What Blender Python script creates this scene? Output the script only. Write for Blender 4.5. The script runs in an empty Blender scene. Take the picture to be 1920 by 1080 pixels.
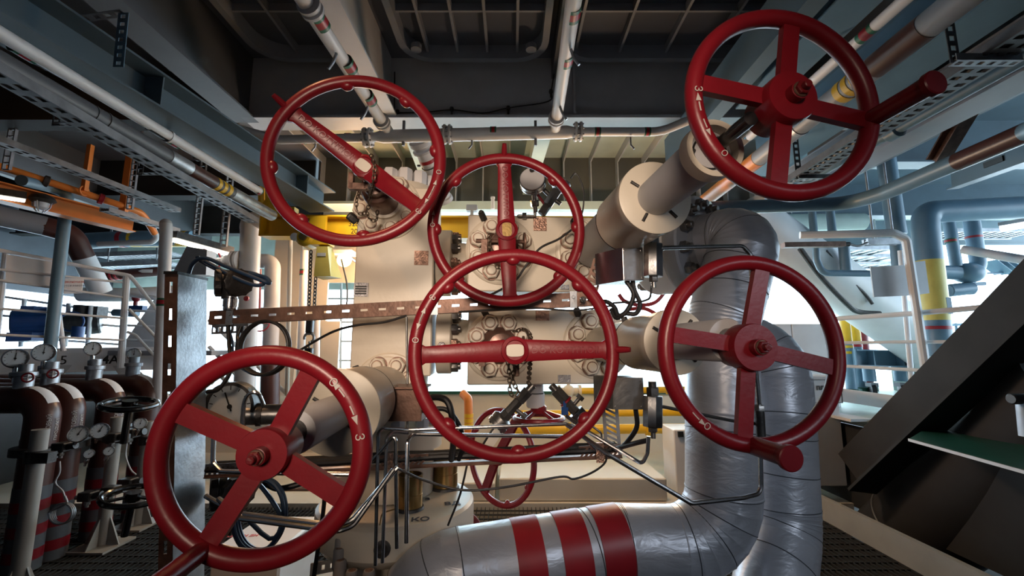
import bpy, math, random
from mathutils import Vector, Matrix
random.seed(7)
SC = bpy.context.scene
COL = SC.collection
V = Vector
PI = math.pi
# ------------------------------------------------------------------ camera, world, light, exposure
CAM_Z = 1.7
PITCH = math.atan(0.14)
FPX = 800.0
cam_d = bpy.data.cameras.new('camera')
cam_d.sensor_width = 36.0
cam_d.lens = 36.0 * FPX / 1920.0
cam_d.clip_start = 0.02
cam = bpy.data.objects.new('camera', cam_d)
cam.location = (0, 0, CAM_Z)
cam.rotation_euler = (PI / 2 + PITCH, 0, 0)
COL.objects.link(cam)
SC.camera = cam
SC.view_settings.view_transform = 'Standard'
SC.view_settings.look = 'None'
SC.view_settings.gamma = 1.0
SC.view_settings.use_curve_mapping = False
SC.view_settings.exposure = 0.0
try:
    SC.cycles.use_denoising = True
    SC.cycles.max_bounces = 6
    SC.cycles.diffuse_bounces = 4
    SC.cycles.glossy_bounces = 3
    SC.cycles.transmission_bounces = 3
    SC.cycles.sample_clamp_indirect = 6.0
    SC.cycles.caustics_reflective = False
    SC.cycles.caustics_refractive = False
except Exception:
    pass
world = bpy.data.worlds.new('sky')
SC.world = world
world.use_nodes = True
wn = world.node_tree.nodes
wn['Background'].inputs[0].default_value = (0.66, 0.85, 1.0, 1)
wn['Background'].inputs[1].default_value = 8.5


def light(name, kind, loc, target, energy, color, size=0.3, size_y=None, spot=None):
    d = bpy.data.lights.new(name, kind)
    d.energy = energy
    d.color = color
    if kind == 'AREA':
        d.size = size
        if size_y:
            d.shape = 'RECTANGLE'
            d.size_y = size_y
    else:
        d.shadow_soft_size = size
    if kind == 'SPOT' and spot:
        d.spot_size = spot
        d.spot_blend = 0.6
    o = bpy.data.objects.new(name, d)
    o.location = loc
    o.rotation_euler = (V(target) - V(loc)).to_track_quat('-Z', 'Y').to_euler()
    COL.objects.link(o)
    return o


# sodium floodlights of the wellhead deck: one high over the manifold, one high over the tree, one behind the tree; plus two added fills
light('sodium_flood_front', 'SPOT', (-0.30, -1.5, 2.35), (-0.14, 2.2, 2.0), 430, (1.0, 0.78, 0.60), 0.42, spot=0.66)
light('sodium_flood_overhead', 'SPOT', (-1.45, 1.2, 4.2), (-0.5, 2.3, 0.9), 150, (1.0, 0.56, 0.28), 0.12, spot=1.15)
light('sodium_flood_manifold', 'SPOT', (-4.2, 2.6, 3.6), (-4.6, 4.8, 3.2), 8, (1.0, 0.50, 0.18), 0.10, spot=1.9)
light('sodium_lamp_behind', 'POINT', (-2.35, 6.2, 2.95), (0, 0, 0), 90, (1.0, 0.55, 0.25), 0.12)
light('added_fill_right', 'SPOT', (1.9, -0.6, 2.2), (0.85, 2.0, 1.15), 55, (0.80, 0.89, 1.0), 0.3, spot=0.86)  # added cool fill to brighten the silver pipes, not a known lamp
light('added_fill_left', 'SPOT', (-1.7, 4.15, 3.45), (-1.2, 5.4, 2.6), 50, (1.0, 0.86, 0.68), 0.15, spot=2.3)  # added warm fill to brighten the crane beam, no lamp known here
light('deck_lamp_behind', 'POINT', (1.2, 4.6, 2.4), (0, 0, 0), 90, (1.0, 0.66, 0.40), 0.15)

# ------------------------------------------------------------------ picture to place
CP, SP = math.cos(PITCH), math.sin(PITCH)


def ray(u, v):
    xc, yc = (u - 960.0) / FPX, (540.0 - v) / FPX
    return V((xc, CP - yc * SP, SP + yc * CP))


EYE = V((0, 0, CAM_Z))


def P(u, v, Y):
    r = ray(u, v)
    return EYE + r * (Y / r.y)


def PZ(u, v, z):
    r = ray(u, v)
    return EYE + r * ((z - CAM_Z) / r.z)


def PX(u, v, x):
    r = ray(u, v)
    return EYE + r * (x / r.x)


def m_of(px, p):
    q = p - EYE
    return px * (q.y * CP + q.z * SP) / FPX


# the tree's own axes: TF points away from the viewer along the valve stems
TF = V((-0.0907, 1.0, 0.0)).normalized()
TR = V((1.0, 0.0907, 0.0)).normalized()
UP = V((0, 0, 1))
T0 = P(900, 560, 2.2)
D0 = TF.dot(T0 - EYE)


def B(u, v, d=0.0):
    r = ray(u, v)
    return EYE + r * ((D0 + d) / TF.dot(r))


def BK(u, v, k):
    """point on the stem axis that starts at block-face pixel (u, v), where things look k times as large"""
    return B(u, v, 0) + TF * (D0 / k - D0)


# ------------------------------------------------------------------ mesh building
def frame(axis, hint=None):
    a = axis.normalized()
    h = hint if hint is not None else (UP if abs(a.z) < 0.95 else V((0, 1, 0)))
    x = h.cross(a)
    if x.length < 1e-6:
        x = V((1, 0, 0)).cross(a)
    x.normalize()
    y = a.cross(x)
    return x, y, a


def fillet(pts, rad, seg=6):
    pts = [V(p) for p in pts]
    if rad <= 0 or len(pts) < 3:
        return pts
    out = [pts[0]]
    for i in range(1, len(pts) - 1):
        p, a, b = pts[i], pts[i - 1], pts[i + 1]
        d0, d1 = (a - p), (b - p)
        l0, l1 = d0.length, d1.length
        if l0 < 1e-6 or l1 < 1e-6:
            continue
        d0.normalize(); d1.normalize()
        ang = d0.angle(d1)
        if ang > PI - 0.03:
            out.append(p)
            continue
        t = min(rad / math.tan(ang / 2), l0 * 0.48, l1 * 0.48)
        r = t * math.tan(ang / 2)
        c = p + (d0 + d1).normalized() * (r / math.sin(ang / 2))
        s = p + d0 * t - c
        e = p + d1 * t - c
        tot = s.angle(e)
        ax = s.cross(e).normalized()
        for k in range(seg + 1):
            out.append(c + Matrix.Rotation(tot * k / seg, 3, ax) @ s)
    out.append(pts[-1])
    return out


def smooth_path(pts, sub=8, closed=False):
    """Catmull-Rom through the points"""
    pts = [V(p) for p in pts]
    n = len(pts)
    out = []
    rng = range(n if closed else n - 1)
    for i in rng:
        if closed:
            p0, p1, p2, p3 = pts[(i - 1) % n], pts[i], pts[(i + 1) % n], pts[(i + 2) % n]
        else:
            p1, p2 = pts[i], pts[i + 1]
            p0 = pts[i - 1] if i > 0 else p1 * 2 - p2
            p3 = pts[i + 2] if i + 2 < n else p2 * 2 - p1
        for k in range(sub):
            t = k / sub
            out.append(0.5 * ((2 * p1) + (p2 - p0) * t + (2 * p0 - 5 * p1 + 4 * p2 - p3) * t * t
                              + (3 * p1 - p0 - 3 * p2 + p3) * t ** 3))
    if not closed:
        out.append(pts[-1])
    return out


ORG = {}     # world origin of every object built


def set_tags(o, label=None, cat=None, group=None, kind=None):
    if label: o['label'] = label
    if cat: o['category'] = cat
    if group: o['group'] = group
    if kind: o['kind'] = kind
    return o


def thing(name, label, cat, loc, group=None):
    o = bpy.data.objects.new(name, None)
    o.empty_display_size = 0.05
    o.location = loc
    COL.objects.link(o)
    ORG[o.name] = V(loc)
    return set_tags(o, label, cat, group)


class MB:
    def __init__(s):
        s.v = []; s.f = []; s.mi = []; s.m = 0

    def add(s, vs, fs):
        b = len(s.v)
        s.v.extend([V(q) for q in vs])
        for f in fs:
            s.f.append([b + i for i in f]); s.mi.append(s.m)
        return s

    def obox(s, c, x, y, z):
        """box with half-extent vectors x, y, z"""
        c = V(c)
        vs = [c + x * i + y * j + z * k for i in (-1, 1) for j in (-1, 1) for k in (-1, 1)]
        fs = [(0, 1, 3, 2), (4, 6, 7, 5), (0, 4, 5, 1), (2, 3, 7, 6), (0, 2, 6, 4), (1, 5, 7, 3)]
        if x.cross(y).dot(z) < 0:
            fs = [f[::-1] for f in fs]
        return s.add(vs, fs)

    def box(s, lo, hi):
        lo, hi = V(lo), V(hi)
        c = (lo + hi) / 2; h = (hi - lo) / 2
        return s.obox(c, V((h.x, 0, 0)), V((0, h.y, 0)), V((0, 0, h.z)))

    def bbox(s, c, x, y, z, bev=0.004):
        """box (half-extent vectors) with chamfered edges"""
        c = V(c)
        L = [x.length, y.length, z.length]
        b = min(bev, *(l * 0.45 for l in L))
        ux, uy, uz = x.normalized(), y.normalized(), z.normalized()
        vs = []; idx = {}
        for i in (-1, 1):
            for j in (-1, 1):
                for k in (-1, 1):
                    for a in range(3):
                        d = [b, b, b]; d[a] = 0
                        idx[(i, j, k, a)] = len(vs)
                        vs.append(c + ux * i * (L[0] - d[0]) + uy * j * (L[1] - d[1]) + uz * k * (L[2] - d[2]))
        # vertex (.., a) lies on the face normal to axis a (no inset along a)
        fs = []
        S = (-1, 1)
        for i in S:
            fs.append([idx[(i, -1, -1, 0)], idx[(i, 1, -1, 0)], idx[(i, 1, 1, 0)], idx[(i, -1, 1, 0)]][::i])
            fs.append([idx[(-1, i, -1, 1)], idx[(-1, i, 1, 1)], idx[(1, i, 1, 1)], idx[(1, i, -1, 1)]][::i])
            fs.append([idx[(-1, -1, i, 2)], idx[(1, -1, i, 2)], idx[(1, 1, i, 2)], idx[(-1, 1, i, 2)]][::i])
        for i in S:
            for j in S:
                q = [idx[(i, j, -1, 0)], idx[(i, j, 1, 0)], idx[(i, j, 1, 1)], idx[(i, j, -1, 1)]]
                fs.append(q[::-1 * i * j])
                q = [idx[(i, -1, j, 0)], idx[(i, 1, j, 0)], idx[(i, 1, j, 2)], idx[(i, -1, j, 2)]]
                fs.append(q[::1 * i * j])
                q = [idx[(-1, i, j, 1)], idx[(1, i, j, 1)], idx[(1, i, j, 2)], idx[(-1, i, j, 2)]]
                fs.append(q[::-1 * i * j])
                for k in S:
                    q = [idx[(i, j, k, 0)], idx[(i, j, k, 1)], idx[(i, j, k, 2)]]
                    fs.append(q[::i * j * k])
        if x.cross(y).dot(z) < 0:
            fs = [f[::-1] for f in fs]
        return s.add(vs, fs)

    def beam(s, p0, p1, w, h, up=None):
        """rectangular bar, w across, h along up"""
        p0, p1 = V(p0), V(p1)
        a = p1 - p0
        x, y, z = frame(a, up)
        return s.obox((p0 + p1) / 2, x * w / 2, y * h / 2, a / 2)

    def ibeam(s, p0, p1, w, h, t=0.015, up=None, chan=False):
        """I or channel section; p0-p1 runs along the middle of the BOTTOM flange"""
        p0, p1 = V(p0), V(p1)
        x, y, z = frame(p1 - p0, up)
        s.obox((p0 + p1) / 2 + y * t / 2, x * w / 2, y * t / 2, (p1 - p0) / 2)
        s.obox((p0 + p1) / 2 + y * (h - t / 2), x * w / 2, y * t / 2, (p1 - p0) / 2)
        off = x * (w / 2 - t / 2) * chan
        s.obox((p0 + p1) / 2 + y * h / 2 + off, x * t / 2, y * (h / 2 - t), (p1 - p0) / 2)
        return s

    def prism(s, poly, o, ax, ay, dv):
        """polygon (2-D) placed with axes ax, ay at o, extruded by vector dv"""
        o = V(o)
        area = sum(poly[i][0] * poly[(i + 1) % len(poly)][1] - poly[(i + 1) % len(poly)][0] * poly[i][1] for i in range(len(poly)))
        if (area > 0) != (ax.cross(ay).dot(dv) > 0):
            poly = poly[::-1]
        n = len(poly)
        bot = [o + ax * a + ay * b for a, b in poly]
        vs = bot + [q + dv for q in bot]
        fs = [list(range(n))[::-1], list(range(n, 2 * n))]
        fs += [(i, (i + 1) % n, n + (i + 1) % n, n + i) for i in range(n)]
        return s.add(vs, fs)

    def lathe(s, c, axis, prof, n=32, cap0=True, cap1=True, hint=None, a0=0.0, a1=2 * PI):
        """profile of (radius, height along axis)"""
        c = V(c)
        x, y, z = frame(V(axis), hint)
        full = a1 - a0 > 2 * PI - 1e-4
        cnt = n if full else n + 1
        vs = []
        for r, h in prof:
            for k in range(cnt):
                t = a0 + (a1 - a0) * k / n
                vs.append(c + z * h + x * (r * math.cos(t)) + y * (r * math.sin(t)))
        fs = []
        for i in range(len(prof) - 1):
            for k in range(n):
                k2 = (k + 1) % cnt
                fs.append((i * cnt + k, i * cnt + k2, (i + 1) * cnt + k2, (i + 1) * cnt + k))
        if full:
            if cap0 and prof[0][0] > 1e-6: fs.append(list(range(cnt))[::-1])
            if cap1 and prof[-1][0] > 1e-6: fs.append([(len(prof) - 1) * cnt + k for k in range(cnt)])
        return s.add(vs, fs)

    def cyl(s, p0, p1, r, r1=None, n=20, bev=0.0):
        p0, p1 = V(p0), V(p1)
        L = (p1 - p0).length
        r1 = r if r1 is None else r1
        if bev:
            return s.lathe(p0, p1 - p0, [(r - bev, 0), (r, bev), (r1, L - bev), (r1 - bev, L)], n)
        return s.lathe(p0, p1 - p0, [(r, 0), (r1, L)], n)

    def ring(s, p0, p1, ro, ri, n=28):
        """hollow cylinder"""
        p0, p1 = V(p0), V(p1)
        L = (p1 - p0).length
        return s.lathe(p0, p1 - p0, [(ri, 0), (ro, 0), (ro, L), (ri, L), (ri, 0)], n, False, False)

    def tube(s, pts, r, n=10, bend=0.0, seg=6, caps=True, closed=False, radii=None):
        pts = fillet(pts, bend, seg) if bend else [V(p) for p in pts]
        q = [pts[0]]
        for p in pts[1:]:
            if (p - q[-1]).length > 1e-5: q.append(p)
        pts = q
        m = len(pts)
        tang = []
        for i in range(m):
            if closed:
                t = pts[(i + 1) % m] - pts[i - 1]
            else:
                t = pts[min(i + 1, m - 1)] - pts[max(i - 1, 0)]
                if 0 < i < m - 1:
                    t = (pts[i + 1] - pts[i]).normalized() + (pts[i] - pts[i - 1]).normalized()
            tang.append(t.normalized())
        x, y, z = frame(tang[0])
        vs = []
        for i in range(m):
            t = tang[i]
            x = (x - t * x.dot(t))
            if x.length < 1e-6: x = frame(t)[0]
            x.normalize()
            y = t.cross(x)
            rr = radii[i] if radii else r
            # keep the section round on mitred corners
            for k in range(n):
                a = 2 * PI * k / n
                vs.append(pts[i] + x * (rr * math.cos(a)) + y * (rr * math.sin(a)))
        fs = []
        for i in range(m if closed else m - 1):
            j = (i + 1) % m
            sh = 0
            if closed and j == 0:
                # find twist between last and first ring
                best = min(range(n), key=lambda q2: (vs[i * n] - vs[q2]).length)
                sh = best
            for k in range(n):
                fs.append((i * n + k, i * n + (k + 1) % n, j * n + (k + 1 + sh) % n, j * n + (k + sh) % n))
        if caps and not closed:
            fs.append(list(range(n))[::-1]); fs.append([(m - 1) * n + k for k in range(n)])
        return s.add(vs, fs)

    def torus(s, c, axis, R, r, n=64, m=12, a0=0.0, a1=2 * PI, sq=1.0):
        """sq: squash along the axis"""
        c = V(c)
        x, y, z = frame(V(axis))
        full = a1 - a0 > 2 * PI - 1e-4
        cnt = n if full else n + 1
        vs = []
        for i in range(cnt):
            t = a0 + (a1 - a0) * i / n
            d = x * math.cos(t) + y * math.sin(t)
            for k in range(m):
                a = 2 * PI * k / m
                vs.append(c + d * (R + r * math.cos(a)) + z * (r * sq * math.sin(a)))
        fs = []
        for i in range(n):
            j = (i + 1) % cnt
            for k in range(m):
                fs.append((i * m + k, j * m + k, j * m + (k + 1) % m, i * m + (k + 1) % m))
        return s.add(vs, fs)

    def ball(s, c, r, sx=1, sy=1, sz=1, n=16, m=10):
        c = V(c)
        vs = [c + V((0, 0, r * sz))]
        for i in range(1, m):
            t = PI * i / m
            for k in range(n):
                a = 2 * PI * k / n
                vs.append(c + V((r * sx * math.sin(t) * math.cos(a), r * sy * math.sin(t) * math.sin(a), r * sz * math.cos(t))))
        vs.append(c - V((0, 0, r * sz)))
        fs = [(0, 1 + k, 1 + (k + 1) % n) for k in range(n)]
        for i in range(m - 2):
            for k in range(n):
                a, b = 1 + i * n + k, 1 + i * n + (k + 1) % n
                fs.append((a, a + n, b + n, b))
        last = len(vs) - 1
        fs += [(last, 1 + (m - 2) * n + (k + 1) % n, 1 + (m - 2) * n + k) for k in range(n)]
        return s.add(vs, fs)

    def nut(s, c, axis, r, h, stud=0.0, rot=0.0):
        """hex nut with chamfered crown and a stud end showing through"""
        c = V(c); a = V(axis).normalized()
        x, y, z = frame(a)
        def hx(rr, hh, round_=0.0):
            return [c + z * hh + (x * math.cos(rot + k * PI / 3) + y * math.sin(rot + k * PI / 3)) * rr for k in range(6)]
        vs = hx(r, 0) + hx(r, h * 0.85) + hx(r * 0.86, h)
        fs = [[5, 4, 3, 2, 1, 0], [12, 13, 14, 15, 16, 17]]
        for b in (0, 6):
            fs += [(b + k, b + (k + 1) % 6, b + 6 + (k + 1) % 6, b + 6 + k) for k in range(6)]
        s.add(vs, fs)
        if stud:
            s.lathe(c + z * h * 0.9, a, [(r * 0.55, 0), (r * 0.55, stud + h * 0.1 - r * 0.08), (r * 0.45, stud + h * 0.1)], 14)
        return s

    def slotted(s, p0, p1, wv, t, pitch=0.05, frac=0.5, edge=0.3, slant=0.0, nrm=None):
        """flat perforated strip from p0 to p1, width vector wv, thickness t; real slots cut through"""
        p0, p1, wv = V(p0), V(p1), V(wv)
        a = p1 - p0
        L = a.length
        a.normalize()
        w = wv.length
        y = wv.normalized()
        nn = (nrm if nrm is not None else a.cross(y)).normalized()
        e = w * edge
        for side in (-1, 1):
            s.obox((p0 + p1) / 2 + y * side * (w / 2 - e / 2), a * L / 2, y * e / 2, nn * t / 2)
        n = max(1, int(L / pitch))
        pt = L / n
        bw = pt * (1 - frac)
        inner = w / 2 - e
        sh = slant * inner
        for i in range(n + 1):
            c = i * pt
            lo, hi = c - bw / 2, c + bw / 2
            poly = [(lo - sh, -inner), (hi - sh, -inner), (hi + sh, inner), (lo + sh, inner)]
            poly = [(min(max(q[0], 0), L), q[1]) for q in poly]
            if poly[1][0] - poly[0][0] < 1e-4 or poly[2][0] - poly[3][0] < 1e-4:
                continue
            s.prism(poly, p0 - nn * t / 2, a, y, nn * t)
        return s

    def chain(s, pts, link=0.024, wire=0.0028, n=8):
        """oval links following a path"""
        pts = [V(p) for p in pts]
        d = [0.0]
        for i in range(1, len(pts)): d.append(d[-1] + (pts[i] - pts[i - 1]).length)
        total = d[-1]
        step = link * 0.72
        k = 0; pos = step / 2
        while pos < total:
            i = max(j for j in range(len(d)) if d[j] <= pos)
            i = min(i, len(pts) - 2)
            f = (pos - d[i]) / max(d[i + 1] - d[i], 1e-9)
            c = pts[i].lerp(pts[i + 1], f)
            x, y, z = frame(pts[i + 1] - pts[i])
            sd = (x + y * 0.35).normalized() if k % 2 == 0 else (y - x * 0.35).normalized()
            path = []
            for q in range(10):
                t = 2 * PI * q / 10
                path.append(c + z * (link / 2 * math.cos(t)) + sd * (link * 0.3 * math.sin(t)))
            s.tube(path, wire, 5, closed=True)
            pos += step; k += 1
        return s

    def build(s, name, mat, parent=None, ang=35, origin=None, label=None, cat=None, group=None, kind=None):
        if parent is not None:
            org = ORG[parent.name]
        elif origin is not None:
            org = V(origin)
        else:
            xs = [q.x for q in s.v]; ys = [q.y for q in s.v]; zs = [q.z for q in s.v]
            org = V(((min(xs) + max(xs)) / 2, (min(ys) + max(ys)) / 2, min(zs)))
        me = bpy.data.meshes.new(name)
        me.from_pydata([tuple(q - org) for q in s.v], [], s.f)
        mats = mat if isinstance(mat, (list, tuple)) else [mat]
        for m in mats: me.materials.append(m)
        if len(mats) > 1:
            me.polygons.foreach_set('material_index', s.mi)
        me.polygons.foreach_set('use_smooth', [True] * len(me.polygons))
        me.update()
        me.set_sharp_from_angle(angle=math.radians(ang))
        o = bpy.data.objects.new(name, me)
        COL.objects.link(o)
        if parent is not None:
            o.parent = parent
            if kind is None and False: pass
        else:
            o.location = org
        ORG[o.name] = org
        return set_tags(o, label, cat, group, kind)


def struct(name, mb, mat, ang=35):
    return mb.build(name, mat, None, ang, origin=(0, 0, 0), kind='structure')


def text(s, size, pos, ax, ay, mat, parent, name='lettering', depth=0.0006, align='CENTER', bend=None, bold=0.0):
    """raised lettering: ax is the reading direction, ay the letters' up; pos is the centre"""
    c = bpy.data.curves.new('lettering', 'FONT')
    c.body = s
    c.size = size
    c.align_x = align
    c.align_y = 'CENTER'
    c.resolution_u = 3
    c.extrude = depth
    c.offset = bold
    t = bpy.data.objects.new('lettering', c)
    COL.objects.link(t)
    dg = bpy.context.evaluated_depsgraph_get()
    me = bpy.data.meshes.new_from_object(t.evaluated_get(dg))
    bpy.data.objects.remove(t)
    bpy.data.curves.remove(c)
    ax, ay = V(ax).normalized(), V(ay).normalized()
    nz = ax.cross(ay)
    org = ORG[parent.name] if parent is not None else V(pos)
    for q in me.vertices:
        w = V(pos) + ax * q.co.x + ay * q.co.y + nz * q.co.z
        if bend: w = bend(w)
        q.co = w - org
    me.materials.clear()
    me.materials.append(mat)
    me.name = name
    o = bpy.data.objects.new(name, me)
    COL.objects.link(o)
    if parent is not None: o.parent = parent
    else: o.location = org
    ORG[o.name] = org
    return o


# ------------------------------------------------------------------ materials
def mat(name, col, rough=0.5, metal=0.0, bump=0.0, bs=60.0, var=0.15, vs=6.0, stain=None, st=0.62, ss=9.0, emit=None, spec=0.5, coat=0.0):
    m = bpy.data.materials.new(name)
    m.use_nodes = True
    nt = m.node_tree
    N, L = nt.nodes, nt.links
    b = N['Principled BSDF']
    b.inputs['Roughness'].default_value = rough
    b.inputs['Metallic'].default_value = metal
    b.inputs['Specular IOR Level'].default_value = spec
    if coat: b.inputs['Coat Weight'].default_value = coat
    tc = N.new('ShaderNodeTexCoord')
    n1 = N.new('ShaderNodeTexNoise')
    n1.inputs['Scale'].default_value = vs
    n1.inputs['Detail'].default_value = 5
    L.new(tc.outputs['Object'], n1.inputs['Vector'])
    rmp = N.new('ShaderNodeValToRGB')
    rmp.color_ramp.elements[0].position = 0.3
    rmp.color_ramp.elements[1].position = 0.7
    rmp.color_ramp.elements[0].color = tuple(c * (1 - var) for c in col) + (1,)
    rmp.color_ramp.elements[1].color = tuple(min(1, c * (1 + var)) for c in col) + (1,)
    L.new(n1.outputs['Fac'], rmp.inputs['Fac'])
    out = rmp.outputs['Color']
    if stain:
        n2 = N.new('ShaderNodeTexNoise')
        n2.inputs['Scale'].default_value = ss
        n2.inputs['Detail'].default_value = 8
        n2.inputs['Roughness'].default_value = 0.7
        L.new(tc.outputs['Object'], n2.inputs['Vector'])
        r2 = N.new('ShaderNodeValToRGB')
        r2.color_ramp.elements[0].position = st
        r2.color_ramp.elements[1].position = st + 0.1
        L.new(n2.outputs['Fac'], r2.inputs['Fac'])
        mx = N.new('ShaderNodeMix')
        mx.data_type = 'RGBA'
        L.new(r2.outputs['Color'], mx.inputs['Factor'])
        L.new(out, mx.inputs['A'])
        mx.inputs['B'].default_value = tuple(stain) + (1,)
        out = mx.outputs['Result']
    L.new(out, b.inputs['Base Color'])
    if bump:
        n3 = N.new('ShaderNodeTexNoise')
        n3.inputs['Scale'].default_value = bs
        n3.inputs['Detail'].default_value = 3
        L.new(tc.outputs['Object'], n3.inputs['Vector'])
        bp = N.new('ShaderNodeBump')
        bp.inputs['Strength'].default_value = bump
        bp.inputs['Distance'].default_value = 0.01
        L.new(n3.outputs['Fac'], bp.inputs['Height'])
        L.new(bp.outputs['Normal'], b.inputs['Normal'])
    if emit:
        b.inputs['Emission Color'].default_value = tuple(emit[:3]) + (1,)
        b.inputs['Emission Strength'].default_value = emit[3]
    return m



def foil_mat():
    """crumpled metal jacket: fine wrinkles over broad dents"""
    m = mat('foil_jacket', (0.54, 0.56, 0.62), 0.38, 0.35, 0, 8, 0.12, 5)
    N, L = m.node_tree.nodes, m.node_tree.links
    b = N['Principled BSDF']
    tc = N.new('ShaderNodeTexCoord')
    mp = N.new('ShaderNodeMapping')
    mp.inputs['Scale'].default_value = (1, 1, 2.6)
    L.new(tc.outputs['Object'], mp.inputs['Vector'])
    n1 = N.new('ShaderNodeTexNoise'); n1.inputs['Scale'].default_value = 7; n1.inputs['Detail'].default_value = 4; n1.inputs['Distortion'].default_value = 1.2
    n2 = N.new('ShaderNodeTexVoronoi'); n2.inputs['Scale'].default_value = 9; n2.feature = 'DISTANCE_TO_EDGE'
    L.new(mp.outputs['Vector'], n1.inputs['Vector']); L.new(mp.outputs['Vector'], n2.inputs['Vector'])
    b1 = N.new('ShaderNodeBump'); b1.inputs['Strength'].default_value = 0.16; b1.inputs['Distance'].default_value = 0.03
    b2 = N.new('ShaderNodeBump'); b2.inputs['Strength'].default_value = 0.05; b2.inputs['Distance'].default_value = 0.02
    L.new(n1.outputs['Fac'], b1.inputs['Height']); L.new(n2.outputs['Distance'], b2.inputs['Height'])
    L.new(b1.outputs['Normal'], b2.inputs['Normal']); L.new(b2.outputs['Normal'], b.inputs['Normal'])
    return m


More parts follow.
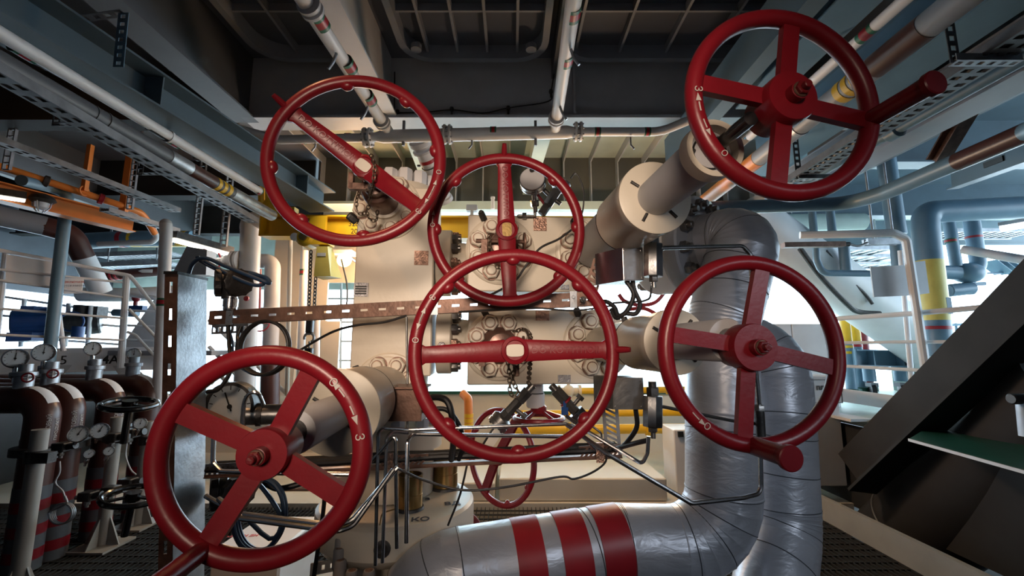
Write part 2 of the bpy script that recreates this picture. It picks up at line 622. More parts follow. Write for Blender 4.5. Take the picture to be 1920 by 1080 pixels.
M = {
    'red': mat('red_enamel', (0.19, 0.007, 0.014), 0.34, 0, 0.035, 90, 0.15, 9, spec=0.45),
    'red_dark': mat('red_primer', (0.14, 0.008, 0.012), 0.35, 0, 0.2, 90, 0.15, 9),
    'red_bright': mat('red_band', (0.36, 0.015, 0.025), 0.4),
    'chalk': mat('white_marking', (0.50, 0.46, 0.43), 0.6),
    'cream': mat('cream_block_paint', (0.68, 0.615, 0.51), 0.38, 0, 0.06, 40, 0.08, 3, stain=(0.30, 0.22, 0.15), st=0.70, ss=14),
    'cream_clean': mat('cream_wall_paint', (0.62, 0.57, 0.49), 0.5, 0, 0.03, 30, 0.06, 2),
    'white': mat('white_paint', (0.72, 0.72, 0.74), 0.45, 0, 0.03, 40, 0.06, 3, stain=(0.35, 0.24, 0.16), st=0.74),
    'grey_light': mat('light_grey_paint', (0.50, 0.50, 0.52), 0.45, 0, 0.04, 40, 0.08, 4),
    'grey': mat('mid_grey_paint', (0.27, 0.29, 0.33), 0.45, 0, 0.05, 40, 0.10, 3),
    'grey_dark': mat('dark_grey_paint', (0.085, 0.092, 0.105), 0.5, 0, 0.05, 30, 0.12, 3),
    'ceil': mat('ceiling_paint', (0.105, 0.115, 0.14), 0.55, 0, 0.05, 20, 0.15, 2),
    'bluegrey': mat('blue_grey_paint', (0.12, 0.215, 0.30), 0.4, 0, 0.05, 40, 0.10, 4),
    'foil': foil_mat(),
    'bluegrey_shaded': mat('shaded_blue_grey_paint', (0.085, 0.13, 0.165), 0.4, 0, 0.05, 40, 0.10, 4),  # blue grey copy with shade put into the colour for dim overhead steel
    'brace_dark': mat('dark_brace_paint', (0.035, 0.035, 0.037), 0.75, 0, 0.05, 30, 0.15, 3, spec=0.15),
    'dull_white': mat('dull_white_paint', (0.30, 0.285, 0.265), 0.5, 0, 0.05, 30, 0.12, 3),
    'galv': mat('galvanised_steel', (0.36, 0.38, 0.41), 0.45, 0.8, 0.10, 70, 0.25, 12),
    'galv_dark': mat('dull_galvanised_steel', (0.16, 0.165, 0.18), 0.5, 0.7, 0.10, 70, 0.3, 8),
    'steel': mat('stainless_steel', (0.52, 0.52, 0.53), 0.24, 1.0, 0.04, 60, 0.10, 20),
    'steel_dark': mat('dull_steel', (0.22, 0.215, 0.21), 0.35, 0.9, 0.10, 50, 0.25, 20),
    'iron': mat('dark_iron', (0.06, 0.058, 0.058), 0.45, 0.6, 0.2, 60, 0.3, 20),
    'rust': mat('brown_weathered_steel', (0.17, 0.095, 0.07), 0.45, 0.45, 0.12, 60, 0.35, 18, stain=(0.09, 0.05, 0.04), st=0.6, ss=20),
    'rustchain': mat('chain_steel', (0.10, 0.075, 0.055), 0.45, 0.7, 0.2, 80, 0.3, 30),
    'copper': mat('brown_packing_sleeve', (0.11, 0.055, 0.04), 0.28, 0.35, 0.05, 60, 0.2, 10),
    'brass': mat('brass_bronze', (0.30, 0.20, 0.08), 0.28, 0.9, 0.05, 60, 0.2, 10),
    'plate': mat('copper_nameplate', (0.33, 0.20, 0.15), 0.3, 0.7, 0.5, 120, 0.45, 60),
    'plate_grey': mat('grey_nameplate', (0.30, 0.29, 0.30), 0.35, 0.6, 0.3, 150, 0.3, 60),
    'black': mat('black_rubber', (0.012, 0.012, 0.014), 0.45, 0, 0.1, 80, 0.2, 10),
    'black_gloss': mat('black_rod', (0.010, 0.010, 0.012), 0.18, 0.2, 0.02, 80, 0.2, 10),
    'bluecable': mat('blue_cable_sheath', (0.018, 0.045, 0.10), 0.4, 0, 0.05, 60, 0.2, 10),
    'blue': mat('blue_motor_paint', (0.012, 0.055, 0.20), 0.4, 0, 0.05, 30, 0.2, 5),
    'yellow': mat('yellow_paint', (0.66, 0.40, 0.015), 0.42, 0, 0.05, 40, 0.10, 5),
    'yellow_pale': mat('pale_yellow_paint', (0.62, 0.50, 0.12), 0.45, 0, 0.05, 40, 0.10, 5),
    'orange': mat('orange_paint', (0.62, 0.20, 0.035), 0.42, 0, 0.05, 40, 0.10, 5),
    'brown': mat('brown_pipe_paint', (0.065, 0.020, 0.015), 0.36, 0, 0.05, 40, 0.15, 5),
    'green': mat('green_deck_paint', (0.012, 0.075, 0.055), 0.35, 0, 0.08, 40, 0.2, 4),
    'green_band': mat('green_band', (0.015, 0.13, 0.07), 0.45),
    'palegreen': mat('pale_green_paint', (0.58, 0.68, 0.62), 0.5, 0, 0.04, 30, 0.1, 3),
    'tan': mat('olive_panel_paint', (0.115, 0.113, 0.10), 0.5, 0, 0.04, 30, 0.15, 2),
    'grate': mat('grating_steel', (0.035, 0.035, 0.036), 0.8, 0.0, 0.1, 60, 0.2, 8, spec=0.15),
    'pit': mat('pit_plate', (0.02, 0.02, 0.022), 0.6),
    'dial': mat('gauge_dial', (0.72, 0.78, 0.82), 0.4),
    'ink': mat('black_ink', (0.012, 0.012, 0.012), 0.5),
    'ink_blue': mat('dark_lettering', (0.03, 0.035, 0.06), 0.5),
    'ink_red': mat('red_lettering', (0.55, 0.03, 0.03), 0.5),
    'hose_red': mat('red_hose', (0.45, 0.03, 0.04), 0.4),
    'lamp': mat('lit_tube', (0.9, 0.9, 0.85), 0.5, emit=(1.0, 0.93, 0.78, 7.0)),
    'lamp_sodium': mat('lit_sodium_lens', (0.9, 0.6, 0.3), 0.5, emit=(1.0, 0.50, 0.16, 14.0)),
    'lamp_white': mat('lit_white_tube', (0.9, 0.9, 0.9), 0.5, emit=(0.85, 0.93, 1.0, 6.0)),
    'cap_grey': mat('grey_plastic_cap', (0.26, 0.25, 0.25), 0.5, 0, 0.05, 50, 0.1, 8),
    'plastic': mat('clear_plastic', (0.5, 0.6, 0.75), 0.15),
}
# ------------------------------------------------------------------ the setting
X1, Y1v, Z1 = V((1, 0, 0)), V((0, 1, 0)), V((0, 0, 1))
mb = MB()                                   # open steel grating around the tree
x = -6.0
while x < 3.1:
    mb.box((x - 0.0025, -0.6, -0.03), (x + 0.0025, 4.88, 0.0)); x += 0.045
y = -0.6
while y < 4.88:
    mb.box((-6.0, y - 0.004, -0.012), (3.1, y + 0.004, -0.001)); y += 0.11
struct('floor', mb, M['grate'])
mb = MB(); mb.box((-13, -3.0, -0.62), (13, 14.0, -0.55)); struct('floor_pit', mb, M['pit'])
mb = MB(); mb.box((-6.5, 4.9, -0.3), (3.7, 7.2, 0.03)); struct('floor_back', mb, M['cream_clean'])
mb = MB(); mb.box((3.75, -3.0, 0.86), (13.0, 14.0, 0.95)); mb.box((-13, 7.2, 0.86), (3.75, 14.0, 0.95))
struct('deck_floor', mb, M['palegreen'])
mb = MB(); mb.box((-6.5, 7.16, 0.0), (3.75, 7.2, 0.95)); struct('wall_back_low', mb, M['cream_clean'])
mb = MB(); mb.box((-3.6, 7.10, 0.95), (3.75, 7.22, 1.0)); struct('trim_1', mb, M['green'])
# deck edge girder on the right: dark web, pale top flange
mb = MB(); mb.box((3.70, 1.0, 0.0), (3.74, 5.6, 0.86)); struct('wall_right_low', mb, M['brace_dark'])
mb = MB(); mb.box((3.55, 4.62, 0.93), (3.78, 7.16, 0.96)); struct('trim_2', mb, M['white'])
mb = MB(); mb.box((3.10, 2.0, 0.0), (3.15, 4.88, 0.22)); struct('baseboard_right', mb, M['dull_white'])
# ceiling plate with stiffener grid
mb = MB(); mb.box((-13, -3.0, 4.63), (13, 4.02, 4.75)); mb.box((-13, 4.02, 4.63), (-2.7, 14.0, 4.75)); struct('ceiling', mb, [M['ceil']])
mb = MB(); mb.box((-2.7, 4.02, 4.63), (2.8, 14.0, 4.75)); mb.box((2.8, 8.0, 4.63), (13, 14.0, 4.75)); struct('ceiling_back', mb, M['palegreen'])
mb = MB(); mb.box((2.8, 4.02, 4.63), (13, 8.0, 4.75)); struct('ceiling_right', mb, M['bluegrey_shaded'])
mb = MB()
for i, xx in enumerate([-2.1, -1.72, -0.82, -0.53, -0.24, 0.05, 0.62, 1.05, 1.5, 1.95, 2.4]):
    mb.box((xx - 0.012, 0.5, 4.55), (xx + 0.012, 3.85, 4.63))
for yy in (1.6, 2.2, 2.75, 3.3):
    for a, b in ((-2.45, -1.26), (-1.02, 0.33), (0.45, 2.7)):
        mb.box((a, yy - 0.010, 4.56), (b, yy + 0.010, 4.63))
struct('ceiling_stiffeners', mb, M['grey'])
# hatch coaming: rounded frame hung under the plate
def rrect(x0, y0, x1, y1, r, n=6):
    out = []
    for cx, cy, a in ((x1 - r, y1 - r, 0), (x0 + r, y1 - r, 90), (x0 + r, y0 + r, 180), (x1 - r, y0 + r, 270)):
        for k in range(n + 1):
            t = math.radians(a + 90 * k / n)
            out.append(V((cx + r * math.cos(t), cy + r * math.sin(t), 0)))
    return out
mb = MB()
for x0, x1 in ((-1.06, 0.34), (-2.46, -1.34), (0.47, 2.6)):
    loop = rrect(x0, 0.6, x1, 3.86, 0.28)
    inn = rrect(x0 + 0.06, 0.66, x1 - 0.06, 3.80, 0.24)
    n = len(loop)
    vs = [p + Z1 * 4.49 for p in loop] + [p + Z1 * 4.49 for p in inn] + [p + Z1 * 4.63 for p in loop] + [p + Z1 * 4.63 for p in inn]
    fs = []
    for k in range(n):
        j = (k + 1) % n
        fs += [(k, n + k, n + j, j), (n + k, 3 * n + k, 3 * n + j, n + j), (k, j, 2 * n + j, 2 * n + k)]
    mb.add(vs, fs)
    if x0 == -1.06:
        for sx in (x0 + 0.16, x1 - 0.16):
            mb.cyl((sx, 3.66, 4.47), (sx, 3.66, 4.52), 0.05, n=14)
struct('ceiling_coaming', mb, M['grey'])
# deep girders
mb = MB(); mb.box((-2.65, 3.99, 3.95), (4.2, 4.03, 4.63)); mb.box((-2.65, 3.90, 3.93), (4.2, 4.15, 3.96))
for xx in (0.62, 1.9): mb.box((xx - 0.01, 3.92, 3.96), (xx + 0.01, 3.99, 4.63))
struct('ceiling_girder', mb, M['grey_light'])
mb = MB(); mb.box((-1.26, -1.0, 3.97), (-1.23, 3.99, 4.63)); mb.box((-1.36, -1.0, 3.95), (-1.13, 3.92, 3.97))
struct('ceiling_girder', mb, M['grey_light'])
mb = MB(); mb.box((-2.67, -1.0, 3.95), (-2.64, 4.0, 4.63)); mb.box((-2.78, -1.0, 3.93), (-2.53, 4.0, 3.95)); struct('ceiling_girder', mb, M['grey_dark'])
mb = MB(); mb.box((0.40, -1.0, 4.40), (0.43, 3.99, 4.63)); mb.box((2.75, -1.0, 3.95), (2.79, 4.0, 4.63)); struct('ceiling_girder', mb, M['grey_dark'])
# back girder wall with stiffeners, above the crane beam
mb = MB(); mb.box((-3.0, 6.3, 3.86), (4.0, 6.34, 4.63))
struct('wall_back', mb, M['tan'])
mb = MB()
xx = -2.9
while xx < 3.9:
    mb.box((xx - 0.008, 6.17, 3.88), (xx + 0.008, 6.3, 4.63))
    mb.box((xx - 0.008, 4.2, 4.50), (xx + 0.008, 6.17, 4.63)); xx += 0.41
struct('wall_back_stiffeners', mb, M['grey_light'])
mb = MB(); mb.box((-3.0, 6.10, 3.82), (4.0, 6.5, 3.86)); mb.box((-1.5, 6.0, 3.70), (4.0, 6.12, 3.82)); struct('trim_3', mb, M['palegreen'])
# side longitudinals further out and the far ends, with two added light blockers
mb = MB(); mb.box((-6.6, -3.0, 3.9), (-6.5, 9.0, 4.63)); struct('wall_left', mb, M['grey_dark'])
mb = MB(); mb.box((-6.4, -3.0, -0.6), (-6.3, 7.2, 1.40)); struct('light_blocker_left', mb, M['pit'])  # added black wall shutting out daylight so the manifold stays dark
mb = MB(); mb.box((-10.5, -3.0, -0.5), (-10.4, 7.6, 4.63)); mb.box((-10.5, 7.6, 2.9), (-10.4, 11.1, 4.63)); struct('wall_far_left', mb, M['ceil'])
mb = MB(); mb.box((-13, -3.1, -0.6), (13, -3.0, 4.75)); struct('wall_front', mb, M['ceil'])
mb = MB(); mb.box((4.7, -3.0, -0.6), (4.8, 3.35, 4.63)); struct('light_blocker_right', mb, M['ceil'])  # unseen wall added to cut daylight from the right
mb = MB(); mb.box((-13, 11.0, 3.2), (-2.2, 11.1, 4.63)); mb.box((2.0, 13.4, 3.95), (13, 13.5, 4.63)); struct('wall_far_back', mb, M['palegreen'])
mb = MB()
for yy in (5.2, 7.4, 9.6): mb.box((4.0, yy, 4.05), (13, yy + 0.03, 4.63)); mb.box((4.0, yy - 0.1, 4.02), (13, yy + 0.13, 4.05))
struct('ceiling_beam', mb, M['bluegrey_shaded'])
mb = MB()
for yy in (4.2, 6.4, 8.6): mb.box((-10.3, yy, 4.05), (-3.1, yy + 0.03, 4.63)); mb.box((-10.3, yy - 0.1, 4.02), (-3.1, yy + 0.13, 4.05))
struct('ceiling_beam', mb, M['brace_dark'])
mb = MB(); mb.box((3.95, -1.0, 3.75), (3.98, 5.4, 4.63)); mb.box((3.8, -1.0, 3.72), (4.1, 5.4, 3.75)); struct('ceiling_girder', mb, M['grey_dark'])
# ------------------------------------------------------------------ overhead steel, pipes and trays
def pipe(name, label, pts, rpx, mt, bend=0.12, cat='pipe', group=None, n=16, at=None, seg=6):
    q = [P(*p) for p in pts]
    r = m_of(rpx, q[at] if at is not None else q[len(q) // 2])
    t = thing(name, label, cat, q[-1], group)
    mb = MB(); mb.tube(q, r, n, bend=bend, seg=seg); mb.build('pipe_run', mt, t)
    return t, q, r


def band(t, a, b, r, mt, nm='band', grow=1.03):
    mb = MB(); mb.ring(a, b, r * grow, r * 0.97, 20); mb.build(nm, mt, t)


def tri_band(t, p, d, r, w, mats=('green_band', 'red_bright', 'green_band')):
    d = d.normalized()
    e = w * 0.25
    band(t, p - d * w / 2, p - d * (w / 2 - e), r, M[mats[0]])
    band(t, p - d * (w / 2 - e), p + d * (w / 2 - e), r, M[mats[1]], 'red_band', 1.035)
    band(t, p + d * (w / 2 - e), p + d * w / 2, r, M[mats[2]])


def hp(u, v, h):
    return PZ(u, v, CAM_Z + h)


def long_pipe(label, u0, v0, u1, v1, h, r, mt, ext=0.8, name='overhead_pipe', group=None):
    a, b = hp(u0, v0, h), hp(u1, v1, h)
    d = (b - a).normalized()
    t = thing(name, label, 'pipe', b, group)
    mb = MB(); mb.tube([a - d * ext, b + d * 0.0], r, 20); mb.build('pipe_run', mt, t)
    return t, a, b, d


# left side -------------------------------------------------------------
t = thing('overhead_beam', 'blue grey I beam running overhead at upper left', 'beam', P(610, 400, 4.8))
a, b = P(-6, 40, 1.85), P(612, 398, 4.75)
d = (b - a).normalized(); a = a - d * 0.8
sx_ = X1 * -0.05
mb = MB(); mb.ibeam(a + sx_, b + sx_, 0.30, 0.24, 0.014); mb.build('beam', M['bluegrey_shaded'], t)
for uu in (0.42, 0.86):
    q = a.lerp(b, uu); mb = MB(); mb.obox(q + UP * 0.12 + X1 * 0.02, X1 * 0.06, Y1v * 0.005, UP * 0.105); mb.build('stiffener', M['bluegrey_shaded'], t)

t, a, b, d = long_pipe('white overhead pipe under the left I beam with red bands', 20, 75, 486, 358, 1.50, 0.036, M['white'])
for (u, v, w) in ((46, 96, 0.10), (326, 265, 0.09), (484, 357, 0.06)):
    tri_band(t, hp(u, v, 1.5), d, 0.036, w)
q = hp(303, 248, 1.5); band(t, q - d * 0.10, q + d * 0.05, 0.036, M['black'], 'clamp_rubber', 1.08); band(t, q + d * 0.05, q + d * 0.07, 0.036, M['white'], 'clamp_ring', 1.3)
band(t, hp(372, 293, 1.5) - d * 0.01, hp(372, 293, 1.5) + d * 0.01, 0.036, M['iron'], 'clip', 1.1)
def at_u(a, b, u):
    """the point of line a-b that stands in picture column u"""
    lo, hi = -0.6, 1.4
    g = lambda f: (lambda s_: 960 + 800 * s_.x / (s_.y * CP + s_.z * SP))(a.lerp(b, f) - EYE)
    up_ = g(1.0) > g(0.0)
    for _ in range(40):
        m = (lo + hi) / 2
        if (g(m) < u) == up_: lo = m
        else: hi = m
    return a.lerp(b, (lo + hi) / 2)


t, a, b, d = long_pipe('thick grey overhead pipe at upper left with brown length and yellow chevrons', 5, 120, 510, 404, 1.38, 0.056, M['grey_dark'])
def seg_on(u0, u1, r, mt, nm, grow=1.02):
    band(t, at_u(a, b, u0), at_u(a, b, u1), r, M[mt], nm, grow)
seg_on(312, 352, 0.056, 'galv', 'clad_length', 1.06)
seg_on(353, 397, 0.056, 'brown', 'brown_length')
for u in (400, 410, 420): seg_on(u, u + 6, 0.056, 'yellow', 'yellow_chevron', 1.035)
seg_on(432, 510, 0.056, 'galv', 'clad_length', 1.03)
for u in (168, 192): seg_on(u, u + 3, 0.056, 'grey_dark', 'weld_band', 1.07)

def tray_run(label, u0, v0, u1, v1, h, w, mt, pitch=0.10, name='cable_tray', ext=0.6, grp=None):
    """perforated tray: floor plate with real slots and two upturned edges"""
    a, b = hp(u0, v0, h), hp(u1, v1, h)
    d = (b - a).normalized(); a = a - d * ext
    x_ = d.cross(UP).normalized()
    t = thing(name, label, 'cable tray', b, grp)
    mb = MB()
    for k in (-1, 1):
        mb.slotted(a + x_ * w * 0.25 * k, b + x_ * w * 0.25 * k, x_ * w * 0.5, 0.002, pitch, 0.5, 0.22, nrm=UP)
    mb.build('perforated_floor', mt, t)
    mb = MB()
    for k in (-1, 1): mb.beam(a + x_ * w / 2 * k + UP * 0.025, b + x_ * w / 2 * k + UP * 0.025, 0.002, 0.05, up=UP)
    mb.build('side_rail', mt, t)
    mb = MB()
    for k in range(3): mb.tube([a + x_ * w * (k - 1) * 0.25 + UP * 0.018, b + x_ * w * (k - 1) * 0.25 + UP * 0.018], 0.014, 6)
    mb.build('cable', M['black'], t)
    return t, a, b, x_


def hanger(label, u, v0, v1, Y, arm, mt='galv_dark', w=0.05, name='ladder_hanger'):
    """perforated hanger rail hanging from above with a short foot"""
    a, b = P(u, v0, Y), P(u, v1, Y)
    a = V((b.x, b.y, max(a.z, 3.0)))
    t = thing(name, label, 'hanger', b)
    mb = MB(); mb.slotted(a, b, X1 * w, 0.004, 0.06, 0.62, 0.18, nrm=Y1v); mb.build('rail', M[mt], t)
    mb = MB(); mb.slotted(b + UP * 0.01, b + X1 * arm + UP * 0.01, Y1v * w, 0.004, 0.05, 0.5, 0.22, nrm=UP); mb.build('foot', M[mt], t)
    return t


tray_run('perforated cable tray under the grey overhead pipe at upper left', 4, 150, 474, 418, 1.24, 0.11, M['galv_dark'])
hanger('perforated bracket under the left tray nearest the picture edge', 104, 205, 236, 2.6, 0.18)
hanger('perforated bracket under the left tray farther along', 262, 300, 328, 3.3, 0.16)
t = thing('perforated_bracket', 'perforated square bracket hanging over the left I beam', 'bracket', P(222, 125, 2.5))
a, b, c = P(150, 36, 2.2), P(232, 24, 2.2), P(222, 126, 2.2)
mb = MB(); mb.slotted(a + UP * 0.0, b, Y1v * 0.05, 0.004, 0.05, 0.5, 0.25, nrm=UP); mb.build('arm', M['galv_dark'], t)
mb = MB(); mb.slotted(b, c, X1 * 0.06, 0.004, 0.045, 0.45, 0.28, nrm=Y1v); mb.build('rail', M['bluegrey'], t)

tray_run('narrow bright cable tray crossing above the orange pipe', 25, 280, 330, 398, 1.62, 0.12, M['galv_dark'], ext=0.3)
tray_run('lower short cable tray behind the end of the orange beam', 195, 396, 330, 436, 1.50, 0.12, M['galv_dark'], ext=0.0)
for (u, v0, v1, Y, lab) in ((12, 190, 318, 4.3, 'dark ladder hanger at the left picture edge'), (243, 305, 392, 5.2, 'dark ladder hanger over the end of the orange beam'),
                            (368, 345, 440, 5.6, 'dark ladder hanger left of the lit tube lamp bracket'), (419, 395, 462, 5.0, 'dark ladder hanger right of the lit tube lamp')):
    t = thing('ladder_hanger', lab, 'hanger', P(u, v1, Y))
    a, b = P(u, v0, Y), P(u, v1, Y); a = V((b.x, b.y, 4.64)); w = 0.07
    mb = MB()
    for s_ in (-1, 1): mb.beam(a + X1 * w / 2 * s_, b + X1 * w / 2 * s_, 0.012, 0.03, up=Y1v)
    z = b.z
    while z < a.z:
        mb.beam(V((b.x - w / 2, b.y, z)), V((b.x + w / 2, b.y, z)), 0.012, 0.012); z += 0.075
    mb.build('ladder_rail', M['galv_dark'], t)

# centre ------------------------------------------------------------------
def sprinkler(label, u0, v0, u1, v1, h, r, bands, hooks, coup):
    a, b = hp(u0, v0, h), hp(u1, v1, h)
    d = (b - a).normalized()
    t = thing('overhead_pipe', label, 'pipe', b)
    mb = MB(); mb.tube([a - d * 0.6, b], r, 20); mb.build('pipe_run', M['white'], t)
    for (u, v) in bands: tri_band(t, hp(u, v, h), d, r, 0.10)
    for (u, v) in coup:
        q = hp(u, v, h)
        mb = MB(); mb.lathe(q - d * 0.04, d, [(r, 0), (r * 1.45, 0.01), (r * 1.45, 0.03), (r * 1.2, 0.035), (r * 1.2, 0.05), (r * 1.45, 0.055), (r * 1.45, 0.075), (r, 0.085)], 24); mb.build('coupling', M['grey_light'], t)
    for (u, v, s_) in hooks:
        q = hp(u, v, h) - UP * r
        mb = MB(); mb.tube(smooth_path([q, q - UP * 0.06 + X1 * 0.02 * s_, q - UP * 0.11 + X1 * 0.05 * s_], 5), 0.010, 8)
        mb.build('drain_spout', M['galv'], t)
    return t, a, b, d, r


sprinkler('white overhead pipe slanting down toward the upper left wheel', 570, 0, 728, 246, 1.95, 0.047,
          [(598, 38), (653, 122), (692, 184)], [(632, 88, -1), (690, 190, -1)], [(582, 14), (716, 228)])
sprinkler('white overhead pipe hanging straight ahead at top centre', 1076, 0, 1041, 240, 1.95, 0.047,
          [(1074, 22), (1062, 110)], [(1070, 80, 1), (1050, 190, 1)], [(1043, 222)])
hdr = thing('header_pipe', 'light grey header pipe crossing under the ceiling girder with red bands', 'pipe', P(900, 262, 3.69))
ya = 3.66
def hx(u, v=250): return P(u, v, ya)
mb = MB(); mb.tube([P(425, 236, 3.5), P(520, 262, 3.62), hx(690, 258)], m_of(8, hx(600)), 16, bend=0.25); mb.build('branch_pipe', M['white'], hdr)
mb = MB(); mb.tube([hx(1085, 247), hx(1240, 247), P(1300, 222, 3.5), P(1420, 150, 3.3)], m_of(8, hx(1200)), 16, bend=0.3); mb.build('branch_pipe', M['white'], hdr)
mb = MB(); mb.tube([hx(688, 258), hx(705, 257), hx(718, 256), hx(1064, 248), hx(1078, 247.5), hx(1090, 247)], 0.05, 22, radii=[m_of(8, hx(600)), m_of(8.5, hx(600)), m_of(12, hx(600)), m_of(12, hx(600)), m_of(9, hx(600)), m_of(8, hx(600))]); mb.build('main_pipe', M['white'], hdr)
for u, v in ((690, 258), (839, 252), (1084, 247)):
    q = hx(u, v); r_ = m_of(18, q)
    for s_ in (-1, 1):
        mb = MB(); mb.lathe(q + X1 * 0.012 * s_, X1 * s_, [(r_ * 0.5, 0), (r_, 0.002), (r_, 0.02), (r_ * 0.6, 0.024)], 28); mb.build('flange', M['white'], hdr)
    for k in range(8):
        p_ = q + (Y1v * math.cos(k * PI / 4) + UP * math.sin(k * PI / 4)) * r_ * 0.8
        mb = MB(); mb.cyl(p_ - X1 * 0.045, p_ + X1 * 0.045, 0.009, n=8); mb.build('bolt', M['galv'], hdr)
for u, v, rr in ((567, 262, 8), (653, 258, 8), (925, 250, 12), (1120, 247, 8), (1213, 247, 8)):
    tri_band(hdr, hx(u, v), X1, m_of(rr, hx(900)), 0.055)
for u, s_ in ((592, -1), (885, -1), (1182, 1)):
    q = hx(u, 262 if u < 600 else 258); mb = MB(); mb.tube([q, q - UP * 0.07, q - UP * 0.11 + X1 * s_ * 0.03], 0.009, 8); mb.build('drain_spout', M['galv'], hdr)
for u in (757, 1004):
    mb = MB(); q = hx(u, 250); mb.obox(q, X1 * 0.012, Y1v * 0.012, UP * 0.12); mb.build('pipe_hanger', M['galv'], hdr)
dp = thing('down_pipe', 'white pipe coming down behind the upper left wheel to the cap', 'pipe', P(832, 378, 4.3))
a, b = P(786, 262, 3.9), P(832, 372, 4.4)
d = (b - a).normalized(); r_ = m_of(16, a)
mb = MB(); mb.tube([a, b], r_, 24); mb.build('pipe_run', M['white'], dp)
mb = MB(); mb.lathe(a + d * 0.0, d, [(r_, 0), (r_ * 1.3, 0.01), (r_ * 1.3, 0.05), (r_ * 1.12, 0.06), (r_ * 1.12, 0.09), (r_ * 1.3, 0.1), (r_ * 1.3, 0.12), (r_, 0.13)], 28); mb.build('coupling', M['grey_light'], dp)
tri_band(dp, a.lerp(b, 0.32), d, r_, 0.07, ('white', 'red_bright', 'white'))
mb = MB(); mb.ring(a.lerp(b, 0.42) - d * 0.004, a.lerp(b, 0.42) + d * 0.004, r_ * 1.08, r_ * 0.98, 24); mb.nut(a.lerp(b, 0.42) + X1 * r_ * 1.2, X1, 0.012, 0.03); mb.nut(a.lerp(b, 0.42) - X1 * r_ * 1.2, -X1, 0.012, 0.03); mb.build('clamp', M['iron'], dp)
mb = MB(); mb.lathe(b - d * 0.02, d, [(r_, 0), (r_ * 1.15, 0.01), (r_ * 1.15, 0.05), (r_ * 0.7, 0.055)], 28); mb.build('end_cap', M['white'], dp)
# pale longitudinals beyond the girder
for (lab, x0) in (('pale longitudinal beam behind the upper left wheel', -1.08), ('pale longitudinal beam behind the dial gauge', 0.36)):
    t = thing('overhead_beam', lab, 'beam', (x0, 6.0, 3.9))
    mb = MB(); mb.ibeam(V((x0, 4.16, 3.98)), V((x0 - 0.12, 6.16, 3.98)), 0.16, 0.5, 0.014); mb.build('beam', M['palegreen'], t)
t = thing('cable', 'thin black cable clipped along the ceiling girder', 'cable', P(900, 205, 3.98))
mb = MB(); mb.tube(smooth_path([P(740, 135, 3.97), P(740, 206, 3.97), P(748, 211, 3.97), P(800, 210, 3.97), P(850, 206, 3.97), P(905, 212, 3.97), P(955, 202, 3.97), P(1028, 190, 3.97), P(1034, 168, 3.97), P(1040, 130, 3.9)], 5), 0.0065, 6); mb.build('sheath', M['black'], t)
for u, v in ((745, 210), (847, 205), (953, 203), (1033, 172)):
    q = P(u, v, 3.97); mb = MB(); mb.lathe(q, UP, [(0.018, -0.015), (0.022, 0.0), (0.018, 0.02)], 10); mb.cyl(q - UP * 0.015, q - UP * 0.06, 0.01, n=8); mb.build('clip', M['iron'], t)

# right side --------------------------------------------------------------
def flangebeam(label, x0, x1, z, y0, y1, h, mt, chan=0, name='overhead_beam'):
    t = thing(name, label, 'beam', ((x0 + x1) / 2, y1, z))
    mb = MB(); mb.ibeam(V(((x0 + x1) / 2, y0, z)), V(((x0 + x1) / 2, y1, z)), x1 - x0, h, 0.014, chan=chan); mb.build('beam', mt, t)
    return t


flangebeam('narrow channel beam running overhead behind the top right wheel', 1.63, 1.75, 3.60, 0.6, 4.3, 0.3, M['bluegrey_shaded'], chan=1)
flangebeam('wide pale overhead beam behind the top right wheel hub', 1.80, 2.05, 3.60, 0.6, 3.2, 0.3, M['bluegrey'])
t = thing('overhead_pipe', 'thin white overhead pipe with red bands beside the wide pale beam', 'pipe', (2.13, 3.4, 3.55))
mb = MB(); mb.tube([V((2.13, 0.8, 3.57)), V((2.13, 3.6, 3.57))], 0.034, 16); mb.build('pipe_run', M['white'], t)
for yy in (2.32, 2.95): tri_band(t, V((2.13, yy, 3.57)), Y1v, 0.034, 0.11)
t = thing('overhead_pipe', 'long overhead pipe at upper right with brown length and yellow grey hoops', 'pipe', P(1310, 385, 4.66))
pa, pb = hp(1800, 0, 1.6), hp(1312, 384, 1.6)
d = (pb - pa).normalized(); rr = 0.068
mb = MB(); mb.tube([pa - d * 0.6, pb], rr, 22); mb.build('pipe_run', M['grey'], t)
f_ = lambda u: min(((hp(u, v, 1.6) - pa).length, v) for v in [0])[0]
def on(u):      # point on the pipe axis under picture column u
    best = None
    for k in range(400):
        q = pa.lerp(pb, -0.1 + 1.1 * k / 399); s_ = q - EYE
        uu = 960 + 800 * s_.x / (s_.y * CP + s_.z * SP)
        if best is None or abs(uu - u) < best[0]: best = (abs(uu - u), q)
    return best[1]
band(t, on(1740), on(1642), rr, M['brown'], 'brown_length', 1.03)
for u0, u1 in ((1622, 1612), (1606, 1596), (1590, 1580)): band(t, on(u0), on(u1), rr, M['yellow'], 'yellow_hoop', 1.04)
band(t, on(1424), on(1312), rr, M['orange'], 'warm_lit_length', 1.03)  # orange band paints warm light onto the grey pipe
for u in (1498, 1384): band(t, on(u + 3), on(u - 3), rr, M['galv'], 'joint_band', 1.06)
mb = MB(); q = on(1600) + UP * rr; mb.tube([q, q + UP * 0.10, q + UP * 0.2 - X1 * 0.1], 0.012, 8, bend=0.04); mb.build('vent_tube', M['galv'], t)
flangebeam('broad beam with pale lit underside crossing the upper right', 2.42, 2.68, 3.45, 0.7, 4.2, 0.42, M['bluegrey'])
t, a, b, x_ = tray_run('perforated cable tray behind the handle of the top right wheel', 1884, 98, 1492, 342, 1.40, 0.16, M['galv_dark'], pitch=0.06, ext=0.5)
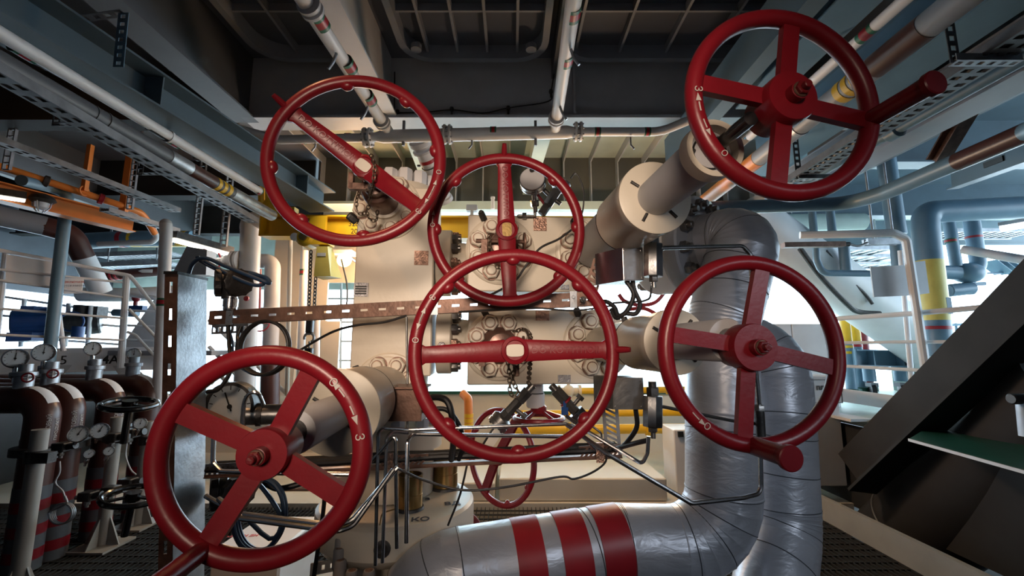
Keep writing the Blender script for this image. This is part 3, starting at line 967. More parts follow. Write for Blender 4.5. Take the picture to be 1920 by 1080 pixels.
for (u, v, lab) in ((1845, 118, 'perforated tray hanger at the right picture edge'), (1530, 336, 'perforated tray hanger under the top right wheel')):
    q = hp(u, v, 1.38); t = thing('tray_hanger', lab, 'hanger', q)
    mb = MB(); mb.slotted(q - X1 * 0.15, q + X1 * 0.17, Y1v * 0.05, 0.004, 0.05, 0.5, 0.25, nrm=UP); mb.obox(q + Y1v * -0.025 + UP * 0.015, X1 * 0.16, Y1v * 0.002, UP * 0.018); mb.build('arm', M['galv'], t)
    mb = MB(); mb.slotted(q - X1 * 0.14, q - X1 * 0.14 + UP * 0.42, X1 * 0.05, 0.004, 0.05, 0.5, 0.25, nrm=Y1v); mb.build('rail', M['galv_dark'], t)
t = thing('overhead_pipe', 'slim blue grey overhead pipe below the tray at upper right', 'pipe', (2.68, 3.9, 3.2))
mb = MB(); mb.tube([V((2.69, 0.9, 3.2)), V((2.66, 4.0, 3.2))], 0.036, 16); mb.build('pipe_run', M['bluegrey'], t)
mb = MB(); q = V((2.68, 2.75, 3.2)); mb.lathe(q, Y1v, [(0.037, 0), (0.055, 0.02), (0.055, 0.10), (0.037, 0.12)], 18); mb.build('coupling', M['bluegrey'], t)
flangebeam('lowest overhead beam at upper right with thin pale edge', 2.98, 3.22, 3.30, 0.8, 4.6, 0.32, M['grey'])
t = thing('overhead_pipe', 'blue grey pipe bending left below the beams at right with yellow label', 'pipe', P(1440, 388, 3.95))
pp = [P(1990, 215, 2.3), P(1930, 246, 2.52), P(1662, 360, 3.57), P(1590, 382, 3.95), P(1330, 390, 4.0)]
mb = MB(); mb.tube(pp, 0.064, 20, bend=0.3); mb.build('pipe_run', M['bluegrey'], t)
d = (pp[2] - pp[1]).normalized()
band(t, pp[1] - d * 0.3, pp[1].lerp(pp[2], 0.42), 0.064, M['brown'], 'brown_length', 1.03)
mb = MB(); q = pp[1].lerp(pp[2], 0.97) - d * 0.1 + V((-0.45, -0.55, -0.1)).normalized() * 0.063; mb.obox(q, d * 0.04, d.cross(V((-0.5, -0.8, 0))).normalized() * 0.014, V((-0.5, -0.8, 0)).normalized() * 0.004); mb.build('yellow_label', M['yellow'], t)
t = thing('overhead_brace', 'dark channel brace slanting between the beams at upper right', 'brace', P(1770, 290, 3.6))
mb = MB(); mb.ibeam(P(1766, 306, 3.5), P(1830, 200, 3.2), 0.12, 0.1, 0.012); mb.build('channel', M['rust'], t)
t = thing('overhead_beam', 'pale channel with dark slot at far right below the lowest beam', 'beam', P(1800, 360, 3.8))
a, b = P(1925, 306, 3.3), P(1786, 355, 4.2)
mb = MB(); mb.ibeam(a - (b - a).normalized() * 0.4, b, 0.1, 0.22, 0.012); mb.build('beam', M['bluegrey_shaded'], t)
q = a.lerp(b, 0.35) + UP * 0.11; mb = MB(); mb.obox(q - X1 * 0.012, (b - a).normalized() * 0.12, X1 * 0.008, UP * 0.025); mb.build('slot', M['ink'], t)
# ------------------------------------------------------------------ the tree: valve blocks, bonnets, stems
def BD(u, v, k):
    return B(u, v, D0 / k - D0)


def faceblk(mb, u0, u1, v0, v1, depth, d0=0.0, bev=0.006):
    um, vm = (u0 + u1) / 2, (v0 + v1) / 2
    xl, xr = TR.dot(B(u0, vm, d0)), TR.dot(B(u1, vm, d0))
    zt, zb = B(um, v0, d0).z, B(um, v1, d0).z
    c = TR * ((xl + xr) / 2) + TF * (D0 + d0 + depth / 2) + UP * ((zt + zb) / 2)
    mb.bbox(c, TR * ((xr - xl) / 2), TF * (depth / 2), UP * ((zt - zb) / 2), bev)
    return c, xr - xl, zt - zb


def bolt_circle(parent, c, n, rad, nr, nh, mat_, rot=0.0, stud=0.012, axis=None, hole=None):
    ax = axis if axis is not None else -TF
    x_, y_ = (TR, UP) if axis is None else frame(ax)[:2]
    for k in range(n):
        a = rot + 2 * PI * k / n
        p = c + x_ * (rad * math.cos(a)) + y_ * (rad * math.sin(a))
        mb = MB(); mb.nut(p, ax, nr, nh, stud, rot=a)
        mb.m = 1; mb.lathe(p, ax, [(nr * 1.06, 0.0), (nr * 1.06, 0.002)], 20); mb.lathe(p + ax.normalized() * (nh * 1.0), ax, [(nr * 0.66, 0), (nr * 0.66, 0.0015)], 16)
        mb.build('nut', [mat_, M['rust']], parent)


def nameplate(parent, u0, u1, v0, v1, mt, d=-0.004, k=1.0, lines=0):
    um, vm = (u0 + u1) / 2, (v0 + v1) / 2
    mb = MB()
    c = B(um, vm, d); w = m_of(u1 - u0, c); h = m_of(v1 - v0, c)
    mb.obox(c, TR * w / 2, TF * 0.003, UP * h / 2)
    for sx in (-1, 1):
        for sz in (-1, 1):
            q = c + TR * sx * w * 0.40 + UP * sz * h * 0.42
            mb.cyl(q, q - TF * 0.005, 0.0035, n=8)
    for j in range(lines):
        q = c + UP * (h * 0.22 - j * h * 0.17)
        mb.m = 1
        mb.obox(q - TF * 0.0032, TR * w * 0.40, TF * 0.0005, UP * h * 0.055)
        mb.m = 0
    return mb.build('nameplate', [mt, M['ink']], parent)


def bonnet(parent, uf, vf, label_rot=0.2, disc=1.0):
    """bolted round bonnet flange on a block face"""
    c = B(uf, vf, 0)
    r58 = m_of(58, c)
    mb = MB()
    mb.lathe(c, -TF, [(r58 * disc * 1.12, -0.004), (r58 * disc * 1.12, 0.008), (r58 * disc * 1.08, 0.014), (r58 * disc, 0.016), (r58 * disc * 0.98, 0.030), (r58 * 0.5, 0.032)], 48)
    mb.build('bonnet_flange', M['cream'], parent)
    bolt_circle(parent, c - TF * 0.030, 8, m_of(45, c), m_of(15.5, c), 0.036, M['cream'], rot=label_rot)
    return c


# left master block ------------------------------------------------
left = thing('gate_valve_block', 'tall cream steel valve block left of centre with round bolted cap on top', 'valve block', B(738, 812, 0.2))
mb = MB()
cL, wL, hL = faceblk(mb, 664, 812, 350, 706, 0.42)
mb.build('body', M['cream'], left)
topz = cL.z + hL / 2
ctop = V((cL.x, cL.y, topz))
mb = MB()
mb.lathe(ctop, UP, [(wL * 0.49, -0.02), (wL * 0.49, 0.035), (wL * 0.475, 0.05), (wL * 0.30, 0.056)], 48)
mb.build('cap_flange', M['cream'], left)
for k in range(12):
    a = 2 * PI * k / 12 + 0.18
    mb = MB(); mb.nut(ctop + UP * 0.048 + (TR * math.cos(a) + TF * math.sin(a)) * wL * 0.395, UP, 0.040, 0.075)
    mb.build('cap_bolt', M['white'], left)
# lower neck, flange with studs, under the block
botz = cL.z - hL / 2
nb = V((cL.x, cL.y, botz))
mb = MB()
mb.lathe(nb, -UP, [(wL * 0.42, -0.01), (wL * 0.40, 0.10), (wL * 0.36, 0.20), (wL * 0.40, 0.25), (wL * 0.62, 0.27), (wL * 0.62, 0.37), (wL * 0.52, 0.38), (wL * 0.52, botz - 0.955)], 40)
mb.build('neck', M['cream'], left)
for k in range(10):
    a = 2 * PI * k / 10 + 0.1
    mb = MB(); mb.nut(nb - UP * 0.27 + (TR * math.cos(a) - TF * math.sin(a)) * wL * 0.52, UP, 0.034, 0.055, 0.02)
    mb.build('stud_nut', M['grey_light'], left)
cA = bonnet(left, 727, 389, 0.25, 0.96)
# A: collar, brown sleeve, clevis lock
mb = MB(); mb.lathe(cA, -TF, [(0.115, 0.03), (0.11, 0.06), (0.088, 0.075), (0.088, 0.10), (0.07, 0.105)], 36); mb.build('collar', M['cream'], left)
mb = MB(); mb.lathe(cA, -TF, [(0.074, 0.10), (0.074, 0.25), (0.066, 0.262), (0.05, 0.268), (0.05, 0.33), (0.03, 0.335)], 32); mb.build('packing_sleeve', M['copper'], left, label='glossy brown packing sleeve behind the wheel hub')
mb = MB()
for t in (0.55, 0.75, 0.95):
    mb.torus(cA - TF * 0.18, -TF, 0.0745, 0.006, 10, 6, a0=t, a1=t + 0.12)
mb.build('sleeve_window', M['ink'], left)
mb = MB(); mb.lathe(cA, -TF, [(0.03, 0.32), (0.03, D0 - D0 / 1.27)], 20); mb.build('stem', M['steel_dark'], left)
mb = MB()
q = cA - TF * 0.34
q = cA - TF * 0.40
mb.obox(q - UP * 0.045 - TR * 0.045, TR * 0.035, TF * 0.014, UP * 0.014); mb.obox(q - UP * 0.02 - TR * 0.075, TR * 0.010, TF * 0.014, UP * 0.035)
mb.obox(q - UP * 0.02 - TR * 0.01, TR * 0.008, TF * 0.014, UP * 0.035)
mb.build('lock_bracket', M['rust'], left)
for (u, v, r_) in ((668, 415, 1), (0, 0, 0)):
    if r_:
        p = B(u, v, -0.02); mb = MB(); mb.nut(p, V((-0.6, -0.6, 0.5)), 0.022, 0.05, 0.0); mb.build('grease_fitting', M['iron'], left)
nameplate(left, 777, 803, 470, 497, M['plate'])
nameplate(left, 664, 690, 530, 556, M['plate_grey'], lines=4)
cW3 = bonnet(left, 728, 727, 0.39)

# right upper block -------------------------------------------------
def right_block(name, label, u0, u1, v0, v1, vb, vmid, cxu, plates):
    t = thing(name, label, 'valve block', B((u0 + u1) / 2, v1, 0.2))
    mb = MB()
    c, w, h = faceblk(mb, u0, u1, v0, v1, 0.46)
    mb.build('body', M['cream'], t)
    # end flange and neck towards the left block, axis along TR
    xl = TR.dot(B(813, vmid, 0)); xb = TR.dot(c) - w / 2
    ctr = TR * xl + TF * (D0 + 0.21) + UP * B(850, vmid, 0.1).z
    hh = m_of(62, ctr)
    mb = MB()
    th = m_of(27, ctr)
    mb.lathe(ctr + TR * 0.005, TR, [(hh * 0.97, 0), (hh, 0.006), (hh, th - 0.006), (hh * 0.96, th), (hh * 0.66, th + 0.006), (hh * 0.60, xb - xl + 0.02)], 44, hint=TF)
    mb.build('end_flange', M['cream'], t)
    for k in range(12):
        a = 2 * PI * k / 12 + 0.15
        p = ctr + TR * (th + 0.004) + (TF * math.cos(a) + UP * math.sin(a)) * hh * 0.82
        mb = MB(); mb.nut(p, TR, 0.028, 0.036, 0.014, rot=0.3); mb.build('flange_nut', M['steel_dark'] if k % 3 else M['plate'], t)
    p = B(828, vmid + 3, 0) - TF * 0.0
    for (a0, b0, a1, b1, mt) in plates:
        nameplate(t, a0, a1, b0, b1, mt)
    cB = bonnet(t, cxu[0], vb, 0.39)
    cW = bonnet(t, cxu[1], cxu[2], 0.39)
    return t, cB, cW


upb, cB_, cW1 = right_block('gate_valve_block', 'upper cream valve block right of centre carrying the small dial gauge', 877, 1097, 405, 547, 470, 487, (938, 1105, 472),
                            [(1000, 407, 1025, 433, M['plate']), (1050, 534, 1067, 543, M['plate_grey'])])
lob, cC_, cW2 = right_block('gate_valve_block', 'lower cream valve block right of centre with hanging lock chain', 877, 1137, 581, 721, 648, 637, (935, 1120, 645),
                            [(1004, 583, 1030, 601, M['plate']), (1046, 703, 1070, 717, M['plate_grey'])])


def stem_kit(t, c, kh, wide=0.062, lock=True):
    mb = MB(); mb.lathe(c, -TF, [(0.095, 0.03), (0.09, 0.05), (wide, 0.06), (wide, 0.15), (wide * 0.9, 0.165), (0.03, 0.17)], 32); mb.build('packing_sleeve', M['copper'], t)
    mb = MB(); mb.lathe(c, -TF, [(0.026, 0.16), (0.026, D0 - D0 / kh)], 20); mb.build('stem', M['steel_dark'], t)
    if lock:
        q = c - TF * 0.20
        mb = MB()
        mb.cyl(q - TR * 0.13 + UP * 0.0, q + TR * 0.11, 0.010, n=10)
        mb.obox(q - TR * 0.09 - UP * 0.045, TR * 0.014, TF * 0.014, UP * 0.05)
        mb.lathe(q + TR * 0.10, TR, [(0.045, 0), (0.045, 0.008), (0.02, 0.014)], 18)
        mb.build('lock_bracket', M['rust'], t)


stem_kit(upb, cB_, 1.23)
stem_kit(lob, cC_, 1.55)
for t, pts in ((upb, ((908, 410), (1078, 424))), (lob, ((912, 588), (1084, 588)))):
    for (u, v) in pts:
        p = B(u, v + 3, 0.0)
        mb = MB(); mb.nut(p, V((-0.25, -0.8, 0.5)), 0.019, 0.055, 0.01); mb.build('grease_fitting', M['iron'], t)
p = B(828, 648, 0) ; mb = MB(); mb.nut(p - TF * 0.0, -TF, 0.02, 0.012, 0.01); mb.build('plug', M['plate_grey'], lob)

# tubing head below the left block ---------------------------------
hd = thing('tubing_head', 'large round cream wellhead body bottom centre left with two brass sleeves', 'wellhead', P(742, 1180, 2.4))
zt = 0.95
hc = V((P(746, 934, 2.28).x, 2.28, 0))
mb = MB()
mb.lathe(V((hc.x, hc.y, zt)), -UP, [(0.02, 0.0), (0.365, 0.0), (0.380, 0.012), (0.382, 0.03), (0.382, 0.13), (0.35, 0.17), (0.27, 0.20), (0.27, 0.34), (0.42, 0.36), (0.42, 0.46), (0.40, 0.47), (0.40, 0.94)], 64, cap0=True)
mb.build('body', M['cream'], hd)
for (u, v, s_) in ((768, 954, 'a'), (834, 915, 'b')):
    r = ray(u, v); q = EYE + r * ((zt - CAM_Z) / r.z)
    rr = m_of(23, q)
    h_ = m_of(62, q)
    mb = MB()
    mb.lathe(q, UP, [(rr * 1.02, 0), (rr * 1.02, h_ * 0.45), (rr, h_ * 0.46), (rr, h_), (rr * 0.9, h_), (rr * 0.88, h_ * 0.3)], 36, cap0=False, cap1=False)
    sl = mb.build('sleeve', M['brass'], hd, label='brass sleeve standing in the wellhead top')
    mb = MB(); mb.lathe(q, UP, [(rr * 1.18, 0.001), (rr * 1.12, 0.012), (rr * 1.02, 0.014)], 36, cap0=False); mb.build('seat_ring', M['iron'], hd)
    mb = MB(); mb.lathe(q, UP, [(rr * 0.86, 0), (rr * 0.86, h_ * 0.78), (rr * 0.4, h_ * 0.80), (rr * 0.4, h_ * 0.9), (0.002, h_ * 0.9)], 20); mb.build('plug', M['steel_dark'], hd)
for s_, u, v, sz, rot in (('КО', 788, 974, 20, 0.16), ('ВД', 848, 944, 17, 0.22), ('З', 801, 936, 14, 0.2), ('О', 852, 919, 14, 0.2)):
    q = PZ(u, v, zt + 0.0015)
    text(s_, m_of(sz * 1.25, q), q + UP * 0.001, V((math.cos(rot), math.sin(rot), 0)), V((-math.sin(rot), math.cos(rot), 0)), M['ink_blue'], hd, bold=0.0012)
q = P(720, 993, 1.92)
d = (V((q.x, q.y, 0)) - hc); d.z = 0; d.normalize()
q = hc + d * 0.38 + UP * (zt - 0.075)
mb = MB(); mb.lathe(q, d, [(0.034, -0.01), (0.034, 0.012), (0.024, 0.014), (0.022, 0.004), (0.002, 0.004)], 20); mb.build('port', M['iron'], hd)
# grey capped bolts on the lower flange
k = 0
for (u, v) in ((640, 1016), (637, 1036), (639, 1058), (660, 1078), (692, 1078)):
    q = P(u, v - 8, 1.95 - 0.02 * k); rr = m_of(11, q)
    mb = MB(); mb.lathe(q, -UP, [(rr * 0.86, -0.002), (rr, 0.006), (rr, 0.045), (rr * 1.12, 0.05), (rr * 1.12, 0.075), (rr * 0.9, 0.08), (rr * 0.9, 0.16)], 18)
    cp = mb.build('flange_bolt_cap', M['cap_grey'], hd)
    mb = MB(); mb.lathe(q, UP, [(rr * 0.6, 0.001), (rr * 0.6, 0.004)], 16); mb.build('bolt_end', M['plate'], cp)
    k += 1

# actuator barrels --------------------------------------------------
def actuator(name, label, uf, vf, k0, kd, rd_px, kt, rt_px, krod, rod_mat, group=None, seam=True, body_scale=0.86):
    """stepped barrel out of a block face: tapered body, drum with end plate, tube, rod; k = how much nearer each end is"""
    c0 = BK(uf, vf, k0)
    ce = BK(uf, vf, kd)
    t = thing(name, label, 'valve actuator', c0)
    L = (ce - c0).length
    rd = m_of(rd_px, ce)
    mb = MB()
    mb.lathe(c0, -TF, [(rd * 0.80, -0.03), (rd * 0.82, L * 0.08), (rd * body_scale, L * 0.12), (rd * body_scale, L * 0.55), (rd * 0.93, L * 0.58), (rd * 0.93, L * 0.60)], 48)
    mb.build('barrel', M['grey_light'] if rod_mat == 'black_gloss' else M['cream'], t)
    mb = MB()
    mb.lathe(c0, -TF, [(rd * 0.93, L * 0.605), (rd * 0.965, L * 0.61), (rd * 0.965, L * 0.93), (rd, L * 0.94), (rd, L), (rd * 0.97, L + 0.002), (0.02, L + 0.002)], 56)
    mb.build('drum', M['cream'], t)
    mb = MB(); mb.torus(c0 - TF * L * 0.60, TF, rd * 0.935, 0.004, 56, 6); mb.build('seal_ring', M['ink'], t)
    ct = BK(uf, vf, kt)
    rt = m_of(rt_px, BK(uf, vf, (kd + kt) / 2))
    Lt = (ct - ce).length
    mb = MB(); mb.lathe(ce, -TF, [(rt * 1.0, -0.01), (rt, Lt - 0.004), (rt * 0.96, Lt), (0.004, Lt)], 40); mb.build('tube', M['grey_light'], t)
    for a in (0.9, 2.6, 4.2, 5.5):
        q = ce + (TR * math.cos(a) + UP * math.sin(a)) * rt * 1.32 - TF * 0.004
        d_ = (TR * math.cos(a) + UP * math.sin(a))
        mb = MB(); mb.cyl(q - d_ * rt * 0.25, q + d_ * rt * 0.25, 0.0055, n=8); mb.build('set_screw', M['iron'], t)
    for a in (1.9, 0.3):
        q = c0 - TF * L * 0.52 + (TR * math.cos(a) + UP * math.sin(a)) * rd * body_scale
        mb = MB(); mb.nut(q, (TR * math.cos(a) + UP * math.sin(a)), 0.013, 0.02); mb.build('vent_plug', M['iron'], t)
    ch = BK(uf, vf, krod)
    rr = 0.0165 if rod_mat == 'black_gloss' else 0.03
    mb = MB(); mb.lathe(ct, -TF, [(rr, -0.01), (rr, (ch - ct).length)], 24); mb.build('rod', M[rod_mat], t)
    return t, c0, ce, ct, rd, rt


acW1 = actuator('valve_actuator', 'long grey stepped actuator barrel slanting up right to the black rod', 1105, 472, 1.05, 1.62, 70, 2.16, 40, 2.60, 'black_gloss')
acW2 = actuator('valve_actuator', 'cream actuator barrel behind the right wheel beside the silver pipe', 1120, 645, 1.05, 1.66, 62, 2.12, 37, 2.25, 'steel_dark')
acW3 = actuator('valve_actuator', 'cream actuator barrel behind the lower left wheel', 728, 727, 1.04, 1.58, 80, 2.05, 37, 2.42, 'iron')
# end ring of the upper tube
t, c0, ce, ct, rd, rt = acW1
mb = MB(); mb.ring(ct - TF * -0.012, ct - TF * 0.03, rt * 1.22, rt * 0.99, 40); mb.build('end_ring', M['cream'], t)
mb = MB(); mb.torus(ct - TF * 0.002, TF, rt * 0.72, 0.003, 40, 6); mb.build('seal_ring', M['ink'], t)
for a in (1.0, 3.1, 5.2):
    mb = MB(); q = ct + (TR * math.cos(a) + UP * math.sin(a)) * rt * 0.72; mb.cyl(q, q - TF * 0.006, 0.006, n=10); mb.build('set_screw', M['iron'], t)
text('1  4 2', 0.022, ce - TF * (ct - ce).length * 0.55 + (-TR * 0.55 * rt - 0 * UP) - TF * 0 + UP * rt * 0.0 + (-TF * 0) , -TF, UP, M['ink'], t) if False else None

# handwheels ---------------------------------------------------------
def pw(c, a, r):
    return c + TR * (r * math.cos(a)) + UP * (r * math.sin(a))


def crank_wheel(label, uc, vc, k_rim, rpx, hu, hv, k_hub, rot, tube_px, hub_px, handle_a, hk, hr_px, marks, mat_='red'):
    c = BD(uc, vc, k_rim)
    ro = m_of(rpx, c)
    tr = m_of(tube_px / 2, c)
    R = ro - tr
    h = BD(hu, hv, k_hub)
    t = thing('handwheel', label, 'handwheel', c - UP * ro, 'four spoked red crank handwheels')
    mb = MB(); mb.torus(c, TF, R, tr, 96, 16); mb.build('rim', M[mat_], t)
    hr = m_of(hub_px, h)
    off = (h - c) - TF * (h - c).dot(TF)
    hL = 0.055
    hb = h + TF * hL          # back of hub
    for i in range(4):
        a = rot + i * PI / 2
        q0 = pw(h + TF * hL * 0.55, a, hr * 0.6); q1 = pw(c, a, R)
        mb = MB(); mb.beam(q0, q1, tr * 0.9, tr * 2.0, up=(-TR * math.sin(a) + UP * math.cos(a)))
        mb.build('spoke', M[mat_], t)
    mb = MB(); mb.lathe(hb + TF * 0.04, -TF, [(hr * 0.86, 0), (hr * 0.86, 0.04), (hr * 1.0, 0.045), (hr, hL + 0.034), (hr * 0.96, hL + 0.04), (hr * 0.3, hL + 0.04)], 40); mb.build('hub', M[mat_], t)
    mb = MB(); mb.lathe(h, -TF, [(hr * 0.34, -0.004), (hr * 0.34, 0.02), (hr * 0.25, 0.022)], 24); mb.build('stem_boss', M[mat_], t)
    mb = MB(); mb.nut(h - TF * 0.018, -TF, hr * 0.27, 0.014, 0.012); mb.build('stem_nut', M['red_dark'], t)
    mb = MB(); mb.torus(h - TF * 0.022, TF, hr * 0.26, 0.0025, 24, 6); mb.build('washer', M['rust'], t)
    hr2 = m_of(hr_px, c)
    q0 = pw(c, handle_a, R) + TF * tr * 0.6
    q1 = pw(c, handle_a, R) - TF * hk
    mb = MB(); mb.lathe(q0, -TF, [(hr2 * 0.80, 0), (hr2 * 0.80, (q1 - q0).length - 0.012), (hr2, (q1 - q0).length - 0.010), (hr2, (q1 - q0).length), (hr2 * 0.9, (q1 - q0).length + 0.002)], 28)
    mb.build('crank_handle', M[mat_], t)
    for (s_, a, sz) in marks:
        rim_text(t, c, R, tr, s_, a, sz)
    return t, c, R, tr


def rim_text(t, c, R, tr, s_, a, sz, arrow=0):
    q = pw(c, a, R) - TF * (tr * 1.0)
    rad = TR * math.cos(a) + UP * math.sin(a)
    tan = -TR * math.sin(a) + UP * math.cos(a)
    if s_ in ('>', '<'):
        s = 1 if s_ == '>' else -1
        mb = MB()
        n = 6
        for i in range(n):                       # the shaft follows the rim
            b0 = a - s * (0.02 + 0.10 * i / n); b1 = a - s * (0.02 + 0.10 * (i + 1) / n)
            mb.beam(pw(c, b0, R) - TF * tr * 1.0, pw(c, b1, R) - TF * tr * 1.0, 0.002, sz * 0.12, up=rad)
        tip = q + tan * s * sz * 0.7
        mb.prism([(0, 0), (-sz * 0.75, sz * 0.26), (-sz * 0.75, -sz * 0.26)], tip - TF * 0.0005, tan * s, rad, TF * 0.001)
        mb.build('arrow_mark', M['chalk'], t)
    else:
        text(s_, sz, q - TF * 0.0008, -tan if math.cos(a) > 0 else tan, rad if math.cos(a) > 0 else -rad, M['chalk'], t, name='letter_mark')


def cast_wheel(label, uc, vc, k_rim, rpx, hu, hv, k_hub, rot, tube_px, insert_mat, marks, peg=True, emboss=None, grp='cast two arm red handwheels', name='handwheel', mat_='red'):
    c = BD(uc, vc, k_rim)
    ro = m_of(rpx, c); tr = m_of(tube_px / 2, c); R = ro - tr
    h = BD(hu, hv, k_hub)
    t = thing(name, label, 'handwheel', c - UP * ro, grp)
    mb = MB(); mb.torus(c, TF, R, tr, 112, 16, sq=0.85)
    for i in range(8):                       # knuckles on the inside of the rim
        if i in (0, 4): continue
        a = rot + i * PI / 4
        q = pw(c, a, R - tr * 0.8)
        tan = -TR * math.sin(a) + UP * math.cos(a); rad = TR * math.cos(a) + UP * math.sin(a)
        b0 = len(mb.v)
        mb.ball(V((0, 0, 0)), 1.0, n=14, m=8)
        for j in range(b0, len(mb.v)):
            w = mb.v[j]
            mb.v[j] = q + tan * w.x * tr * 1.15 + rad * w.y * tr * 0.85 + TF * w.z * tr * 0.8
    mb.build('rim', M[mat_], t)
    hr = tr * 2.2
    for i in (0, 1):
        a = rot + i * PI
        d = (pw(c, a, R) - h); L = d.length; d.normalize()
        wv = (-TR * math.sin(a) + UP * math.cos(a)); wv = (wv - d * wv.dot(d)).normalized()
        nz = d.cross(wv).normalized()
        w0, w1 = tr * 1.75, tr * 1.15
        th = tr * 0.75
        vs = []; N = 10
        for j in range(N + 1):
            s_ = j / N
            w = w0 + (w1 - w0) * s_
            if s_ > 0.86: w = w1 * (1 + ((s_ - 0.86) / 0.14) ** 2 * 0.9)
            p = h + TF * 0.012 + d * (L * s_)
            tt = th * (1 - 0.25 * s_)
            for (yy, zz) in ((-1, -0.6), (-0.75, -1), (0.75, -1), (1, -0.6), (1, 0.6), (0.75, 1), (-0.75, 1), (-1, 0.6)):
                vs.append(p + wv * (w * yy) + nz * (tt * zz))
        fs = []
        for j in range(N):
            for k in range(8):
                fs.append((j * 8 + k, j * 8 + (k + 1) % 8, (j + 1) * 8 + (k + 1) % 8, (j + 1) * 8 + k))
        fs += [list(range(8))[::-1], [N * 8 + k for k in range(8)]]
        mb = MB(); mb.add(vs, fs); mb.build('spoke_arm', M[mat_], t, ang=50)
        if emboss and i == emboss[1]:
            nf = nz if nz.dot(TF) < 0 else -nz
            base = h + TF * 0.012 + d * (L * 0.52) + nf * (th * 0.88)
            dd = -d if emboss[2] else d
            text(emboss[0], tr * 1.5, base, dd, nf.cross(dd), M[mat_], t, name='cast_lettering', depth=0.0022)
    mb = MB(); mb.lathe(h + TF * 0.035, -TF, [(hr * 0.9, 0), (hr * 0.92, 0.035), (hr * 0.98, 0.04), (hr * 0.94, 0.05), (hr * 0.72, 0.054), (hr * 0.66, 0.049)], 40)
    mb.build('hub', M[mat_], t)
    a = rot
    tx, ty = TR * math.cos(a) + UP * math.sin(a), -TR * math.sin(a) + UP * math.cos(a)
    pl = [(math.copysign(abs(math.cos(b)) ** 0.6, math.cos(b)) * hr * 0.60, math.copysign(abs(math.sin(b)) ** 0.45, math.sin(b)) * hr * 0.42) for b in [2 * PI * k / 24 for k in range(24)]]
    mb = MB(); mb.prism(pl, h - TF * 0.010, tx, ty, -TF * 0.008); mb.build('stem_end', M[insert_mat], t)
    pl2 = [(x_ * 1.08, y_ * 1.12) for x_, y_ in pl]
    mb = MB(); mb.prism(pl2, h - TF * 0.010, tx, ty, -TF * 0.0035); mb.build('socket', M['ink'], t)
    if peg:
        q = pw(c, rot, R)
        dv = (TR * math.cos(rot) + UP * math.sin(rot)) * 0.75 - TF * 0.65
        mb = MB(); mb.tube([q, q + dv.normalized() * tr * 2.0, q + dv.normalized() * tr * 2.8], tr * 0.42, 10, radii=[tr * 0.6, tr * 0.5, tr * 0.38]); mb.build('spinner_peg', M[mat_], t)
    for (s_, a, sz) in marks:
        rim_text(t, c, R, tr, s_, a, sz)
    return t, c, R, tr


D = math.radians
cast_wheel('red cast handwheel at upper left with slanting two arm spoke over a brown sleeve', 666, 298, 1.38, 169, 683, 313, 1.29, D(143.5), 23, 'cream_clean',
           [('О', D(-9), 0.026), ('>', D(-18), 0.026), ('<', D(-30), 0.026), ('З', D(-40), 0.03)], emboss=('DO KOTTITIOII', 0, True))
cast_wheel('red cast handwheel at top centre with upright two arm spoke beside the dial gauge', 951, 428, 1.265, 148, 950, 432, 1.24, D(92.5), 20, 'brass',
           [('О', D(180), 0.026), ('<', D(172), 0.026)], emboss=('DO KOTTITIOII', 0, True))
cast_wheel('largest red cast handwheel in the centre with level two arm spoke', 967, 661, 1.63, 199, 965, 657, 1.60, D(1.5), 25, 'cream_clean',
           [('З', D(147), 0.026), ('<', D(157), 0.026), ('>', D(164), 0.026), ('О', D(173), 0.026)], emboss=('DO KOTTITIOII', 0, False))
crank_wheel('red four spoked handwheel at top right with crank handle pointing right', 1468, 194, 2.665, 191, 1488, 178, 2.76, D(-10), 32, 50, D(-8), 0.14, 21,
            [('З', D(177), 0.024), ('<', D(184), 0.024), ('>', D(203), 0.02), ('О', D(220), 0.02)])
crank_wheel('red four spoked handwheel at right in front of the silver pipes', 1411, 659, 2.24, 184, 1418, 651, 2.30, D(-11), 29, 45, D(-94), 0.12, 21,
            [('О', D(231), 0.022), ('>', D(226), 0.022)])
crank_wheel('red four spoked handwheel at lower left in front of the steel post', 491, 852, 2.44, 203, 490, 853, 2.49, D(62), 38, 48, D(242), 0.16, 21,
            [('О', D(46), 0.022), ('>', D(42), 0.024), ('<', D(22), 0.024), ('З', D(10), 0.024)])

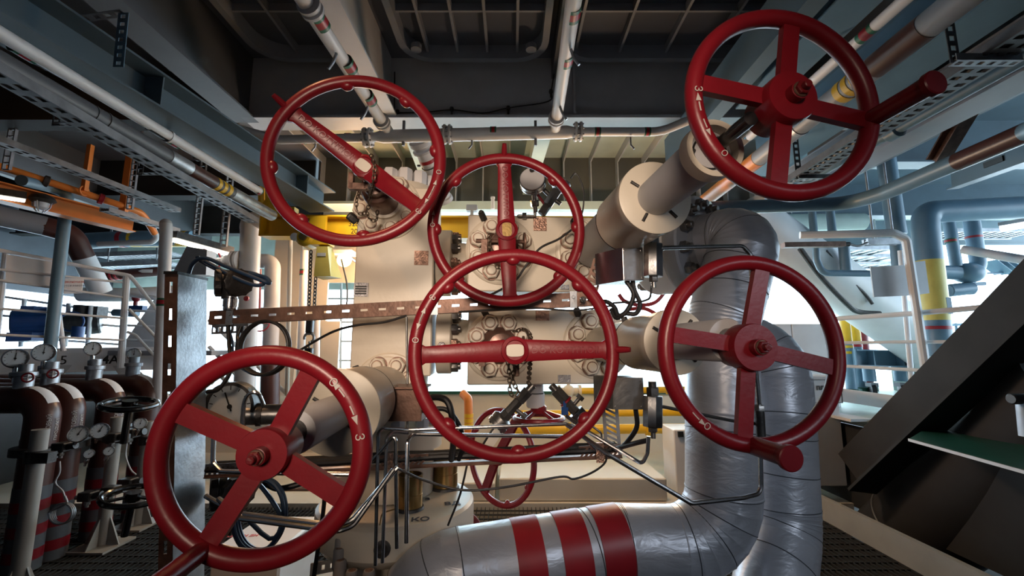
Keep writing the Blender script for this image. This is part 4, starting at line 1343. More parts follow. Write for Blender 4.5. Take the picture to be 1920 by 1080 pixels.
# silver clad pipes ---------------------------------------------------
def clad_pipe(t, pts, r, bend, seg, seams=0.30, name='pipe_run'):
    path = fillet(pts, bend, seg)
    # resample the straight stretches so the jacket shows its lap seams
    out = [path[0]]; rad = [r]
    for i in range(1, len(path)):
        a, b = path[i - 1], path[i]
        L = (b - a).length
        n = max(1, int(round(L / seams)))
        for j in range(1, n + 1):
            q = a.lerp(b, j / n)
            out.append(q); rad.append(r)
    P2 = []; R2 = []
    for i, q in enumerate(out):
        if 0 < i < len(out) - 1:
            tg = (out[i + 1] - out[i - 1]).normalized()
            w = 0.006
            P2 += [q - tg * w, q - tg * w * 0.4, q + tg * w * 0.4, q + tg * w]
            R2 += [r * (1 + random.uniform(-.003, .003)), r * 1.009, r * 1.007, r * (1 + random.uniform(-.003, .003))]
        else:
            P2.append(q); R2.append(r)
    mb = MB(); mb.tube(P2, r, 56, radii=R2)
    mb.m = 1
    last = None
    for i in range(1, len(path) - 1):          # dark lap joints of the jacket, a little skewed
        a_, b_ = path[i], path[i + 1]
        for f in ([0.0] if (b_ - a_).length < 0.25 else [0.0, 0.18, 0.62]):
            q = a_.lerp(b_, f)
            if last is not None and (q - last).length < 0.075: continue
            last = q
            tg = (path[i + 1] - path[i - 1]).normalized() if f == 0.0 else (b_ - a_).normalized()
            sk = V((random.uniform(-.09, .09), random.uniform(-.09, .09), random.uniform(-.09, .09)))
            mb.torus(q, tg + sk, r * 1.002, 0.0024, 56, 5)
    return mb.build(name, [M['foil'], M['grey_dark']], t, ang=22), path


RP = 0.162
sp1 = thing('insulated_pipe', 'thick silver clad pipe looping down right of centre with three red bands', 'pipe', P(1357, 1100, 2.05))
Fc = P(1302, 462, 2.36)
ax1 = (P(1412, 446, 2.12) - Fc).normalized()
A_, B_ = P(1160, 1020, 2.02), P(890, 1066, 1.92)
_, path1 = clad_pipe(sp1, [Fc + ax1 * 0.05, P(1400, 440, 2.12), P(1352, 610, 2.06), P(1357, 1022, 2.05), A_, P(775, 1085, 1.88), P(742, 1300, 1.86)], RP, 0.26, 7)
mb = MB(); mb.lathe(Fc - ax1 * 0.04, ax1, [(0.20, 0), (0.275, 0.002), (0.28, 0.01), (0.28, 0.075), (0.27, 0.085), (RP * 1.05, 0.088), (RP * 1.02, 0.12)], 56); fl1 = mb.build('flange', M['grey'], sp1, label='dark grey round pipe flange with large bolts')
fx, fy, fz = frame(ax1)
for kk in range(12):
    a = 2 * PI * kk / 12 + 0.2
    q = Fc + ax1 * 0.045 + (fx * math.cos(a) + fy * math.sin(a)) * 0.225
    mb = MB(); mb.nut(q, ax1, 0.033, 0.035, 0.025); mb.build('flange_nut', M['steel_dark'], sp1)
for (u, du) in ((984, 50), (1063, 52), (1136, 56)):
    f = (1160 - u) / (1160 - 890)
    q = A_.lerp(B_, f); tg = (B_ - A_).normalized(); w = m_of(du, q) / 2
    mb = MB(); mb.ring(q - tg * w, q + tg * w, RP * 1.022, RP * 1.006, 56); mb.build('red_band', M['red_bright'], sp1, label='red band around the silver pipe')
sp2 = thing('insulated_pipe', 'second silver clad pipe standing behind the right handwheel', 'pipe', P(1480, 1150, 2.3))
clad_pipe(sp2, [P(1230, 640, 2.66), P(1450, 648, 2.28), P(1459, 780, 2.24), P(1467, 985, 2.22), P(1425, 1270, 1.9)], RP, 0.24, 7)
# white spool between upper block and the flange
spool = thing('pipe_spool', 'short white pipe spool behind the upper actuator joined to the dark flange', 'pipe spool', P(1215, 590, 2.5))
e0 = Fc - ax1 * 0.62
mb = MB(); mb.lathe(e0, ax1, [(0.13, 0), (0.15, 0.2), (0.20, 0.32), (0.255, 0.36), (0.262, 0.38), (0.262, 0.56), (0.25, 0.575)], 52); mb.build('spool_body', M['white'], spool)
for kk in range(12):
    a = 2 * PI * kk / 12 + 0.2
    q = Fc - ax1 * 0.62 + ax1 * 0.36 + (fx * math.cos(a) + fy * math.sin(a)) * 0.225
    mb = MB(); mb.nut(q, -ax1, 0.033, 0.04, 0.02); mb.build('flange_nut', M['steel_dark'], spool)
# ------------------------------------------------------------------ steelwork, instruments and lines around the tree
def cable(name, label, cat, pts, r, mt, group=None, bend=None, n=10, sub=7):
    """pts as (u, v, Y) picture points"""
    q = [P(*p) for p in pts]
    mb = MB()
    if bend: mb.tube(q, r, n, bend=bend)
    else: mb.tube(smooth_path(q, sub), r, n)
    return mb.build(name, mt, label=label, cat=cat, group=group)


# upright channel post
post = thing('channel_post', 'upright galvanised steel channel post left of the lower left wheel', 'post', P(345, 1150, 1.8))
LEAN = V((0.09, 0, -1.0))
tp = P(333, 514, 1.75)
xw, yd = V((0.052, 0, 0)), V((0, 0.17, 0))
bt = tp + LEAN * tp.z
mb = MB()
mb.beam(tp + yd * 0.5 , bt + yd * 0.5, 0.17, 0.004, up=X1)                      # wide side plate
mb.build('side_plate', M['galv'], post)
mb = MB(); mb.slotted(tp - xw / 2 - yd * 0.0, bt - xw / 2, xw, 0.004, 0.11, 0.42, 0.36, nrm=Y1v); mb.build('slotted_face', M['rust'], post, label='slotted narrow face of the post coloured brown for warm light')  # brown colour stands for warm light on the galvanised face
mb = MB(); mb.beam(tp - xw / 2 + yd, bt - xw / 2 + yd, 0.052, 0.004, up=Y1v); mb.build('back_flange', M['galv_dark'], post)
mb = MB(); mb.obox(tp - xw / 2 + yd / 2 + Z1 * 0.006, xw * 0.56, yd * 0.53, Z1 * 0.006); mb.build('top_cap', M['black'], post)

# brown slotted strut across the front
strut = thing('slotted_strut', 'long brown slotted steel strut crossing the block above the centre wheel', 'strut', P(740, 590, 1.85))
sa, sb = P(392, 596, 1.88), P(1112, 560, 1.86)
sd = (sb - sa).normalized()
mb = MB()
hw = m_of(25, sa)
mb.slotted(sa, sb, UP * hw, 0.003, 0.080, 0.40, 0.415, nrm=Y1v)
mb.beam(sa + UP * hw / 2 + Y1v * 0.02, sb + UP * hw / 2 + Y1v * 0.02, 0.04, 0.003, up=UP)
mb.beam(sa - UP * hw / 2 + Y1v * 0.02, sb - UP * hw / 2 + Y1v * 0.02, 0.04, 0.003, up=UP)
mb.build('channel', M['rust'], strut)
for u in (432, 816, 1075):
    f = (u - 392) / 720; q = sa.lerp(sb, f) - Y1v * 0.004
    mb = MB(); mb.obox(q, X1 * 0.015, Y1v * 0.004, UP * hw * 0.62); mb.nut(q - Y1v * 0.004 + UP * 0.01, -Y1v, 0.008, 0.006); mb.build('clip', M['galv'], strut)
mb = MB()                                      # terminal strip hanging under its left end
e0 = sa - UP * hw * 0.9 + Y1v * 0.01
mb.slotted(e0 + sd * 0.01, e0 + sd * 0.17, UP * 0.04, 0.003, 0.022, 0.5, 0.25, nrm=Y1v); mb.build('hanging_clip_rail', M['galv_dark'], strut)

# lower cable tray with perforated ends
tray = thing('cable_tray', 'narrow tray of black cables running below the centre wheel', 'cable tray', P(760, 875, 1.8))
ta, tb = P(384, 884, 1.82), P(1166, 846, 1.84)
def tl(u): return ta.lerp(tb, (u - 384) / (1166 - 384))
th_ = m_of(26, ta)
mb = MB(); mb.beam(ta - UP * th_ * 0.42 + Y1v * 0.03, tb - UP * th_ * 0.42 + Y1v * 0.03, 0.075, 0.003, up=UP)
mb.beam(ta - UP * th_ * 0.36, tb - UP * th_ * 0.36, 0.004, th_ * 0.25, up=UP); mb.build('tray_floor', M['rust'], tray)
for (u0, u1) in ((696, 800), (1084, 1166)):
    mb = MB(); mb.slotted(tl(u0), tl(u1), UP * th_, 0.003, 0.019, 0.42, 0.16, slant=0.9, nrm=Y1v); mb.build('perforated_side', M['rust'], tray)
mb = MB(); mb.slotted(tl(384), tl(450), UP * th_, 0.003, 0.02, 0.5, 0.2, nrm=Y1v); mb.build('perforated_side', M['galv_dark'], tray)
for q in (tl(727), tl(1124)):
    mb = MB(); mb.obox(q - Y1v * 0.006, X1 * 0.016, Y1v * 0.004, UP * th_ * 0.7); mb.nut(q - Y1v * 0.01, -Y1v, 0.008, 0.008); mb.build('clip', M['plate'], tray)
for i in range(4):
    o_ = Y1v * (0.008 + 0.017 * i) + UP * (th_ * 0.12 + 0.008 * (i % 2))
    pts = [tl(384 + k * 60) + o_ + UP * random.uniform(-.004, .004) for k in range(14)]
    pts[-1] = tl(1160) + o_
    mb = MB(); mb.tube(smooth_path(pts, 4), 0.0125, 8)
    mb.build('cable', M['black'], None, label='black cable lying in the tray under the centre wheel', cat='cable', group='black cables in the lower tray')

# perforated uprights at its right end
up2 = thing('perforated_strut', 'dark perforated upright strut at the right end of the cable tray', 'strut', P(1155, 850, 1.86))
a_, b_ = P(1140, 712, 1.9), P(1150, 852, 1.87)
mb = MB(); mb.slotted(a_, b_, X1 * m_of(30, a_), 0.003, 0.021, 0.5, 0.2, slant=0.5, nrm=Y1v); mb.build('strip', M['galv_dark'], up2)
mb = MB(); mb.beam(a_ + X1 * 0.032 + Y1v * 0.02, b_ + X1 * 0.032 + Y1v * 0.02, 0.003, 0.04, up=Y1v); mb.build('flange', M['iron'], up2)
up3 = thing('perforated_strut', 'short brown perforated strut leaning under the upper actuator', 'strut', P(1108, 566, 1.85))
a_, b_ = P(1126, 484, 1.84), P(1100, 570, 1.84)
mb = MB(); mb.slotted(a_, b_, X1 * m_of(26, a_), 0.003, 0.024, 0.45, 0.18, slant=0.5, nrm=Y1v); mb.build('strip', M['rust'], up3)
mb = MB(); mb.beam(a_ + X1 * 0.03 + Y1v * 0.02, b_ + X1 * 0.03 + Y1v * 0.02, 0.003, 0.04, up=Y1v); mb.build('flange', M['galv_dark'], up3)
q = P(1093, 562, 1.82); mb = MB(); mb.nut(q, -Y1v, 0.014, 0.012, 0.012); mb.nut(q + X1 * 0.03 + UP * 0.01, -Y1v, 0.011, 0.012, 0.01); mb.build('bolt', M['iron'], up3)

# junction boxes and limit switches
def jbox(label, u0, u1, v0, v1, Y, dep, mt, side_u=None, lid=True):
    t = thing('junction_box', label, 'junction box', P((u0 + u1) / 2, v1, Y))
    a, b, c = P(u0, v1, Y), P(u1, v1, Y), P(u0, v0, Y)
    w = (b - a).length; h = c.z - a.z
    mid = (a + b) / 2 + UP * h / 2 + Y1v * dep / 2
    sk = X1 * (side_u or 0)
    vs = []
    for (sx, sz) in ((-1, -1), (1, -1), (1, 1), (-1, 1)):
        vs.append((a + b) / 2 + UP * h / 2 + X1 * sx * w / 2 + UP * sz * h / 2)
    vs += [q + Y1v * dep + sk * (1 if i in (0, 3) else 0.2) for i, q in enumerate(vs)]
    mb = MB(); mb.add(vs, [(0, 1, 2, 3), (4, 7, 6, 5), (0, 4, 5, 1), (1, 5, 6, 2), (2, 6, 7, 3), (3, 7, 4, 0)]); mb.build('case', mt, t)
    if lid:
        mb = MB(); mb.obox((a + b) / 2 + UP * h / 2 - Y1v * 0.003, X1 * w * 0.485, Y1v * 0.003, UP * h * 0.475)
        for sx in (-1, 1):
            for sz in (-1, 1): mb.nut((a + b) / 2 + UP * h / 2 - Y1v * 0.006 + X1 * sx * w * 0.42 + UP * sz * h * 0.41, -Y1v, 0.005, 0.004)
        mb.build('lid', mt, t)
    return t


b1 = jbox('stainless junction box hanging under the upper actuator', 1169, 1207, 464, 526, 1.66, 0.12, M['steel'], side_u=-0.085)
b2 = jbox('dark steel junction box hanging under the right hand actuator', 1150, 1208, 708, 768, 1.66, 0.12, M['steel_dark'], side_u=-0.05)
b3 = jbox('brown steel junction box beside the lower left actuator', 725, 790, 730, 790, 1.7, 0.12, M['rust'], side_u=0.0)
mb = MB(); q = P(758, 727, 1.69); mb.obox(q + Y1v * 0.06, X1 * m_of(38, q), Y1v * 0.075, UP * 0.004); mb.build('rain_lip', M['rust'], b3)


def limit_switch(label, u, v0, v1, w, Y):
    t = thing('limit_switch', label, 'limit switch', P(u, v1 + 18, Y))
    a, b = P(u, v0, Y), P(u, v1, Y)
    r = m_of(w / 2, a)
    mb = MB(); mb.lathe(b, a - b, [(r * 0.96, 0), (r, 0.004), (r, (a - b).length - 0.004), (r * 0.94, (a - b).length)], 8); mb.build('body', M['steel'], t)
    mb = MB(); mb.nut(a, UP, r * 0.62, m_of(16, a)); mb.lathe(a + UP * m_of(16, a), UP, [(r * 0.4, 0), (r * 0.4, 0.02)], 12); mb.build('gland', M['iron'], t)
    mb = MB(); mb.nut(b, -UP, r * 0.45, m_of(10, b)); mb.lathe(b - UP * m_of(10, b), -UP, [(r * 0.24, 0), (r * 0.24, 0.022)], 12); mb.build('lower_fitting', M['steel_dark'], t)
    return t


limit_switch('upper stainless limit switch beside the junction box', 1225, 458, 519, 36, 1.62)
limit_switch('lower stainless limit switch hanging beside the right wheel', 1224, 742, 800, 37, 1.62)
# lines that leave them
cable('cable', 'black cable looping left under the upper junction box', 'cable', [(1174, 526, 1.7), (1188, 552, 1.7), (1176, 582, 1.72), (1160, 592, 1.74), (1152, 576, 1.76), (1138, 566, 1.78), (1128, 566, 1.8)], 0.0095, M['black'])
cable('cable', 'black cable looping right under the upper junction box', 'cable', [(1186, 526, 1.7), (1190, 545, 1.7), (1200, 570, 1.7), (1192, 588, 1.71), (1172, 588, 1.73), (1156, 596, 1.75), (1146, 580, 1.78)], 0.0095, M['black'])
cable('instrument_tube', 'thin dark line from the upper limit switch down to the left', 'tube', [(1222, 536, 1.63), (1219, 560, 1.64), (1205, 565, 1.68), (1150, 568, 1.78)], 0.0042, M['iron'], bend=0.02)
cable('instrument_tube', 'bent stainless tube arching over in front of the silver elbow', 'tube', [(1228, 476, 1.60), (1240, 465, 1.60), (1392, 461, 1.64), (1408, 478, 1.65), (1412, 640, 1.68), (1424, 770, 1.70), (1427, 925, 1.70), (1392, 934, 1.66), (1296, 944, 1.60), (1140, 852, 1.62), (1062, 796, 1.7)], 0.0085, M['steel'], bend=0.035)
t_ = thing('tube_fitting', 'dark threaded coupling on the upright stainless tube beside the right wheel', 'fitting', P(1424, 820, 1.70))
mb = MB(); q = P(1424, 770, 1.70); q2 = P(1427, 818, 1.70); mb.cyl(q, q2, 0.017, n=14); mb.build('sleeve', M['iron'], t_)
mb = MB(); mb.nut(q, UP, 0.019, 0.022); mb.nut(q2, -UP, 0.019, 0.02); mb.build('nut', M['steel_dark'], t_)
cable('instrument_tube', 'dark rod from the lower limit switch across the silver pipe', 'tube', [(1240, 762, 1.62), (1388, 792, 1.72), (1424, 795, 1.72)], 0.0065, M['iron'], bend=0.02)
cable('instrument_tube', 'stainless tube bending down under the lower limit switch', 'tube', [(1216, 818, 1.62), (1214, 850, 1.62), (1204, 870, 1.62), (1190, 862, 1.62), (1100, 808, 1.68), (1062, 780, 1.74)], 0.0072, M['steel'], bend=0.03)
cable('cable', 'black cable curving down left of the lower limit switch', 'cable', [(1192, 768, 1.68), (1194, 800, 1.70), (1178, 826, 1.74), (1164, 840, 1.80)], 0.0095, M['black'])
cable('cable', 'black cable running level under the lower limit switch', 'cable', [(1213, 826, 1.64), (1195, 830, 1.68), (1166, 838, 1.78), (1150, 842, 1.84)], 0.0095, M['black'])
cable('cable', 'thick black cable arching out of the brown junction box', 'cable', [(789, 758, 1.72), (812, 745, 1.70), (838, 752, 1.68), (848, 785, 1.68), (850, 830, 1.74), (846, 862, 1.82)], 0.0125, M['black'])
cable('cable', 'second black cable dropping beside the arch from the brown box', 'cable', [(790, 770, 1.73), (836, 768, 1.73), (862, 800, 1.75), (868, 835, 1.80), (860, 862, 1.84)], 0.0095, M['black'])

# stainless lines in front of the wellhead
TB = lambda label, pts, r=0.0065, mt='steel', bend=0.02: cable('instrument_tube', label, 'tube', pts, r, M[mt], bend=bend)
TB('upright stainless tube nearest the left of the wellhead front', [(766, 806, 1.66), (718, 803, 1.62), (709, 812, 1.6), (704, 1060, 1.6)])
TB('second upright stainless tube from the left on the wellhead', [(765, 812, 1.68), (735, 810, 1.64), (725, 820, 1.62), (717, 1055, 1.6)])
TB('third upright stainless tube in front of the left brass sleeve', [(697, 865, 1.6), (738, 818, 1.6), (742, 826, 1.6), (744, 1028, 1.6)])
TB('fourth upright stainless tube crossing the left brass sleeve', [(1075, 822, 1.74), (1062, 819, 1.72), (775, 814, 1.66), (764, 826, 1.62), (762, 1018, 1.6)], 0.0075)
TB('long level stainless tube crossing under the centre wheel', [(766, 806, 1.66), (1062, 795, 1.72), (1078, 800, 1.72), (1116, 842, 1.72)])
TB('thin upright tube before the left valve block', [(762, 594, 1.83), (764, 700, 1.83), (764, 812, 1.8)], 0.005, 'steel_dark')
TB('upper diagonal stainless tube sweeping down left of the wellhead', [(746, 876, 1.56), (660, 976, 1.50), (632, 986, 1.48), (440, 962, 1.55), (386, 930, 1.6)], 0.0085, bend=0.04)
TB('lower diagonal stainless tube sweeping down left of the wellhead', [(738, 880, 1.54), (662, 986, 1.48), (634, 996, 1.46), (450, 972, 1.53), (410, 935, 1.58)], 0.0085, bend=0.04)
TB('stainless tube bending behind the lower left wheel', [(402, 778, 1.75), (399, 868, 1.72), (414, 884, 1.7), (520, 887, 1.7), (676, 890, 1.75)], 0.0085, bend=0.03)
TB('thin copper coloured tube curling at the wellhead side', [(742, 954, 1.95), (716, 962, 1.9), (712, 985, 1.88)], 0.003, 'brass')
cable('cable', 'long thin grey cable sagging across the white plinth', 'cable', [(744, 878, 1.58), (800, 902, 1.6), (870, 919, 1.62), (950, 913, 1.65), (1050, 894, 1.72), (1076, 898, 1.74), (1110, 886, 1.78), (1134, 868, 1.82), (1138, 848, 1.84)], 0.0042, M['iron'])
cable('cable', 'thin black cable hanging beside the right brass sleeve', 'cable', [(876, 870, 1.84), (868, 906, 1.84), (860, 935, 1.86), (840, 985, 1.9)], 0.0045, M['black'])
cable('cable', 'thin black cable rising from the strut across the left block', 'cable', [(762, 592, 1.86), (720, 604, 1.86), (668, 610, 1.86), (620, 624, 1.9), (560, 658, 1.95)], 0.0055, M['black'])
cable('cable', 'dark cable draped across the face of the upper right block', 'cable', [(1078, 426, 2.1), (1048, 448, 2.08), (1012, 466, 2.06), (985, 500, 2.05), (966, 526, 2.04), (930, 548, 2.0), (902, 560, 1.92)], 0.0058, M['iron'])
cable('cable', 'thin dark cable bowed from the diaphragm valve down to the block', 'cable', [(1070, 334, 2.08), (1080, 325, 2.08), (1093, 352, 2.08), (1094, 385, 2.08), (1088, 410, 2.08), (1078, 426, 2.08)], 0.0042, M['iron'])
cable('cable', 'pair of thin lines along the underside of the strut', 'cable', [(860, 585, 1.85), (985, 577, 1.85), (1075, 582, 1.86), (1150, 573, 1.86)], 0.0042, M['iron'])
cable('hose', 'red hose drooping behind the upper junction box cables', 'hose', [(1160, 552, 2.6), (1172, 565, 2.6), (1200, 572, 2.65), (1230, 566, 2.7), (1252, 540, 2.8)], 0.012, M['hose_red'])
cable('hose', 'red hose lying above the right actuator barrel', 'hose', [(1180, 580, 2.7), (1205, 578, 2.65), (1225, 586, 2.6), (1240, 600, 2.6)], 0.012, M['hose_red'])

# instruments --------------------------------------------------------
def gauge(label, u, v, rpx, Y, face, stem_to=None, back=False, stem_r=0.008, name='pressure_gauge', case='steel', needle=0.4, numerals=True, group=None):
    """dial gauge; face = direction the dial looks"""
    c = P(u, v, Y); r = m_of(rpx, c); f = V(face).normalized()
    t = thing(name, label, 'gauge', c - UP * r * 1.4, group)
    mb = MB(); mb.lathe(c - f * r * 0.55, f, [(r * 0.92, 0), (r * 0.97, 0.004), (r * 0.97, r * 0.5), (r, r * 0.52), (r, r * 0.68), (r * 0.88, r * 0.70), (r * 0.86, r * 0.60)], 40, cap0=True, cap1=False); mb.build('case', M[case], t)
    x_, y_, z_ = frame(f, UP)
    if x_.dot(X1) < 0 and f.y < 0: pass
    if not back:
        mb = MB(); mb.lathe(c + f * r * 0.04, f, [(r * 0.87, 0), (r * 0.87, 0.001)], 36); d_ = mb.build('dial', M['dial'], t)
        mb = MB()
        for k in range(11):
            a = D(-135 + 27 * k)
            dv = x_ * math.sin(a) + y_ * math.cos(a)
            q = c + f * (r * 0.04 + 0.0016) + dv * r * 0.68
            mb.beam(q, q + dv * r * (0.14 if k % 5 else 0.2), r * 0.035, 0.0006, up=f)
        mb.build('scale_mark', M['ink'], d_)
        mb = MB(); dv = x_ * math.sin(needle) + y_ * math.cos(needle)
        q = c + f * (r * 0.04 + 0.003); mb.beam(q - dv * r * 0.2, q + dv * r * 0.62, r * 0.06, 0.0008, up=f); mb.lathe(q - f * 0.001, f, [(r * 0.1, 0), (r * 0.1, 0.003)], 12); mb.build('needle', M['ink'], d_)
    if stem_to:
        e = P(*stem_to); mb = MB(); s0 = c - f * r * 0.2 + (e - c).normalized() * r * 0.9
        mb.cyl(s0, e, stem_r, n=12); mb.nut(s0.lerp(e, 0.35), e - s0, stem_r * 1.9, (e - s0).length * 0.35); mb.build('stem', M[case], t)
    return t, c, r


g1, c, r = gauge('round steel gauge seen from behind on top of the upper block', 999, 342, 25, 2.15, (0.12, 0.9, -0.12), (1004, 398, 2.2), back=True, stem_r=0.012)
mb = MB(); q = c + V((-0.12, -0.9, 0.12)).normalized() * r * 0.0; f = V((-0.12, -0.9, 0.12)).normalized()
mb.lathe(c + f * r * 0.55, f, [(r * 0.9, 0), (r * 0.9, 0.004), (r * 0.84, 0.007)], 36); mb.build('back_plate', M['grey_light'], g1)
mb = MB(); q = c + f * (r * 0.55 + 0.007) + UP * r * 0.62 + X1 * r * 0.0; mb.lathe(q, f, [(r * 0.19, 0), (r * 0.19, 0.002)], 20); mb.build('blowout_disc', M['ink'], g1)
mb = MB(); q = c + f * (r * 0.55 + 0.007); mb.beam(q + UP * -r * 0.2 + X1 * -r * 0.1, q + UP * -r * 0.2 + X1 * r * 0.35, 0.003, 0.002, up=f); mb.beam(q + UP * -r * 0.2 + X1 * r * 0.35, q - UP * r * 0.75 + X1 * r * 0.35, 0.003, 0.002, up=f); mb.build('stamped_line', M['ink'], g1)
mb = MB(); a_, b_ = P(1003, 399, 2.2), P(972, 405, 2.2); mb.tube([a_, P(1003, 405, 2.2), b_], 0.009, 10); mb.nut(P(987, 405, 2.2), -X1, 0.018, 0.022); mb.ball(b_, 0.008); mb.build('bleed_plug', M['steel_dark'], g1)


def needle_valve(label, pts, Y, disc, disc_r, parts, cat='instrument valve'):
    """string of fittings along a slanting axis: pts = start, end pixels; parts = (f0, f1, radius px, sides, material)"""
    a, b = P(pts[0], pts[1], Y), P(pts[2], pts[3], Y)
    t = thing('instrument_valve', label, cat, b)
    ax = b - a
    for (f0, f1, rp, n, mt, nm) in parts:
        mb = MB(); mb.cyl(a + ax * f0, a + ax * f1, m_of(rp, a), n=n, bev=0.002); mb.build(nm, M[mt], t)
    if disc_r:
        rr = m_of(disc_r, b); z_ = ax.normalized()
        mb = MB(); mb.lathe(b - z_ * rr * 0.5, z_, [(rr * 0.7, -rr * 0.2), (rr, 0), (rr, rr * 0.4), (rr * 0.92, rr * 0.42), (rr * 0.92, rr * 0.5), (rr, rr * 0.52), (rr, rr * 0.9), (rr * 0.5, rr * 1.0)], 32); mb.build('diaphragm_housing', M['steel_dark'], t)
        x_, y_, _ = frame(z_)
        for k in range(6):
            q = b + (x_ * math.cos(k * PI / 3) + y_ * math.sin(k * PI / 3)) * rr * 0.78 + z_ * rr * 0.42
            mb = MB(); mb.nut(q, z_, rr * 0.14, rr * 0.12); mb.build('bolt', M['iron'], t)
    return t, a, b


nv1, a, b = needle_valve('dark diaphragm valve slanting down left under the lower block', (1000, 722, 936, 792), 2.02, True, 20,
    [(0.0, 0.2, 7, 12, 'steel_dark', 'nipple'), (0.15, 0.42, 11, 6, 'steel_dark', 'union'), (0.42, 0.78, 9, 8, 'iron', 'body'), (0.74, 0.9, 12, 6, 'iron', 'hex')])
mb = MB(); q = a.lerp(b, 0.6); mb.cyl(q, q + (X1 * 0.6 - UP * 0.45) * 0.08, 0.010, n=10); mb.nut(q + (X1 * 0.6 - UP * 0.45) * 0.07, X1 * 0.6 - UP * 0.45, 0.016, 0.022); mb.build('bleed_screw', M['steel_dark'], nv1)
mb = MB(); q = b; mb.tube([b + (b - a).normalized() * 0.02, b + (b - a).normalized() * 0.05, P(904, 836, 2.0)], 0.005, 8); mb.build('tail_tube', M['iron'], nv1)
nv2, a, b = needle_valve('dark instrument valve with blue lever slanting down right under the lower block', (1033, 722, 1092, 786), 2.02, False, 0,
    [(0.0, 0.2, 7, 12, 'steel_dark', 'nipple'), (0.14, 0.45, 12, 6, 'steel_dark', 'union'), (0.45, 0.5, 13, 16, 'red', 'red_collar'), (0.5, 0.78, 9, 8, 'iron', 'body'), (0.78, 1.08, 17, 6, 'steel', 'head')])
mb = MB(); q = a.lerp(b, 0.42); lv = P(1058, 778, 1.98) - q
mb.obox(q + lv * 0.25 - Y1v * 0.02, lv * 0.3, Y1v * 0.003, lv.cross(Y1v).normalized() * 0.007)
mb.obox(q + lv * 0.72 - Y1v * 0.02, lv * 0.25, Y1v * 0.006, lv.cross(Y1v).normalized() * 0.015); mb.build('lever', M['blue'], nv2, label='blue lever')
mb = MB(); q = a.lerp(b, 0.66); e = P(1085, 748, 2.02); mb.cyl(q, e, 0.009, n=10); mb.nut(e, e - q, 0.020, 0.02); mb.build('side_plug', M['iron'], nv2)
mb = MB(); mb.tube([b, P(1128, 812, 2.0), P(1128, 834, 1.95)], 0.005, 8, bend=0.02); mb.build('tail_tube', M['steel'], nv2)
nv3, a, b = needle_valve('dark diaphragm valve slanting up right beside the dial gauge', (1015, 402, 1052, 346), 2.2, True, 17,
    [(0.0, 0.35, 8, 8, 'iron', 'union'), (0.3, 0.8, 10, 6, 'steel_dark', 'body')])
mb = MB(); q = a.lerp(b, 0.55); mb.cyl(q - X1 * 0.05 + UP * 0.05, q, 0.012, n=10); mb.cyl(q + X1 * 0.0, q + X1 * 0.045 - UP * 0.035, 0.012, n=10); mb.build('side_port', M['iron'], nv3)
mb = MB(); q = a.lerp(b, 0.25); mb.cyl(q, q - X1 * 0.06 + UP * 0.09, 0.008, n=8); mb.build('red_lever', M['red'], nv3)


def transmitter(label, u, v, rpx, Y, foot_v, lean=0.0):
    c = P(u, v, Y); r = m_of(rpx, c)
    t = thing('pressure_transmitter', label, 'transmitter', P(u, foot_v, Y))
    for s_ in (-1, 1):
        mb = MB()
        n = 36
        prof = []
        q = c + X1 * s_ * r * 0.48 + Y1v * (-0.35 * r * s_) * 0
        mb.lathe(q - X1 * 0, V((s_ * 0.75, -0.5, -0.05)), [(r * 0.5, -r * 0.5), (r * 0.80, -r * 0.35), (r * 0.80, r * 0.05), (r * 0.92, r * 0.08), (r * 0.92, r * 0.42), (r * 0.8, r * 0.5), (0.004, r * 0.52)], n)
        base = [w.copy() for w in mb.v]
        z_ = V((s_ * 0.75, -0.5, -0.05)).normalized()
        for i, w in enumerate(mb.v):
            d_ = w - q; h_ = d_.dot(z_); rad = d_ - z_ * h_
            if rad.length > r * 0.85 and (i % n) % 3 == 0: mb.v[i] = q + z_ * h_ + rad * 1.07
        mb.build('cover', M['iron'], t)
    mb = MB(); mb.lathe(c - UP * r * 1.0, UP, [(r * 0.42, -0.01), (r * 0.5, r * 0.4), (r * 0.7, r * 0.8), (r * 0.6, r * 1.4), (r * 0.3, r * 1.6)], 24); mb.build('housing', M['iron'], t)
    f = P(u, foot_v, Y)
    mb = MB(); L = (c - UP * r - f).length
    mb.lathe(f, UP, [(r * 0.40, 0), (r * 0.42, 0.004), (r * 0.42, L * 0.25), (r * 0.46, L * 0.27), (r * 0.46, L * 0.85), (r * 0.40, L * 0.9), (r * 0.40, L)], 28); mb.build('neck', M['steel'], t)
    return t


transmitter('dark two lobed pressure transmitter on the left end of the strut', 431, 530, 27, 1.88, 582)
transmitter('dark two lobed pressure transmitter low behind the lower left wheel', 428, 922, 32, 1.9, 1000)
gg, c, r = gauge('large dial gauge behind the upper rim of the lower left wheel', 432, 762, 45, 1.95, (0.08, -0.95, -0.05), None, needle=-0.35, case='iron')
cable('instrument_tube', 'curled stainless pigtail in front of the large dial gauge', 'tube', [(456, 806, 1.85), (457, 760, 1.85), (468, 738, 1.85), (484, 738, 1.86), (494, 758, 1.9)], 0.0085, M['steel'])
pt = thing('pipe_spool', 'short horizontal steel barrel beside the large dial gauge', 'pipe spool', P(510, 800, 1.95))
a, b = P(455, 778, 1.97), P(562, 776, 2.05)
mb = MB(); mb.cyl(a, b, m_of(19, a), n=28, bev=0.003); mb.build('barrel', M['steel_dark'], pt)
mb = MB(); mb.ring(a.lerp(b, 0.25), a.lerp(b, 0.34), m_of(21.5, a), m_of(18, a), 28); mb.build('clamp', M['iron'], pt)

